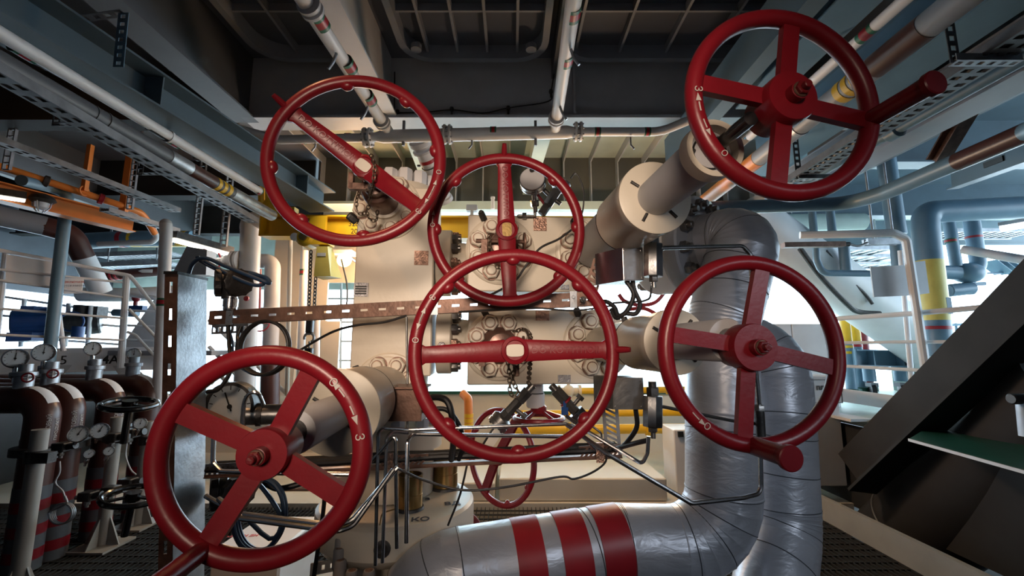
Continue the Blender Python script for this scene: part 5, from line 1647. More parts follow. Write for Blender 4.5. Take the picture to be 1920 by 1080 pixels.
# coils of cable
def coil(label, u, v, rx, rz, Y, turns, r, mt, lead=None, tail=None, tilt=0.0, wob=0.06):
    c = P(u, v, Y); a = m_of(rx, c); b = m_of(rz, c)
    pts = [P(*q) for q in lead] if lead else []
    n = 18
    for k in range(int(n * turns) + 1):
        t = 2 * PI * k / n + PI * 0.9
        w = 1 + wob * math.sin(k * 0.37 + turns)
        pts.append(c + X1 * a * w * math.cos(t) + UP * b * w * math.sin(t) + Y1v * (0.012 * (k / n) + tilt * math.sin(t)))
    if tail: pts += [P(*q) for q in tail]
    mb = MB(); mb.tube(smooth_path(pts, 4), r, 8)
    return mb.build('cable_coil', mt, label=label, cat='cable coil')


coil('round coil of black cable hanging under the left end of the strut', 491, 655, 47, 50, 1.86, 2.6, 0.0072, M['black'], lead=[(452, 612, 1.88), (446, 630, 1.87)])
coil('blue cable coil low behind the lower left wheel', 484, 972, 46, 64, 1.75, 2.4, 0.0085, M['bluecable'], lead=[(470, 892, 1.8), (500, 925, 1.78), (528, 975, 1.76), (505, 1010, 1.75)])
cable('cable', 'dark blue cable looping over the top of the channel post', 'cable', [(352, 520, 1.86), (362, 494, 1.85), (385, 484, 1.83), (425, 500, 1.8), (480, 522, 1.78), (505, 531, 1.80), (495, 519, 1.86), (450, 512, 1.9), (410, 506, 1.9), (375, 488, 1.87), (370, 480, 1.86)], 0.0085, M['bluecable'])
cable('cable', 'second dark blue cable loop beside the left transmitter', 'cable', [(385, 490, 1.87), (440, 520, 1.84), (480, 535, 1.83), (498, 528, 1.85), (482, 515, 1.9), (452, 510, 1.95), (440, 520, 1.93)], 0.0085, M['bluecable'])
cable('cable', 'bundle of dark cables tied beside the blue coil', 'cable', [(470, 898, 1.85), (500, 908, 1.85), (522, 916, 1.85), (560, 908, 1.87), (590, 896, 1.9)], 0.012, M['black'])
cable('cable', 'black cable drooping beside the channel post above the lower left wheel', 'cable', [(428, 610, 1.88), (430, 650, 1.86), (434, 690, 1.82), (412, 728, 1.8), (388, 735, 1.8)], 0.0085, M['black'])
cable('cable', 'dark cable falling to the grating right of the blue coil', 'cable', [(612, 892, 1.95), (606, 960, 1.95), (596, 1030, 1.95), (588, 1085, 1.95)], 0.009, M['black'])
cable('cable', 'thin blue cable hanging under the strut left of the black coil', 'cable', [(428, 612, 1.88), (436, 640, 1.87), (438, 668, 1.86), (452, 690, 1.86), (470, 700, 1.86)], 0.0045, M['bluecable'])

# lock chains
def chainy(label, pts, link=0.024, wire=0.0026):
    mb = MB(); mb.chain(smooth_path([P(*q) for q in pts], 6), link, wire)
    return mb.build('lock_chain', M['rustchain'], label=label, cat='chain')


chainy('rusty lock chain hanging over the arm of the upper left wheel', [(696, 290, 1.62), (702, 312, 1.60), (699, 345, 1.62), (694, 365, 1.75), (692, 385, 1.8), (683, 400, 1.82), (672, 398, 1.82), (668, 380, 1.82), (673, 362, 1.80)])
chainy('small loop of chain resting on the bonnet bolts of the left block', [(688, 398, 1.98), (693, 410, 1.97), (705, 413, 1.97), (708, 394, 1.95)])
chainy('lock chain hanging at the right of the centre wheel hub', [(962, 622, 1.82), (982, 618, 1.8), (993, 628, 1.45), (995, 660, 1.40), (993, 690, 1.5), (991, 722, 1.6)])
chainy('pair of chain strands hanging below the centre wheel hub', [(952, 676, 1.7), (955, 700, 1.7), (957, 735, 1.7), (965, 744, 1.7), (972, 735, 1.7), (962, 715, 1.7), (964, 690, 1.7), (960, 676, 1.7)])
chainy('small chain looped behind the hub of the top centre wheel', [(917, 440, 1.95), (920, 480, 1.95), (938, 505, 1.95), (960, 497, 1.95), (966, 470, 1.95)])
t = thing('padlock', 'small rusty padlock hanging below the centre wheel hub', 'padlock', P(968, 708, 1.72))
q = P(968, 695, 1.72)
mb = MB(); mb.bbox(q, X1 * 0.012, Y1v * 0.008, UP * 0.022, 0.003); mb.build('case', M['rust'], t)
mb = MB(); mb.torus(q + UP * 0.028, Y1v, 0.010, 0.003, 20, 6); mb.build('shackle', M['iron'], t)

# wheels behind and below
def far_wheel(label, c, axis, R, tr, a0, arms=2, hub=0.05, drop=0.0, boss=None):
    t = thing('handwheel', label, 'handwheel', c - UP * R)
    z_ = V(axis).normalized(); x_, y_, _ = frame(z_)
    mb = MB(); mb.torus(c, z_, R, tr, 72, 10)
    for k in range(8):
        a = a0 + k * PI / 4
        if arms == 2 and k in (0, 4): continue
        mb.ball(c + (x_ * math.cos(a) + y_ * math.sin(a)) * (R - tr * 0.8), tr * 0.95, n=8, m=6)
    mb.build('rim', M['red'], t)
    h = c + z_ * drop
    for k in range(arms):
        a = a0 + 2 * PI * k / arms
        q = c + (x_ * math.cos(a) + y_ * math.sin(a)) * R
        mb = MB()
        if arms == 2: mb.beam(h, q, tr * 3.0, tr * 1.2, up=z_)
        else: mb.cyl(h, q, tr * 0.75, n=8)
        mb.build('spoke_arm' if arms == 2 else 'spoke', M['red'], t)
    mb = MB(); mb.lathe(h - z_ * hub * 0.5, z_, [(hub * 0.9, 0), (hub, hub * 0.2), (hub, hub * 0.8), (hub * 0.8, hub)], 24); mb.build('hub', M['red'], t)
    return t


c = P(938, 856, 2.75)
far_wheel('red handwheel turned sideways low behind the centre wheel', c, V((-0.70, -0.72, 0.02)), m_of(84, c), 0.018, D(60), 2, 0.05, 0.03)
c = P(1010, 784, 2.5)
far_wheel('small red handwheel lying flat under the lower block', c, V((0, 0, 1)), m_of(45, c), 0.014, 0.3, 5, 0.045, 0.05)
ys = thing('valve_yoke', 'white stem housing hanging under the lower block above the flat wheel', 'valve stem', P(1002, 765, 2.5))
q = P(1003, 719, 2.5); q2 = P(1004, 764, 2.5)
mb = MB(); mb.lathe(q2, UP, [(m_of(15, q), 0), (m_of(17, q), 0.01), (m_of(17, q), 0.075), (m_of(15, q), 0.078), (m_of(15, q), (q - q2).length + 0.03)], 28); mb.build('housing', M['white'], ys)
mb = MB(); mb.ring(q2 + UP * 0.078, q2 + UP * 0.083, m_of(16.5, q), m_of(14, q)); mb.build('seal_ring', M['ink'], ys)
c = P(868, 1000, 2.7)
far_wheel('red handwheel mostly hidden behind the wellhead body at lower centre', c, V((-0.3, -0.95, 0.0)), m_of(36, c), 0.016, D(60), 2, 0.04, 0.02)

# white box with upside-down lettering
wb = thing('equipment_box', 'white equipment box with upside down red lettering low behind the wheel', 'box', P(465, 1050, 2.95))
f0 = P(398, 1030, 2.75); f1 = P(528, 1022, 2.75)
w = f1.x - f0.x
mb = MB(); mb.bbox(V(((f0.x + f1.x) / 2, 3.0, f0.z / 2 + 0.005)), X1 * w / 2, Y1v * 0.26, Z1 * (f0.z / 2 - 0.005), 0.012); mb.build('case', M['white'], wb)
text('НЕ НАСТУПАТЬ', 0.040, PZ(485, 1003, f0.z + 0.0015), V((-1, -0.08, 0)), V((0.08, -1, 0)), M['ink_red'], wb, align='LEFT', bold=0.0012)
# ------------------------------------------------------------------ left: manifold, railings, orange steel
def rail(t, pts, rpx, mt, nm='rail', bend=0.08, at=0):
    q = [P(*p) for p in pts]
    mb = MB(); mb.tube(q, m_of(rpx, q[at]), 10, bend=bend); return mb.build(nm, mt, t)


YR = lambda u: 4.6 + (u + 40) * 0.0033          # the platform rail recedes to the right
rl = thing('guard_rail', 'white guard rail of the left platform with plain panel hung on it', 'railing', P(120, 690, 5.0))
rail(rl, [(-60, 458, YR(-60)), (107, 490, YR(107)), (244, 517, YR(240)), (262, 540, 5.6), (316, 610, 5.7)], 4.2, M['white'], 'top_rail')
for v0, v1 in ((505, 530), (523, 558), (580, 597), (631, 638)):
    rail(rl, [(-60, v0 - 6, YR(-60)), (233, v1, YR(233))], 2.6, M['white'], 'mid_rail')
rail(rl, [(238, 514, YR(238)), (226, 690, YR(238))], 5.5, M['white'], 'post')
rail(rl, [(12, 470, YR(12)), (-14, 690, YR(12))], 5, M['white'], 'post')
rail(rl, [(104, 540, YR(105)), (119, 658, YR(105) + 0.1)], 4.0, M['white'], 'post_brace')
rail(rl, [(242, 580, 5.5), (300, 640, 5.6), (312, 655, 5.6)], 2.6, M['white'], 'stair_rail')
rail(rl, [(238, 622, 5.5), (254, 628, 5.55), (312, 692, 5.6)], 2.6, M['white'], 'stair_rail')
mb = MB(); a, b, c, d_ = P(12, 477, YR(12) - 0.03), P(97, 491, YR(97) - 0.03), P(95, 541, YR(97) - 0.03), P(10, 530, YR(12) - 0.03)
mb.add([a, b, c, d_] + [q + Y1v * 0.012 for q in (a, b, c, d_)], [(3, 2, 1, 0), (4, 5, 6, 7), (0, 1, 5, 4), (1, 2, 6, 5), (2, 3, 7, 6), (3, 0, 4, 7)]); mb.build('blank_panel', M['white'], rl)
sg = thing('notice_board', 'small white notice with faint red lines on the left guard rail', 'sign', P(133, 550, YR(133)))
a, b = P(112, 551, YR(112) - 0.03), P(153, 550, YR(153) - 0.03); c = P(112, 522, YR(112) - 0.03)
mb = MB(); mb.obox((a + b) / 2 + UP * (c.z - a.z) / 2, (b - a) / 2, Y1v * 0.004, UP * (c.z - a.z) / 2); mb.build('board', M['white'], sg)
mid = (a + b) / 2 + UP * (c.z - a.z) / 2 - Y1v * 0.006
text('НЕ ВКЛЮЧАТЬ', 0.030, mid + UP * 0.045, b - a, UP, M['ink_red'], sg); text('ВЕДУТСЯ РАБОТЫ', 0.026, mid + UP * 0.0, b - a, UP, M['ink_blue'], sg)

pole = thing('gooseneck_pole', 'blue grey pole bent over at the top beside the left guard rail', 'pole', P(92, 690, YR(100) - 0.1))
mb = MB(); yy = YR(105) - 0.1
mb.tube([P(40, 338, yy - 0.5), P(96, 352, yy - 0.1), P(127, 362, yy), P(108, 525, yy), P(90, 690, yy)], m_of(9.5, P(108, 525, yy)), 16, bend=0.13); mb.build('tube', M['bluegrey'], pole)
fl = thing('flood_lamp', 'small dark flood lamp with wire guard hanging above the orange beam', 'lamp', P(80, 396, 4.4))
q = P(80, 372, 4.4)
mb = MB(); mb.lathe(q, -UP, [(0.03, -0.05), (0.09, -0.02), (0.11, 0.02), (0.08, 0.05)], 20); mb.build('housing', M['iron'], fl)
mb = MB(); mb.lathe(q - UP * 0.05, -UP, [(0.06, 0), (0.055, 0.05), (0.03, 0.075), (0.003, 0.08)], 18); mb.build('glass', M['plastic'], fl)
mb = MB()
for k in range(4):
    a = k * PI / 2 + 0.4; dv = X1 * math.cos(a) + Y1v * math.sin(a)
    mb.tube([q - UP * 0.04 + dv * 0.08, q - UP * 0.1 + dv * 0.07, q - UP * 0.15 + dv * 0.03], 0.006, 6)
mb.build('wire_guard', M['galv'], fl)

# second railing, stair and columns behind
rl2 = thing('guard_rail', 'white stair rail at the right end of the left platform', 'railing', P(298, 690, 5.9))
rail(rl2, [(240, 552, 6.0), (292, 559, 5.9), (303, 566, 5.9), (296, 665, 5.9)], 4.2, M['white'], 'top_rail')
for v in (585, 613, 640): rail(rl2, [(238, v - 3, 6.0), (300, v, 5.9)], 2.4, M['white'], 'mid_rail')
rl3 = thing('guard_rail', 'far white rail seen behind the blue motor', 'railing', P(130, 650, 7.2))
for v0, v1 in ((560, 588), (600, 612), (640, 646)): rail(rl3, [(-80, v0 - 16, 7.0), (225, v1, 7.6)], 2.4, M['white'], 'mid_rail')
for u in (43, 126, 168): rail(rl3, [(u + 3, 556 + u * 0.1, 7.2), (u - 4, 650, 7.2)], 3.5, M['white'], 'post')
st = thing('stair_stringer', 'grey white sloping plate beside the left stair', 'stair', P(270, 660, 6.2))
poly = [P(300, 545, 6.2), P(300, 662, 6.2), P(228, 662, 6.2), P(234, 640, 6.2)]
mb = MB(); mb.add(poly + [q + Y1v * 0.05 for q in poly], [(0, 3, 2, 1), (4, 5, 6, 7), (0, 1, 5, 4), (1, 2, 6, 5), (2, 3, 7, 6), (3, 0, 4, 7)]); mb.build('plate', M['grey_light'], st)
bm = thing('platform_beam', 'white platform edge beam lettered 4A behind the row of gauges', 'beam', P(170, 700, 5.6))
a, b = P(-80, 704, 5.1), P(338, 692, 5.9)
h_ = P(-80, 655, 5.1).z - a.z
mb = MB(); mb.obox((a + b) / 2 + UP * h_ / 2 + Y1v * 0.06, (b - a) / 2, (b - a).cross(UP).normalized() * 0.06, UP * h_ / 2); mb.build('beam', M['white'], bm)
nrm = (b - a).cross(UP).normalized()
def on_beam(u, v):
    r = ray(u, v); n_ = nrm; t_ = n_.dot(a - EYE) / n_.dot(r); return EYE + r * (t_ * 0.999)
text('4A', 0.15, on_beam(207, 675), b - a, UP, M['ink'], bm, depth=0.002, bold=0.003)
text('5', 0.155, on_beam(119, 676), b - a, UP, M['ink'], bm, depth=0.002)
for u in (108, 236):
    q = on_beam(u, 688); mb = MB(); mb.prism([(-0.14, 0), (0.14, 0), (0.0, -0.22)], q + UP * 0.02, (b - a).normalized(), UP, -nrm * 0.01 if nrm.y < 0 else nrm * 0.01); mb.build('gusset', M['grey_light'], bm)
mb = MB(); a2, b2 = P(250, 700, 5.6), P(322, 760, 5.2); mb.beam(a2, b2, 0.05, 0.12); mb.build('stair_brace', M['white'], bm)
mb = MB(); mb.box((-9.5, 5.6, 1.60), (-3.9, 7.2, 1.66)); struct('platform_floor', mb, M['grey'])

mo = thing('electric_motor', 'blue electric motor lying behind the left guard rail', 'motor', P(60, 640, 7.0))
a, b = P(20, 604, 6.7), P(98, 602, 7.0)
r_ = m_of(23, a)
mb = MB(); mb.cyl(a, b, r_, n=28, bev=0.02)
for k in range(12):
    an = 2 * PI * k / 12; x_, y_, z_ = frame(b - a); mb.beam(a.lerp(b, 0.12) + (x_ * math.cos(an) + y_ * math.sin(an)) * r_, a.lerp(b, 0.88) + (x_ * math.cos(an) + y_ * math.sin(an)) * r_, 0.012, 0.03, up=(x_ * math.cos(an) + y_ * math.sin(an)))
mb.build('body', M['blue'], mo)
mb = MB(); mb.torus(b, b - a, r_ * 1.25, 0.02, 36, 8); mb.cyl(b, b + (b - a).normalized() * 0.12, r_ * 0.5, n=20); mb.build('end_wheel', M['blue'], mo)
mb = MB(); q = a.lerp(b, 0.5); mb.obox(q - UP * (r_ + 0.05), (b - a) * 0.3, Y1v * 0.15, UP * 0.07); mb.build('foot', M['blue'], mo)
mb = MB(); mb.obox(q + UP * r_, (b - a) * 0.16, Y1v * 0.1, UP * 0.05); mb.build('terminal_box', M['blue'], mo)
pu = thing('pump_set', 'dark pump with blue fittings right of the blue motor', 'pump', P(155, 645, 7.2))
a, b = P(108, 612, 7.1), P(190, 606, 7.4)
mb = MB(); mb.cyl(a, b, m_of(20, a), n=24, bev=0.02); mb.cyl(a.lerp(b, 0.5), a.lerp(b, 0.5) + UP * 0.33, m_of(13, a), n=18); mb.obox(a.lerp(b, 0.72) + UP * 0.2, X1 * 0.2, Y1v * 0.1, UP * 0.1); mb.build('body', M['iron'], pu)
mb = MB(); mb.torus(P(134, 603, 6.9), V((0.4, -0.9, 0)), m_of(17, a), 0.016, 30, 8); mb.build('flywheel', M['blue'], pu)
mb = MB(); q = P(146, 624, 6.9); mb.cyl(q - UP * 0.1, q + UP * 0.1, 0.08, n=16); mb.build('fitting', M['blue'], pu)
t = thing('hanging_valve', 'dark valve with magenta stem hanging under a white pipe at left', 'valve', P(253, 590, 6.8))
q = P(253, 578, 6.8); mb = MB(); mb.obox(q, X1 * 0.16, Y1v * 0.05, UP * 0.04); mb.build('lever', M['blue'], t)
mb = MB(); mb.cyl(q, q + UP * 0.18, 0.03, n=10); mb.ball(q + UP * 0.16, 0.06); mb.build('stem', M['red'], t)
t = thing('actuator_box', 'pale grey horizontal actuator under the white pipe at left', 'actuator', P(238, 592, 6.9))
mb = MB(); mb.cyl(P(213, 586, 6.9), P(258, 588, 6.9), m_of(7, P(230, 586, 6.9)), n=14, bev=0.01); mb.build('barrel', M['bluegrey'], t)

# orange steel
ob = thing('orange_beam', 'orange I beam slanting across the left side', 'beam', P(247, 438, 5.3))
a, b = P(-70, 362, 3.95), P(247, 436, 5.25)
mb = MB(); mb.ibeam(a, b, 0.16, 0.19, 0.014); mb.build('beam', M['orange'], ob)
t, q, r_ = pipe('orange_pipe', 'slim orange pipe hung above the orange beam', [(-40, 300, 4.3), (22, 319, 4.5), (150, 360, 4.95), (232, 387, 5.3), (262, 398, 5.5), (272, 408, 5.6), (290, 438, 5.8)], 6.5, M['orange'], 0.15, at=2)
d = (q[2] - q[1]).normalized()
for u, v in ((80, 338), (184, 371)):
    p_ = q[1].lerp(q[3], (u - 22) / 210.0); mb = MB(); mb.lathe(p_ - d * 0.03, d, [(r_, 0), (r_ * 1.6, 0.01), (r_ * 1.6, 0.05), (r_, 0.06)], 16); mb.build('collar', M['iron'] if u < 100 else M['red_bright'], t)
for lab, u, v0, v1, Y in (('orange flat hanger nearer the left picture edge', 158, 272, 358, 4.95), ('orange square hanger over the end of the orange beam', 229, 300, 412, 5.3)):
    t = thing('orange_hanger', lab, 'hanger', P(u, v1, Y)); a, b = P(u, v0, Y), P(u, v1, Y); a = V((b.x, b.y, 4.63 if u > 200 else a.z))
    mb = MB(); mb.beam(a, b, 0.05 if u < 200 else 0.085, 0.05, up=Y1v); mb.build('bar', M['orange'], t)
    mb = MB(); mb.torus(b, X1, 0.055, 0.010, 18, 6); mb.build('pipe_loop', M['orange'], t)

# larger pipes at left
t, q, r_ = pipe('process_pipe', 'grey pipe with brown elbow turning down white at left', [(-60, 392, 4.9), (85, 424, 5.4), (135, 438, 5.6), (150, 470, 5.7), (190, 548, 6.0)], 18, M['grey'], 0.22, at=1, n=22)
fq = fillet(q, 0.22, 6)
mb = MB(); mb.tube([q[1]] + fq[2:-1] + [fq[-2].lerp(fq[-1], 0.15)], r_ * 1.012, 22); mb.build('brown_length', M['brown'], t)
mb = MB(); mb.tube([fq[-2].lerp(fq[-1], 0.15), fq[-1]], r_ * 1.012, 22); mb.build('white_length', M['white'], t)
mb = MB(); p_ = q[0].lerp(q[1], 0.9) + V((0.3, -0.95, 0)).normalized() * r_; dd = (q[1] - q[0]).normalized(); mb.obox(p_, dd * 0.075, UP * 0.035, V((0.3, -0.95, 0)).normalized() * 0.01); mb.build('yellow_label', M['yellow'], t)
t, q, r_ = pipe('process_pipe', 'grey green pipe with red hoop and yellow length behind the orange beam', [(165, 452, 7.2), (215, 449, 7.2), (300, 447, 7.2), (360, 448, 7.3)], 15, M['bluegrey'], 0.1, at=1)
band(t, P(228, 448.7, 7.2), P(236, 448.5, 7.2), r_, M['red_bright'], 'red_hoop', 1.04); band(t, P(248, 448, 7.2), P(352, 448, 7.28), r_, M['yellow'], 'yellow_length', 1.03)
pipe('process_pipe', 'thin grey pipe with flanged elbow under the yellow length', [(185, 458, 6.6), (285, 454, 6.6), (294, 446, 6.6), (286, 425, 6.5)], 5, M['grey_light'], 0.08)
t, q, r_ = pipe('process_pipe', 'brown pipe with red chevrons and white arrow behind the left rail', [(185, 518, 7.6), (310, 508, 7.8)], 9, M['brown'], 0)
for k in range(3): band(t, P(202 + k * 9, 517 - k, 7.6), P(206 + k * 9, 516.6 - k, 7.6), r_, M['red_bright'], 'red_chevron', 1.05)
mb = MB(); p_ = P(285, 510, 7.72) - Y1v * (r_ + 0.01); mb.prism([(-0.1, -0.03), (0.09, -0.03), (0.09, 0.03), (-0.1, 0.03), (-0.17, 0)], p_, X1, UP, Y1v * 0.004); mb.build('arrow_mark', M['white'], t)
pipe('process_pipe', 'white pipe below the brown chevron pipe at left', [(150, 552, 7.2), (240, 553, 7.3), (330, 548, 7.5)], 13, M['white'], 0)
for k, (v, lab) in enumerate(((478, 'upper far cable ladder behind the left rail'), (497, 'lower far cable ladder behind the left rail'))):
    t = thing('cable_ladder', lab, 'cable tray', P(260, v + 4, 8.0)); a, b = P(170, v, 8.0), P(322, v - 6, 8.4)
    mb = MB()
    for dz, dy in ((0, 0), (0.0, 0.5)): mb.beam(a + Y1v * dy, b + Y1v * dy, 0.03, 0.09, up=UP)
    n = 16
    for i in range(n): q = a.lerp(b, (i + 0.5) / n); mb.beam(q, q + Y1v * 0.5, 0.035, 0.03, up=UP)
    mb.build('ladder', M['galv'], t)
    for f in (0.2, 0.8):
        q = a.lerp(b, f); mb = MB(); mb.cyl(q, V((q.x, q.y, 4.64)), 0.012, n=8); mb.build('hanger_rod', M['galv'], t)
t, q, r_ = pipe('column_pipe', 'white standing pipe with green and red hoop left of the channel post', [(311, 420, 4.6), (311.5, 436, 4.6), (297, 760, 4.6)], 10, M['white'], 0)
p_ = P(306, 567, 4.6); tri_band(t, p_, UP, r_, 0.085)
mb = MB(); mb.ball(q[0], r_ * 1.0); mb.build('rounded_top', M['grey_light'], t)
t = thing('support_bracket', 'white wedge shaped bracket behind the top of the channel post', 'bracket', P(360, 512, 3.6))
poly = [P(322, 515, 3.6), P(350, 462, 3.6), P(388, 468, 3.6), P(386, 515, 3.6)]
mb = MB(); mb.add(poly + [q + Y1v * 0.12 for q in poly], [(0, 3, 2, 1), (4, 5, 6, 7), (0, 1, 5, 4), (1, 2, 6, 5), (2, 3, 7, 6), (3, 0, 4, 7)]); mb.build('wedge', M['white'], t)
lp = thing('tube_lamp', 'lit fluorescent tube lamp slanting at left of the yellow beam', 'lamp', P(375, 470, 5.0))
a, b = P(322, 440, 4.7), P(430, 470, 5.4)
mb = MB(); mb.beam(a, b, 0.16, 0.08, up=UP); mb.build('housing', M['iron'], lp)
mb = MB(); mb.beam(a - UP * 0.055, b - UP * 0.055, 0.09, 0.03, up=UP); mb.build('lit_tube', M['lamp'], lp)
lp = thing('tube_lamp', 'small lit tube lamp at the left picture edge under the orange beam', 'lamp', P(20, 366, 4.2))
a, b = P(-60, 352, 3.9), P(48, 369, 4.2)
mb = MB(); mb.beam(a, b, 0.14, 0.07, up=UP); mb.build('housing', M['iron'], lp)
mb = MB(); mb.beam(a - UP * 0.045, b - UP * 0.045, 0.06, 0.02, up=UP); mb.build('lit_tube', M['lamp'], lp)

# manifold row: elbows, gauges on top, stands --------------------------------
XE = -3.80
EL = [(3.57, 'first brown manifold elbow from the left'), (3.77, 'second brown manifold elbow from the left'), (4.16, 'third brown manifold elbow from the left'), (4.58, 'fourth brown manifold elbow from the left')]
for i, (ye, lab) in enumerate(EL):
    t = thing('manifold_elbow', lab, 'pipe', (XE, ye, 0.1), 'brown manifold elbows')
    zc = 1.28 + 0.012 * i; re_ = 0.108
    pts = [V((XE - 2.2, ye, zc)), V((XE, ye, zc)), V((XE, ye, 0.05))]
    fp = fillet(pts, 0.15, 9)
    mb = MB(); mb.tube(fp, re_, 26); mb.build('elbow', M['brown'], t)
    # white patch laid on the outside of the bend
    mb = MB()
    path = fp[2:8]
    vs = []; fs = []; n = 6
    for j, q in enumerate(path):
        tg = (fp[2 + j + 1] - fp[2 + j - 1]).normalized(); out_ = tg.cross(V((0, 1, 0))); out_ = out_ if out_.dot(V((1, 0, 1))) > 0 else -out_
        for k in range(n + 1):
            a = 0.45 - 0.85 * k / n; vs.append(q + (out_ * math.cos(a) + Y1v * math.sin(a)) * (re_ + 0.003))
    for j in range(len(path) - 1):
        for k in range(n): fs.append((j * (n + 1) + k, j * (n + 1) + k + 1, (j + 1) * (n + 1) + k + 1, (j + 1) * (n + 1) + k))
    mb.add(vs, fs); mb.build('white_patch', M['white'], t)
    if i < 3:
        def wrap(w, ye=ye, r_=re_ + 0.004):
            # lettering is laid round the standing leg
            s_ = w.y; a = s_ / r_
            dep = w.x
            return V((XE + (r_ + dep) * math.cos(a), ye + (r_ + dep) * math.sin(a), w.z))
        for s_, off, sz in (('ПЛАСТОВЫЙ', -0.046, 0.038), ('ПРОДУКТ', 0.012, 0.036)):
            text(s_, sz, V((0, off, 1.05)), UP, V((0, -1, 0)), M['chalk'], t, name='lettering', bend=lambda w, f=wrap: f(V((w.x, w.y, w.z))))
    mb = MB(); mb.ring(V((XE, ye, 0.0)), V((XE, ye, 0.62)), re_ * 1.03, re_ * 0.98, 26); mb.build('grey_length', M['grey_dark'], t)
    for z_ in (0.08, 0.26, 0.44):
        mb = MB(); mb.ring(V((XE, ye, z_)), V((XE, ye, z_ + 0.08)), re_ * 1.045, re_ * 0.98, 26); mb.build('red_hoop', M['red'], t)
    mb = MB(); mb.lathe(V((XE, ye, 0.86)), UP, [(re_, 0), (re_ * 1.5, 0.002), (re_ * 1.5, 0.06), (re_, 0.062)], 28); mb.build('flange', M['iron'], t)
    # stub, gauge valve and dial on top
    mb = MB(); q = V((XE - 0.20, ye, zc + re_ - 0.02)); mb.lathe(q, UP, [(0.06, 0), (0.06, 0.10), (0.075, 0.105), (0.075, 0.135), (0.045, 0.14), (0.045, 0.2)], 22); mb.build('gauge_stub', M['galv'], t)
gl = ['dial gauge on the first manifold elbow at the left edge', 'dial gauge on the second manifold elbow', 'dial gauge with bright reflection left of the 4A lettering', 'dial gauge right of the 4A lettering']
for i, (u, v, r_) in enumerate(((29, 672, 18), (82, 661, 16.5), (174, 654, 13), (251, 664, 11))):
    ye = EL[i][0]
    g, c, rr = gauge(gl[i], u, v, r_, ye + 0.0, (0.65, -0.75, -0.05), (u - 2, v + r_ + 28, ye), needle=0.05, group='round dial gauges on the manifold', stem_r=0.018)
    if i < 2:
        uu, vv = ((52, 708), (99, 701))[i]; q = P(uu, vv, ye - 0.05); t = thing('small_handwheel', ('tiny red valve wheel under the first dial gauge', 'tiny red valve wheel under the second dial gauge')[i], 'handwheel', q - UP * 0.04)
        mb = MB(); mb.torus(q, V((0.5, -0.85, 0)), 0.034, 0.007, 24, 8); mb.build('rim', M['red'], t)
        mb = MB(); x_, y_, z_ = frame(V((0.5, -0.85, 0)))
        for k in range(4): mb.beam(q, q + (x_ * math.cos(k * PI / 2) + y_ * math.sin(k * PI / 2)) * 0.034, 0.008, 0.006)
        mb.build('spoke', M['white'], t)
        mb = MB(); mb.cyl(q, q + V((-0.1, 0.17, 0)), 0.012, n=10); mb.build('stem', M['steel_dark'], t)
# stands with base gussets
for lab, u, v0, v1, Y in (('white stand post nearest the left picture edge', 58, 805, 1078, 3.1), ('white stand post in the middle of the manifold row', 190, 782, 1026, 3.96), ('white stand post farthest along the manifold row', 257, 790, 984, 4.40)):
    f = P(u - (0 if u > 100 else 22), v1, Y); tpz = P(u, v0, Y).z
    t = thing('stand_post', lab, 'post', (f.x, f.y, 0), 'white manifold stands')
    mb = MB(); mb.cyl((f.x, f.y, 0.02), (f.x, f.y, tpz), 0.048, n=20); mb.build('post', M['dull_white'], t)
    mb = MB(); mb.box((f.x - 0.16, f.y - 0.16, 0.0), (f.x + 0.16, f.y + 0.16, 0.018)); mb.build('base_plate', M['dull_white'], t)
    mb = MB()
    for k in range(4):
        a = k * PI / 2; dv = V((math.cos(a), math.sin(a), 0)); mb.prism([(0.045, 0.018), (0.15, 0.018), (0.05, 0.24)], V((f.x, f.y, 0)) - V((-dv.y, dv.x, 0)) * 0.005, dv, UP, V((-dv.y, dv.x, 0)) * 0.01)
    mb.build('gusset', M['dull_white'], t)
    mb = MB(); mb.ring(V((f.x, f.y, tpz - 0.22)), V((f.x, f.y, tpz - 0.14)), 0.064, 0.046, 20); mb.obox(V((f.x + 0.08, f.y - 0.03, tpz - 0.18)), X1 * 0.06, Y1v * 0.03, UP * 0.035); mb.build('clamp', M['iron'], t)
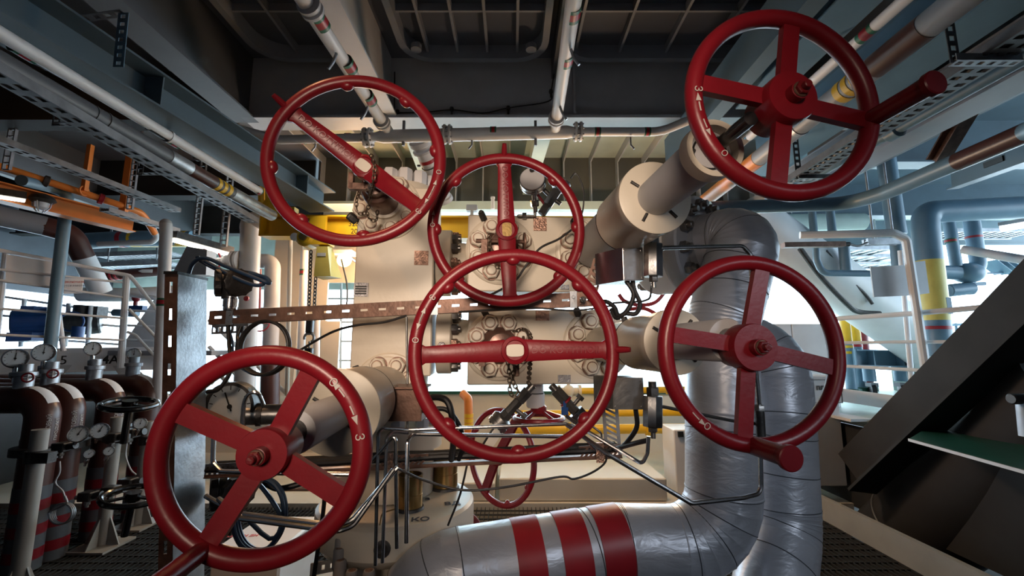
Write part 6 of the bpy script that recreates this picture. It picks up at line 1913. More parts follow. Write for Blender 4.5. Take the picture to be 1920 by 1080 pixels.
# lower gauges and instrument clutter on the stands
for lab, u, v, r_, Y, nd in (('lower dial gauge with bright rim left of the middle stand', 147, 814, 15, 3.4, 0.45), ('lower dial gauge on the middle stand', 187, 808, 14.5, 3.5, 0.4), ('lower dial gauge on the farthest stand', 263, 794, 10.5, 4.0, 0.2),
                             ('small pale gauge below the middle dial', 204, 846, 8.5, 3.6, 0.6), ('small glowing white gauge face at lower left', 167, 851, 8.5, 3.4, 0.9), ('small pale gauge beside the lower left wheel rim', 283, 826, 7.5, 4.0, 0.3)):
    g, c, rr = gauge(lab, u, v, r_, Y, (0.62, -0.78, 0.06), (u - 8, v + 22, Y + 0.1), needle=nd, group='round dial gauges on the manifold')
for lab, u, v, Y in (('regulator block on the stand nearest the edge', 78, 857, 3.5), ('regulator block left of the middle stand', 116, 838, 3.5), ('regulator block right of the middle stand', 212, 820, 3.8), ('regulator block on the farthest stand', 245, 812, 4.2),
                     ('lower valve cluster left of the middle stand', 165, 930, 3.7), ('lower valve cluster right of the middle stand', 208, 920, 3.85), ('lower valve cluster at the farthest stand', 240, 905, 4.2)):
    t = thing('regulator', lab, 'regulator', P(u, v + 14, Y)); q = P(u, v, Y); s_ = m_of(10, q)
    mb = MB(); mb.bbox(q, X1 * s_ * 1.2, Y1v * s_, UP * s_ * 0.8, 0.006); mb.cyl(q + X1 * s_, q + X1 * s_ * 2.6 + UP * s_ * 0.3, s_ * 0.6, n=14); mb.build('body', M['iron'], t)
    mb = MB(); mb.cyl(q - UP * s_ * 0.7, q - UP * s_ * 2.0, s_ * 0.32, n=12); mb.nut(q - UP * s_ * 1.1, -UP, s_ * 0.5, s_ * 0.5); mb.build('fitting', M['steel_dark'], t)
    mb = MB(); mb.cyl(q - X1 * s_ * 1.1, q - X1 * s_ * 2.2 - UP * s_ * 0.3, s_ * 0.4, n=12); mb.build('port', M['steel_dark'], t)
cable('cable', 'pale thin line curling down from the regulator left of the middle stand', 'cable', [(112, 865, 3.5), (112, 885, 3.5), (104, 905, 3.5), (118, 922, 3.5), (122, 938, 3.5)], 0.006, M['grey_light'])
cable('cable', 'thin line looping down from the farthest regulator', 'cable', [(238, 830, 4.1), (236, 855, 4.1), (245, 880, 4.1), (255, 890, 4.1)], 0.006, M['grey_light'])
coil('coil of thin pale tube hanging low left of the middle stand', 112, 965, 20, 18, 3.5, 3.2, 0.007, M['galv'], lead=[(122, 930, 3.5), (124, 945, 3.5)])
for lab, u, v, rx, Y in (('black handwheel lying level beside the fourth elbow', 243, 758, 40, 3.4), ('black handwheel lying level low by the stands', 250, 930, 46, 3.5)):
    c = P(u, v, Y); t = thing('handwheel', lab, 'handwheel', c - UP * 0.02); R = m_of(rx, c)
    ax_ = V((0.12, -0.10, 1.0)).normalized() if v < 800 else V((0.15, -0.05, 1.0)).normalized()
    mb = MB(); mb.torus(c, ax_, R, 0.022, 56, 10); mb.build('rim', M['black_gloss'], t)
    x_, y_, z_ = frame(ax_); mb = MB()
    for k in range(3): mb.beam(c, c + (x_ * math.cos(k * 2.094) + y_ * math.sin(k * 2.094)) * R, 0.03, 0.014, up=z_)
    mb.build('spoke', M['black_gloss'], t)
    mb = MB(); mb.cyl(c - z_ * 0.03, c + z_ * 0.03, 0.05, n=18); mb.cyl(c - z_ * 0.3, c, 0.025, n=12); mb.build('hub', M['black_gloss'], t)
t = thing('perforated_strut', 'perforated upright strut behind the stand nearest the left edge', 'strut', P(30, 1000, 3.55))
a, b = P(42, 825, 3.6), P(20, 1060, 3.6); mb = MB(); mb.slotted(a, b, X1 * 0.05, 0.004, 0.05, 0.5, 0.25, nrm=Y1v); mb.build('strip', M['galv_dark'], t)
# ------------------------------------------------------------------ right: brace, cabinets, railing, pipework against the daylight
br = thing('inclined_brace', 'big dark inclined I section brace at lower right', 'brace', P(1620, 950, 4.45))
a, b = P(1590, 918, 4.35), P(1935, 588, 3.0)
d = (b - a).normalized()
side = X1 - d * d.dot(X1); side.normalize()
nrm = d.cross(side).normalized(); nrm = nrm if nrm.y < 0 else -nrm
w = 0.30
a = a + side * w / 2; b = b + side * w / 2
mb = MB(); mb.obox((a + b) / 2 + d * 0.3, d * ((b - a).length / 2 + 0.3), side * w / 2, nrm * 0.012); mb.build('near_flange', M['brace_dark'], br)
mb = MB(); mb.obox((a + b) / 2 + side * 0.06 - nrm * 0.22 + d * 0.3, d * ((b - a).length / 2 + 0.3), side * 0.008, nrm * 0.21); mb.build('web', M['brace_dark'], br)
tb = thing('tubular_brace', 'large dark round brace behind the inclined flange at lower right', 'brace', P(1800, 960, 4.2))
a2, b2 = P(1745, 985, 4.3), P(2060, 740, 3.1)
d2 = (b2 - a2).normalized()
mb = MB(); mb.tube([a2 - d2 * 0.4, b2], 0.42, 44); mb.build('tube', M['brace_dark'], tb)
mb = MB(); mb.torus(a2 - d2 * 0.1, d2, 0.425, 0.012, 44, 6); mb.build('weld_bead', M['grey_dark'], tb)
gp = thing('green_plate', 'dark green plate shelf jutting round the brace at lower right', 'plate', P(1800, 850, 3.6))
poly = [PZ(1704, 823, 1.0), PZ(1925, 884, 1.0), PZ(2100, 850, 1.0), PZ(1925, 826, 1.0), PZ(1758, 790, 1.0)]
vs = poly + [q - UP * 0.014 for q in poly]
n = len(poly)
mb = MB(); mb.add(vs, [list(range(n)), list(range(n, 2 * n))[::-1]] + [(i, n + i, n + (i + 1) % n, (i + 1) % n) for i in range(n)]); mb.build('plate', M['green'], gp)
mb = MB(); q0, q1 = poly[0], poly[1]; mb.beam(q0 - UP * 0.007, q1 - UP * 0.007, 0.012, 0.02, up=UP); mb.build('edge_strip', M['grey_light'], gp)
bt_ = thing('wall_spigot', 'dark capped spigot with clear cup at the right picture edge', 'fitting', P(1905, 800, 3.0))
q = P(1912, 748, 2.9); mb = MB(); mb.cyl(q - X1 * 0.06, q + X1 * 0.1, m_of(10, q), n=18, bev=0.006); mb.build('cap', M['black'], bt_)
mb = MB(); mb.cyl(q + X1 * 0.04, q + X1 * 0.04 - UP * 0.24, 0.05, 0.06, n=18); mb.build('cup', M['plastic'], bt_)

# white cabinets beside the silver pipes
cb = thing('cabinet', 'white cabinet with framed black lettering behind the second silver pipe', 'cabinet', P(1545, 912, 4.9))
a, b = P(1500, 912, 4.9), P(1590, 912, 4.9)
zt_ = P(1540, 705, 4.9).z
mb = MB(); mb.bbox(V(((a.x + b.x) / 2 - 0.1, 5.15, (a.z + zt_) / 2)), X1 * ((b.x - a.x) / 2 + 0.1), Y1v * 0.25, UP * (zt_ - a.z) / 2, 0.01); mb.build('case', M['white'], cb)
mb = MB(); q = P(1540, 740, 4.89); 
s0, s1 = P(1524, 755, 4.895), P(1575, 712, 4.895)
mb.obox((s0 + s1) / 2, X1 * (s1.x - s0.x) / 2, Y1v * 0.003, UP * (s1.z - s0.z) / 2); mb.m = 0; lb = mb.build('label_plate', M['white'], cb)
mb = MB()
for (pp, qq) in (((s0.x, s0.z), (s0.x, s1.z)), ((s1.x, s0.z), (s1.x, s1.z)), ((s0.x, s1.z), (s1.x, s1.z)), ((s0.x, s0.z), (s1.x, s0.z))):
    mb.beam(V((pp[0], s0.y - 0.005, pp[1])), V((qq[0], s0.y - 0.005, qq[1])), 0.006, 0.004, up=Y1v)
mb.build('border', M['ink'], lb)
text('ПЛ', m_of(10, s0), P(1538, 728, 4.888), X1, UP, M['ink'], lb, bold=0.003)
cb2 = thing('cabinet', 'wide white double cabinet behind the rim of the right wheel', 'cabinet', P(1500, 705, 5.7))
a, b = P(1436, 705, 5.6), P(1572, 705, 5.6); zt_ = P(1500, 607, 5.6).z
for k in (0, 1):
    mb = MB(); x0 = a.x + (b.x - a.x) * (0.42 if k else 0); x1 = b.x if k else a.x + (b.x - a.x) * 0.41
    mb.bbox(V(((x0 + x1) / 2, 5.62, (a.z - 0.5 + zt_) / 2)), X1 * (x1 - x0) / 2, Y1v * 0.02, UP * (zt_ - a.z + 0.5) / 2, 0.006); mb.build('door', M['white'], cb2)
mb = MB(); mb.bbox(V(((a.x + b.x) / 2, 5.9, (a.z - 0.5 + zt_) / 2)), X1 * (b.x - a.x) / 2, Y1v * 0.25, UP * (zt_ - a.z + 0.5) / 2, 0.006); mb.build('case', M['white'], cb2)

# railing
YG = 4.6
rr_ = thing('guard_rail', 'white guard rail at right with tall bent corner post and blank board', 'railing', P(1740, 775, YG))
rail(rr_, [(1500, 441, 4.9), (1676, 437, YG), (1699, 448, YG), (1752, 800, YG)], 7.5, M['white'], 'corner_post', at=1)
rail(rr_, [(1688, 470, YG + 0.2), (1716, 790, YG + 0.2)], 4.2, M['white'], 'post')
rail(rr_, [(1728, 660, YG), (1770, 778, YG + 0.25)], 4.5, M['white'], 'post_brace')
rail(rr_, [(1560, 598, 5.4), (1710, 588, YG + 0.1), (1925, 569, 4.0)], 4.4, M['white'], 'top_rail')
rail(rr_, [(1570, 643, 5.4), (1715, 641, YG + 0.1), (1925, 641, 4.0)], 3.0, M['white'], 'mid_rail')
rail(rr_, [(1575, 686, 5.4), (1718, 694, YG + 0.1), (1900, 706, 4.1)], 3.0, M['white'], 'mid_rail')
mb = MB(); a, b = P(1575, 740, 5.5), P(1765, 768, 4.6); mb.beam(a, b, 0.02, 0.16, up=UP); mb.build('toe_board', M['white'], rr_)
bd = thing('notice_board', 'blank grey board fixed to the right guard rail', 'sign', P(1690, 555, 4.75))
for (u0, u1, v0, v1, Y) in ((1638, 1712, 500, 557, 4.72), (1715, 1742, 492, 553, 4.72)):
    mb = MB(); a, b = P(u0, v1, Y), P(u1, v1 - 3, Y); c = P(u0, v0, Y)
    mb.obox((a + b) / 2 + UP * (c.z - a.z) / 2, (b - a) / 2, Y1v * 0.006, UP * (c.z - a.z) / 2); mb.build('board', M['grey_light'], bd)
rf = thing('guard_rail', 'far thin guard rail against the daylight at right', 'railing', P(1850, 655, 9.0))
rail(rf, [(1770, 610, 9.0), (1960, 601, 9.0)], 2.5, M['bluegrey'], 'top_rail'); rail(rf, [(1770, 636, 9.0), (1960, 634, 9.0)], 1.8, M['bluegrey'], 'mid_rail')
for u in (1796, 1808, 1828, 1890): rail(rf, [(u - 4, 606, 9.0), (u + 2, 660, 9.0)], 2.2 if u != 1890 else 4, M['bluegrey'], 'post')

# large white inclined brace in the middle distance
wb_ = thing('inclined_brace', 'large white round brace slanting down right behind the guard rail', 'brace', P(1780, 690, 6.6))
a, b = P(1452, 448, 6.2), P(1760, 664, 6.8)
mb = MB(); d = (b - a).normalized(); mb.tube([a - d * 0.6, b + d * 0.8], m_of(46, P(1600, 560, 6.5)), 44); mb.build('tube', M['white'], wb_)
q0 = a - V((0, 0.36, 0)) + UP * 0.1
cable('cable', 'dark cable bundle running down the white inclined brace', 'cable', [(1500, 466, 5.78), (1540, 520, 5.85), (1590, 572, 5.95), (1612, 585, 6.0), (1650, 588, 6.0)], 0.035, M['iron'])
cable('cable', 'second dark cable along the upper edge of the white brace', 'cable', [(1548, 470, 5.95), (1590, 520, 6.05), (1622, 552, 6.1), (1636, 570, 6.1)], 0.022, M['iron'])
t = thing('support_girder', 'blue grey welded girder on legs beyond the right rail', 'girder', P(1700, 725, 7.4))
a, b = P(1594, 686, 7.0), P(1800, 690, 7.2)
hh = P(1594, 655, 7.0).z - a.z
mb = MB(); mb.ibeam(a, b, 0.3, hh, 0.02); mb.build('girder', M['bluegrey'], t)
for f in (0.0, 0.16, 0.42, 0.68, 0.98):
    q = a.lerp(b, f); mb = MB(); mb.obox(q + UP * hh / 2 - Y1v * 0.07, X1 * 0.01, Y1v * 0.07, UP * hh / 2); mb.build('stiffener', M['bluegrey'], t)
for u in (1628, 1686, 1768):
    q = P(u, 688, 7.1); mb = MB(); mb.cyl(q, V((q.x, q.y, 0.97 if u > 1700 else 1.16)), m_of(10 if u < 1700 else 14, q), n=16); mb.build('leg', M['bluegrey'], t)
t = thing('support_girder', 'second blue grey girder continuing right behind the inclined brace', 'girder', P(1850, 690, 7.4))
mb = MB(); mb.ibeam(P(1800, 684, 7.4), P(1960, 684, 7.4), 0.3, hh, 0.02); mb.build('girder', M['bluegrey'], t)
for lab, u in (('black caster wheel under the left leg of the girder', 1636), ('black caster wheel under the middle leg of the girder', 1690)):
    q = P(u, 733, 7.1); t = thing('caster_wheel', lab, 'wheel', q - UP * 0.11)
    mb = MB(); mb.lathe(q - X1 * 0.04, X1 + Y1v * -0.5, [(0.07, 0), (0.11, 0.01), (0.11, 0.07), (0.07, 0.08)], 24); mb.build('tyre', M['black'], t)
    mb = MB(); mb.obox(q + UP * 0.1, X1 * 0.06, Y1v * 0.06, UP * 0.03); mb.build('fork', M['grey_dark'], t)
# hooped standing pipes
for lab, u, mt, v0, Y in (('yellow standing pipe with grey foot and yellow hoops right of the wheel rim', 1582, 'yellow', 588, 7.0), ('second yellow standing pipe beside the girder end', 1600, 'yellow', 596, 7.3), ('dark red standing pipe behind the girder end', 1616, 'red', 618, 7.7)):
    q = P(u, v0, Y); t = thing('standing_pipe', lab, 'pipe', (q.x, q.y, 0.95)); r_ = m_of(8.5, q)
    mb = MB(); mb.cyl(V((q.x, q.y, 0.95)), V((q.x, q.y, q.z + 0.25)), r_, n=18); mb.build('pipe_run', M[mt], t)
    if u < 1610:
        mb = MB(); zc = P(u, 640, Y).z; mb.cyl(V((q.x, q.y, 0.97)), V((q.x, q.y, zc)), r_ * 1.03, n=18); mb.build('grey_foot', M['bluegrey'], t)
        for v in ((650, 661) if u < 1590 else (648,)):
            z = P(u, v, Y).z; mb = MB(); mb.ring(V((q.x, q.y, z - 0.02)), V((q.x, q.y, z + 0.02)), r_ * 1.07, r_, 18); mb.build('hoop', M['yellow'] if u < 1590 else M['red_bright'], t)
    mb = MB(); mb.cyl(V((q.x, q.y, 0.95)), V((q.x, q.y, 1.05)), r_ * 1.7, n=18); mb.build('base', M['green'], t)
mb = MB()
t = thing('deck_block', 'dark green base blocks on the deck beyond the right rail', 'base', P(1720, 735, 7.6))
for u0, u1 in ((1705, 1725), (1735, 1752)):
    a, b = P(u0, 735, 7.5), P(u1, 735, 7.5); mb.box((a.x, 7.5, 0.95), (b.x, 7.8, 1.6))
mb.build('block', M['green'], t)

# pipes against the light
t, q, r_ = pipe('process_pipe', 'thick blue grey pipe with tall elbow and yellow lower length at right', [(1990, 385, 5.2), (1735, 398, 5.3), (1735, 430, 5.3), (1762, 668, 5.3)], 20.5, M['bluegrey'], 0.32, at=1, n=26, seg=9)
def onv(v):
    f = (v - 430) / (668 - 430.0); return P(1735 + 27 * f, v, 5.3)
band(t, onv(489), onv(601), r_, M['yellow_pale'], 'yellow_length', 1.02); band(t, onv(612), onv(618), r_, M['red_bright'], 'red_hoop', 1.035)
mb = MB(); p_ = onv(575) + V((0.35, -0.93, 0)) * r_; mb.obox(p_, X1 * 0.03, Y1v * 0.012, UP * 0.1); mb.build('arrow_mark', M['bluegrey'], t)
t, q, r_ = pipe('column_pipe', 'upright blue grey pipe dropping from the ceiling left of the tall elbow', [(1655, 255, 5.0), (1682, 440, 5.0)], 15, M['bluegrey'], 0)
mb = MB(); mb.tube([P(1678, 436, 5.0), P(1684, 505, 5.0)], r_ * 0.62, 16); mb.build('lower_length', M['bluegrey'], t)
t, q, r_ = pipe('tank', 'pale horizontal tank with rounded end high behind the right wheel', [(1450, 418, 6.4), (1585, 416, 6.4), (1606, 416, 6.4), (1618, 416, 6.4)], 16, M['palegreen'], 0, cat='tank')
pipe('process_pipe', 'pale pipe bent into a U beside the white brace', [(1530, 462, 5.5), (1531, 488, 5.5), (1542, 512, 5.5), (1638, 513, 5.5)], 6, M['bluegrey'], 0.12)
for lab, u, v0, v1, rp in (('short upright pipe first left of the tall column at right', 1524, 392, 448, 6.5), ('short upright pipe second left of the tall column at right', 1558, 392, 442, 7.0), ('upright pipe in front of the upper end of the white brace', 1584, 462, 512, 9.0)):
    pipe('standing_pipe', lab, [(u - 2, v0, 5.9), (u + 3, v1, 5.9)], rp, M['bluegrey'], 0)
t = thing('strip_lamp', 'brown horizontal strip lamp unlit beside the silver elbow', 'lamp', P(1525, 462, 4.6))
a, b = P(1468, 460, 4.6), P(1582, 458, 4.6); mb = MB(); mb.beam(a, b, 0.07, 0.055, up=UP); mb.build('housing', M['rust'], t)
mb = MB(); mb.cyl(b, b + X1 * 0.06, 0.025, n=12); mb.build('gland', M['black'], t)
cable('cable', 'black cable from the strip lamp to the perforated rail', 'cable', [(1592, 458, 4.6), (1610, 461, 4.65), (1626, 455, 4.7)], 0.012, M['black'])
for i, (v, u0, u1, Y, lab) in enumerate(((453, 1626, 1688, 4.8, 'short perforated rail left of the bent corner post'), (466, 1440, 1690, 7.4, 'upper far cable ladder behind the white brace'), (480, 1440, 1700, 8.4, 'middle far cable ladder behind the white brace'), (494, 1440, 1700, 9.4, 'lower far cable ladder behind the white brace'),
                                         (432, 1770, 1960, 7.6, 'far cable ladder under the tall elbow at right'))):
    t = thing('cable_ladder', lab, 'cable tray', P((u0 + u1) / 2, v, Y)); a, b = P(u0, v, Y), P(u1, v - 1, Y)
    wv = 0.55 if i else 0.06
    mb = MB()
    for dy in (0, wv): mb.beam(a + Y1v * dy, b + Y1v * dy, 0.03, 0.07, up=UP)
    n = 12 if i else 6
    for k in range(n): q = a.lerp(b, (k + 0.5) / n); mb.beam(q, q + Y1v * wv, 0.05, 0.03, up=UP)
    mb.build('ladder', M['galv'], t)
    for f in (0.2, 0.8):
        q = a.lerp(b, f); mb = MB(); mb.cyl(q, V((q.x, q.y, 4.64)), 0.012, n=8); mb.build('hanger_rod', M['galv'], t)
t = thing('hanging_valve', 'blue grey valve with level actuator hanging in the daylight at right', 'valve', P(1810, 548, 6.0))
mb = MB(); mb.tube([P(1776, 395, 6.0), P(1793, 500, 6.0)], m_of(9, P(1780, 450, 6.0)), 16); mb.tube([P(1820, 405, 6.0), P(1836, 505, 6.0), P(1800, 512, 6.0)], m_of(12, P(1830, 450, 6.0)), 18, bend=0.14); mb.build('pipe_run', M['bluegrey'], t)
mb = MB(); tri_band(t, P(1783, 452, 6.0), UP, m_of(9, P(1780, 450, 6.0)), 0.06); tri_band(t, P(1826, 445, 6.0), UP, m_of(12, P(1780, 450, 6.0)), 0.06, ('bluegrey', 'red_bright', 'bluegrey'))
mb.ball(P(1815, 512, 6.0), 0.17, 1.2, 1, 0.85); mb.cyl(P(1750, 509, 6.0), P(1800, 512, 6.0), 0.10, n=18); mb.build('valve_body', M['bluegrey'], t)
mb = MB(); mb.cyl(P(1816, 520, 6.0), P(1820, 552, 6.0), 0.05, n=12); mb.cyl(P(1777, 545, 6.0), P(1822, 540, 6.0), 0.09, n=18, bev=0.01); mb.beam(P(1822, 533, 6.0), P(1846, 532, 6.0), 0.05, 0.05); mb.build('actuator', M['bluegrey'], t)
t = thing('tube_lamp', 'lit white tube lamp at the right picture edge under the thick pipe', 'lamp', P(1900, 430, 5.8))
a, b = P(1878, 428, 5.8), P(1960, 414, 5.4); mb = MB(); mb.beam(a + UP * 0.05, b + UP * 0.05, 0.14, 0.05, up=UP); mb.build('housing', M['grey_light'], t)
mb = MB(); mb.tube([a, b], 0.05, 10); mb.build('lit_tube', M['lamp_white'], t)
pipe('process_pipe', 'pale slanting conduit crossing the daylight at the right edge', [(1806, 468, 5.0), (1960, 494, 4.4)], 9, M['white'], 0)
t = thing('louvre_rack', 'row of slanting pale slats at the right edge under the slanting conduit', 'rack', P(1890, 510, 7.5))
mb = MB()
for k in range(7):
    a = P(1852 + k * 14, 490, 7.5); mb.beam(a, a + X1 * 0.25 - UP * 0.22, 0.3, 0.012, up=UP + X1)
mb.beam(P(1842, 513, 7.5), P(1950, 507, 7.5), 0.03, 0.03); mb.build('slat', M['bluegrey'], t)
# ------------------------------------------------------------------ behind the tree: crane beam, hoist, back wall, plinth
cbm = thing('crane_beam', 'yellow crane runway beam crossing behind the valve blocks', 'beam', P(900, 440, 4.6))
a, b = P(497, 446, 4.9), P(1330, 456, 4.35)
h_ = P(497, 407, 4.9).z - a.z
mb = MB(); mb.ibeam(a, b, 0.20, h_, 0.02); mb.build('beam', M['yellow'], cbm)
nb_ = (b - a).normalized()
mb = MB(); mb.obox(a + UP * h_ / 2, nb_ * 0.01, nb_.cross(UP) * 0.1, UP * h_ / 2); mb.build('end_plate', M['yellow'], cbm)
fr = nb_.cross(UP); fr = fr if fr.y < 0 else -fr
def on_b(u, v):
    r = ray(u, v); p0 = a + fr * 0.012; t_ = fr.dot(p0 - EYE) / fr.dot(r); return EYE + r * t_
text('328', 0.085, on_b(663, 420), nb_, UP, M['ink'], cbm); text('20', 0.085, on_b(664, 434), nb_, UP, M['ink'], cbm)
tr = thing('crane_trolley', 'yellow trolley bracket at the left end of the crane beam', 'trolley', P(512, 400, 4.7))
for k in range(3):
    mb = MB(); mb.tube(smooth_path([P(490 + k * 13, 352, 4.75), P(492 + k * 13, 385, 4.7), P(510 + k * 13, 402, 4.7)], 5), 0.035, 10); mb.build('arm', M['yellow'], tr)
mb = MB(); q = P(514, 388, 4.72); mb.lathe(q, -Y1v, [(0.09, 0), (0.10, 0.02), (0.10, 0.06), (0.05, 0.08)], 24); mb.obox(q - UP * 0.05 + X1 * 0.1, X1 * 0.16, Y1v * 0.05, UP * 0.035); mb.build('wheel_housing', M['yellow'], tr)
ho = thing('chain_hoist', 'yellow chain hoist hanging under the crane beam', 'hoist', P(580, 465, 4.6))
q = P(578, 448, 4.6)
mb = MB(); mb.lathe(q + Y1v * 0.12, -Y1v, [(0.08, 0), (0.10, 0.03), (0.10, 0.2), (0.07, 0.23)], 26); mb.obox(q + X1 * 0.14 - UP * 0.01, X1 * 0.12, Y1v * 0.08, UP * 0.07); mb.obox(q + UP * 0.12 + X1 * 0.1, X1 * 0.09, Y1v * 0.02, UP * 0.14); mb.build('body', M['yellow'], ho)
mb = MB(); mb.lathe(q - Y1v * 0.11, -Y1v, [(0.045, 0), (0.045, 0.02), (0.02, 0.025)], 20); mb.build('bolt_cap', M['brass'], ho)
mb = MB(); mb.lathe(P(556, 446, 4.55), -Y1v, [(0.04, 0), (0.045, 0.02), (0.045, 0.05), (0.02, 0.06)], 18); mb.build('end_cap', M['white'], ho)
mb = MB(); mb.torus(q, Y1v, 0.13, 0.008, 30, 6, a0=0.3, a1=3.6); mb.build('hoop_cable', M['iron'], ho)
bk = thing('hoist_basket', 'pale yellow chain box hanging beside the hoist chains', 'box', P(612, 524, 4.5))
vs = [P(588, 518, 4.5), P(620, 518, 4.5), P(614, 462, 4.5), P(594, 462, 4.5)]
vs2 = [P(606, 525, 4.75), P(642, 522, 4.75), P(622, 462, 4.7), P(602, 462, 4.7)]
mb = MB(); mb.add(vs + vs2, [(0, 1, 2, 3), (7, 6, 5, 4), (0, 4, 5, 1), (1, 5, 6, 2), (2, 6, 7, 3), (3, 7, 4, 0)]); mb.build('box', M['yellow_pale'], bk)
mb = MB(); c = (vs[2] + vs[3]) / 2 - UP * 0.09 - Y1v * 0.004; mb.obox(c, X1 * 0.045, Y1v * 0.003, UP * 0.018); mb.build('label_plate', M['grey_light'], bk)
for lab, pts in (('left load chain hanging from the hoist', [(583, 470, 4.5), (581, 530, 4.5), (579, 582, 4.5)]), ('right load chain hanging behind the pale yellow box', [(592, 520, 4.55), (590, 560, 4.55), (588, 600, 4.55)])):
    mb = MB(); mb.chain([P(*p) for p in pts], 0.055, 0.0065); mb.build('load_chain', M['iron'], label=lab, cat='chain')
hk = thing('crane_hook', 'dark crane hook block hanging below the brown strut', 'hook', P(581, 660, 4.5))
q = P(581, 612, 4.5); mb = MB(); mb.bbox(q, X1 * 0.035, Y1v * 0.03, UP * 0.07, 0.01); mb.build('block', M['iron'], hk)
mb = MB(); mb.torus(q - UP * 0.12, Y1v, 0.05, 0.014, 24, 8, a0=-0.3, a1=4.2); mb.cyl(q - UP * 0.05, q - UP * 0.09, 0.014, n=10); mb.build('hook', M['galv'], hk)
mb = MB(); mb.beam(P(580, 640, 4.5), P(579, 668, 4.5), 0.012, 0.012); q = P(579, 663, 4.5); mb.bbox(q, X1 * 0.04, Y1v * 0.03, UP * 0.06, 0.01); mb.build('pendant', M['black'], hk)

fl2 = thing('sodium_lamp', 'glowing orange flood lamp beside the left valve block', 'lamp', P(645, 495, 6.3))
q = P(645, 487, 6.35)
mb = MB(); mb.obox(q + UP * 0.1 - X1 * 0.05, X1 * 0.2, Y1v * 0.12, UP * 0.03); mb.build('housing', M['grey_light'], fl2)
mb = MB(); mb.cyl(q + UP * 0.1, V((q.x - 0.1, 7.12, q.z + 0.12)), 0.02, n=10); mb.build('bracket_arm', M['grey_light'], fl2)
mb = MB(); mb.lathe(q + Y1v * 0.02, -Y1v, [(0.11, 0), (0.11, 0.02), (0.06, 0.05), (0.004, 0.06)], 24); mb.build('lens', M['lamp_sodium'], fl2)

# wall panels and pipes at the back left
mb = MB()
for u0, u1, v0, v1, Y in ((494, 548, 440, 742, 6.9), (548, 602, 446, 742, 7.05)):
    a, b = P(u0, v1, Y), P(u1, v1, Y); zt_ = P(u0, v0, Y).z
    mb.box((a.x, Y, a.z), (b.x, Y + 0.05, zt_))
a, b = P(598, 700, 6.9), P(632, 700, 6.9); mb.box((a.x, 6.9, 0.95), (b.x, 6.95, P(600, 602, 6.9).z))
struct('wall_panel', mb, M['cream_clean'])
mb = MB(); a = P(606, 470, 7.1); mb.box((P(602, 470, 7.1).x, 7.1, P(602, 530, 7.1).z), (P(668, 470, 7.1).x, 7.15, P(602, 440, 7.1).z + 0.4)); struct('wall_panel', mb, M['cream_clean'])
t, q, r_ = pipe('process_pipe', 'thick grey standing pipe topped by an elbow left of the hoist', [(520, 410, 5.3), (468, 415, 5.3), (470, 440, 5.3), (458, 742, 5.3)], 17, M['grey_light'], 0.2, at=1, n=24)
mb = MB(); p_ = P(463, 560, 5.1); mb.lathe(p_ - Y1v * 0.0, -Y1v, [(0.03, 0), (0.03, 0.02), (0.01, 0.025)], 14); mb.build('red_plug', M['red_bright'], t)
mb = MB(); z_ = P(460, 585, 5.3).z; mb.cyl(V((P(463, 585, 5.3).x, 5.3, z_ - 0.06)), V((P(463, 585, 5.3).x, 5.3, z_)), r_ * 1.5, n=24); mb.build('collar', M['grey_light'], t)
t, q, r_ = pipe('process_pipe', 'pinkish grey standing pipe with elbow beside the thick grey one', [(470, 490, 6.0), (512, 489, 6.0), (511, 520, 6.0), (507, 660, 6.0)], 13.5, M['grey_light'], 0.18, at=1, n=22)
mb = MB(); mb.tube([P(507, 655, 6.0), P(506, 770, 6.0)], r_ * 1.15, 22); mb.build('red_brown_length', M['brown'], t)
mb = MB(); z_ = P(507, 578, 6.0).z; mb.cyl(V((P(507, 578, 6.0).x, 6.0, z_ - 0.08)), V((P(507, 578, 6.0).x, 6.0, z_)), r_ * 1.6, n=24); mb.build('collar', M['white'], t)
t, q, r_ = pipe('standing_pipe', 'slim white standing pipe with red hoop left of the load chains', [(571, 470, 6.3), (562, 742, 6.3)], 7, M['white'], 0)
tri_band(t, P(569, 511, 6.3), UP, r_, 0.09)
pipe('standing_pipe', 'slim cream conduit left of the red hooped pipe', [(545, 446, 6.4), (538, 742, 6.4)], 4, M['cream_clean'], 0)
pipe('standing_pipe', 'thin red standing pipe beside the thick grey pipe', [(487, 505, 5.6), (485, 590, 5.6), (478, 592, 5.55)], 3.5, M['red'], 0.03)
pipe('standing_pipe', 'white standing pipe right of the load chains', [(594, 600, 6.3), (592, 742, 6.3)], 6, M['white'], 0)
vv_ = thing('flanged_valve', 'white flanged valve with edge-on red wheel beside the thick grey pipe', 'valve', P(432, 505, 5.2))
a, b = P(408, 490, 5.2), P(454, 488, 5.25)
mb = MB(); mb.cyl(a, b, 0.045, n=18); mb.ball(a.lerp(b, 0.4), 0.075); mb.build('body', M['white'], vv_)
for f in (0.62, 0.82): 
    q = a.lerp(b, f); mb = MB(); mb.cyl(q, q + X1 * 0.03, m_of(18, q), n=24); mb.build('flange', M['white'], vv_)
mb = MB(); q = P(395, 486, 5.15); mb.torus(q, V((1, -0.18, 0)), m_of(22, q), 0.012, 36, 8); mb.beam(q - UP * 0.13, q + UP * 0.13, 0.015, 0.015); mb.build('handwheel', M['red'], vv_)
mb = MB(); mb.cyl(q, a, 0.015, n=10); mb.build('stem', M['steel_dark'], vv_)
fw = thing('small_handwheel', 'thin red wheel seen through the black cable coil', 'handwheel', P(488, 618, 5.5)); q = P(488, 606, 5.6)
mb = MB(); mb.torus(q, V((0.3, -1, 0)), m_of(15, q), 0.010, 30, 6); mb.build('rim', M['red_bright'], fw)
mb = MB(); mb.beam(q - X1 * 0.1, q + X1 * 0.1, 0.012, 0.012); mb.build('spoke', M['red_bright'], fw)
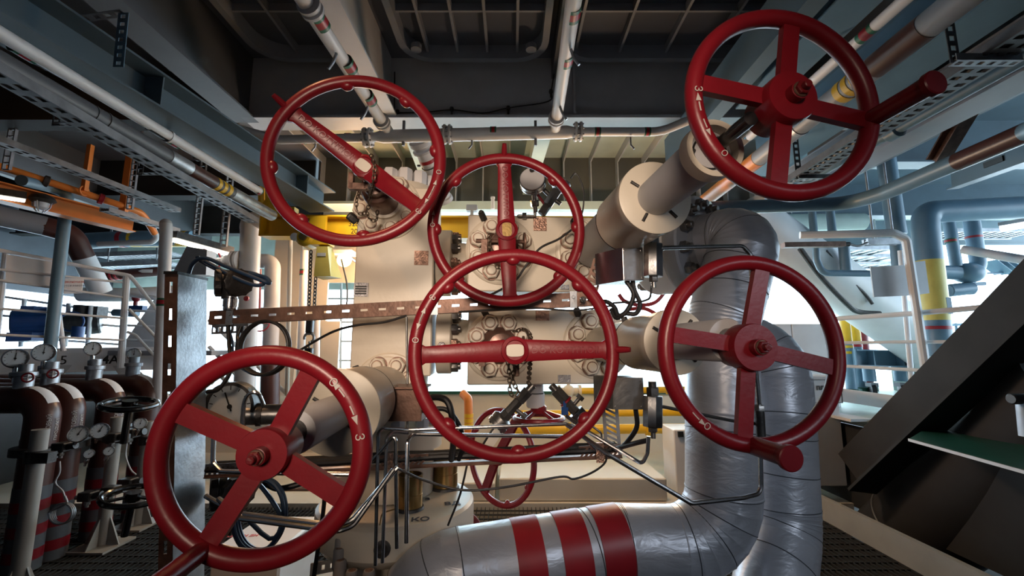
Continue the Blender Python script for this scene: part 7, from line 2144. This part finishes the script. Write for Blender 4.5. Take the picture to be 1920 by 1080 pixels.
mb = MB(); mb.cyl(q, P(506, 608, 5.98), 0.012, n=8); mb.build('stem', M['steel_dark'], fw)
sr = thing('guard_rail', 'white stair rails slanting behind the black cable coil', 'railing', P(450, 740, 6.6))
for (p0, p1) in (((392, 600, 6.4), (560, 760, 6.4)), ((392, 650, 6.4), (500, 762, 6.4)), ((410, 700, 6.4), (460, 755, 6.4)), ((395, 720, 6.4), (440, 660, 6.5))): rail(sr, [p0, p1], 3.5, M['white'], 'rail')
sr = thing('guard_rail', 'far guard rail bars in the daylight left of the valve block', 'railing', P(640, 742, 8.4))
for v in (560, 604, 640, 676, 708): rail(sr, [(560, v, 8.4), (700, v, 8.4)], 1.8, M['grey_light'], 'rail')
for u in (612, 640): rail(sr, [(u, 530, 8.4), (u - 2, 742, 8.4)], 2.2, M['grey_light'], 'post')
cable('hose', 'grey hose hanging in the daylight left of the valve block', 'hose', [(640, 486, 5.9), (650, 530, 5.9), (651, 560, 5.9), (648, 580, 5.9)], 0.012, M['cap_grey'])

# low centre: yellow pipes, white plinth
for lab, v, u0, u1, Y, rp in (('upper yellow pipe low behind the centre wheel', 733, 1080, 1320, 6.4, 6), ('middle yellow pipe low behind the centre wheel', 776, 960, 1320, 5.9, 6.5), ('lower yellow pipe low behind the centre wheel', 806, 950, 1320, 5.7, 9)):
    t, q, r_ = pipe('process_pipe', lab, [(u0, v, Y), (u1, v - 3, Y)], rp, M['yellow'], 0)
    for f in (0.3, 0.7):
        p_ = q[0].lerp(q[1], f); mb = MB(); mb.lathe(p_, X1, [(r_, 0), (r_ * 1.4, 0.01), (r_ * 1.4, 0.06), (r_, 0.07)], 16); mb.build('collar', M['yellow'], t)
t = thing('flanged_valve', 'small cream valve on the upper yellow pipe', 'valve', P(1065, 745, 6.3)); q = P(1066, 733, 6.35)
mb = MB(); mb.cyl(q - X1 * 0.14, q + X1 * 0.16, 0.05, n=14); mb.ball(q, 0.09); mb.cyl(q - X1 * 0.16, q - X1 * 0.12, 0.09, n=16); mb.cyl(q + X1 * 0.14, q + X1 * 0.18, 0.09, n=16); mb.cyl(q, q + UP * 0.2, 0.025, n=8); mb.build('body', M['cream_clean'], t)
t, q, r_ = pipe('standing_pipe', 'orange brown pipe with yellow hoops behind the sideways red wheel', [(868, 738, 6.0), (878, 748, 5.9), (880, 860, 5.9)], 8, M['orange'], 0.05)
for v in (779, 788, 797): z = P(880, v, 5.9).z; x_ = P(879, v, 5.9).x; mb = MB(); mb.ring(V((x_, 5.9, z - 0.025)), V((x_, 5.9, z + 0.025)), r_ * 1.08, r_, 18); mb.build('yellow_hoop', M['yellow'], t)
t = thing('slanting_strut', 'white slanting strut behind the dark diaphragm valve', 'brace', P(930, 800, 6.2)); mb = MB(); mb.beam(P(985, 735, 6.2), PZ(897, 862, 0.03) * 0 + P(985, 735, 6.2) + (P(905, 850, 6.2) - P(985, 735, 6.2)) * ((P(985, 735, 6.2).z - 0.035) / (P(985, 735, 6.2).z - P(905, 850, 6.2).z)), 0.12, 0.16, up=Y1v); mb.build('bar', M['white'], t)
pl = thing('deck_plinth', 'low white deck plinth behind the wellhead', 'plinth', P(1090, 945, 5.0))
a, b = P(936, 940, 4.95), P(1252, 936, 4.95)
zt_ = P(1090, 898, 4.95).z
mb = MB(); mb.bbox(V(((a.x + b.x) / 2, 5.45, (zt_ + 0.03) / 2 + 0.005)), X1 * (b.x - a.x) / 2, Y1v * 0.5, UP * (zt_ - 0.03) / 2, 0.012); mb.build('top', M['cream_clean'], pl)
pl2 = thing('deck_plinth', 'cream deck ledge left of the white plinth', 'plinth', P(800, 950, 5.0))
a2 = P(690, 948, 4.95); mb = MB(); mb.bbox(V(((a2.x + a.x) / 2 - 0.02, 5.45, 0.13)), X1 * (a.x - a2.x - 0.06) / 2, Y1v * 0.5, UP * 0.095, 0.012); mb.build('top', M['cream_clean'], pl2)
bx = thing('control_box', 'small white box with black latch left of the silver pipe', 'box', P(1280, 880, 5.2))
a, b = P(1268, 868, 5.1), P(1300, 880, 5.1); zt_ = P(1268, 806, 5.1).z
mb = MB(); mb.bbox(V((a.x + 0.15, 5.3, (0.035 + zt_) / 2)), X1 * 0.16, Y1v * 0.2, UP * (zt_ - 0.035) / 2, 0.01); mb.build('case', M['white'], bx)
q = P(1276, 814, 5.09); mb = MB(); mb.obox(q, X1 * 0.03, Y1v * 0.01, UP * 0.03); mb.build('latch', M['ink'], bx)
lb_ = thing('hatch_plate', 'brown deck hatch with pale slanting bars behind the lower left wheel', 'plate', P(580, 950, 5.5))
mb = MB(); mb.box((-2.7, 5.3, 0.032), (-1.3, 6.6, 0.05)); mb.build('plate', M['brown'], lb_)
mb = MB(); mb.beam(V((-2.6, 5.35, 0.06)), V((-1.7, 6.5, 0.06)), 0.1, 0.02, up=UP); mb.beam(V((-1.9, 5.3, 0.06)), V((-1.35, 5.9, 0.06)), 0.1, 0.02, up=UP); mb.build('bar', M['cream_clean'], lb_)
dk = thing('dome_bracket', 'small pale drilled bracket at the foot of the wellhead', 'bracket', P(600, 1080, 2.0))
q = P(608, 1068, 2.0); mb = MB(); mb.slotted(q - X1 * 0.06, q + X1 * 0.05 + UP * 0.02, V((0.02, 0, 1)) * 0.05, 0.006, 0.03, 0.4, 0.3, nrm=Y1v); mb.build('plate', M['cream_clean'], dk)
# floodlight fittings above the beam
for lab, u, v in (('small grey flood fitting on the crane beam left of the top centre wheel', 885, 391), ('short white stub standing on the crane beam by the arm', 924, 380)):
    q = P(u, v, 4.9); t = thing('beam_fitting', lab, 'fitting', q - UP * 0.1)
    mb = MB()
    if u < 900: mb.bbox(q, X1 * 0.065, Y1v * 0.05, UP * 0.035, 0.008); mb.cyl(q - UP * 0.03, q - UP * 0.1, 0.02, n=10)
    else: mb.cyl(q - UP * 0.08, q + UP * 0.05, 0.022, n=14); mb.cyl(q + UP * 0.05, q + UP * 0.07, 0.026, n=14)
    mb.build('body', M['grey'] if u < 900 else M['white'], t)
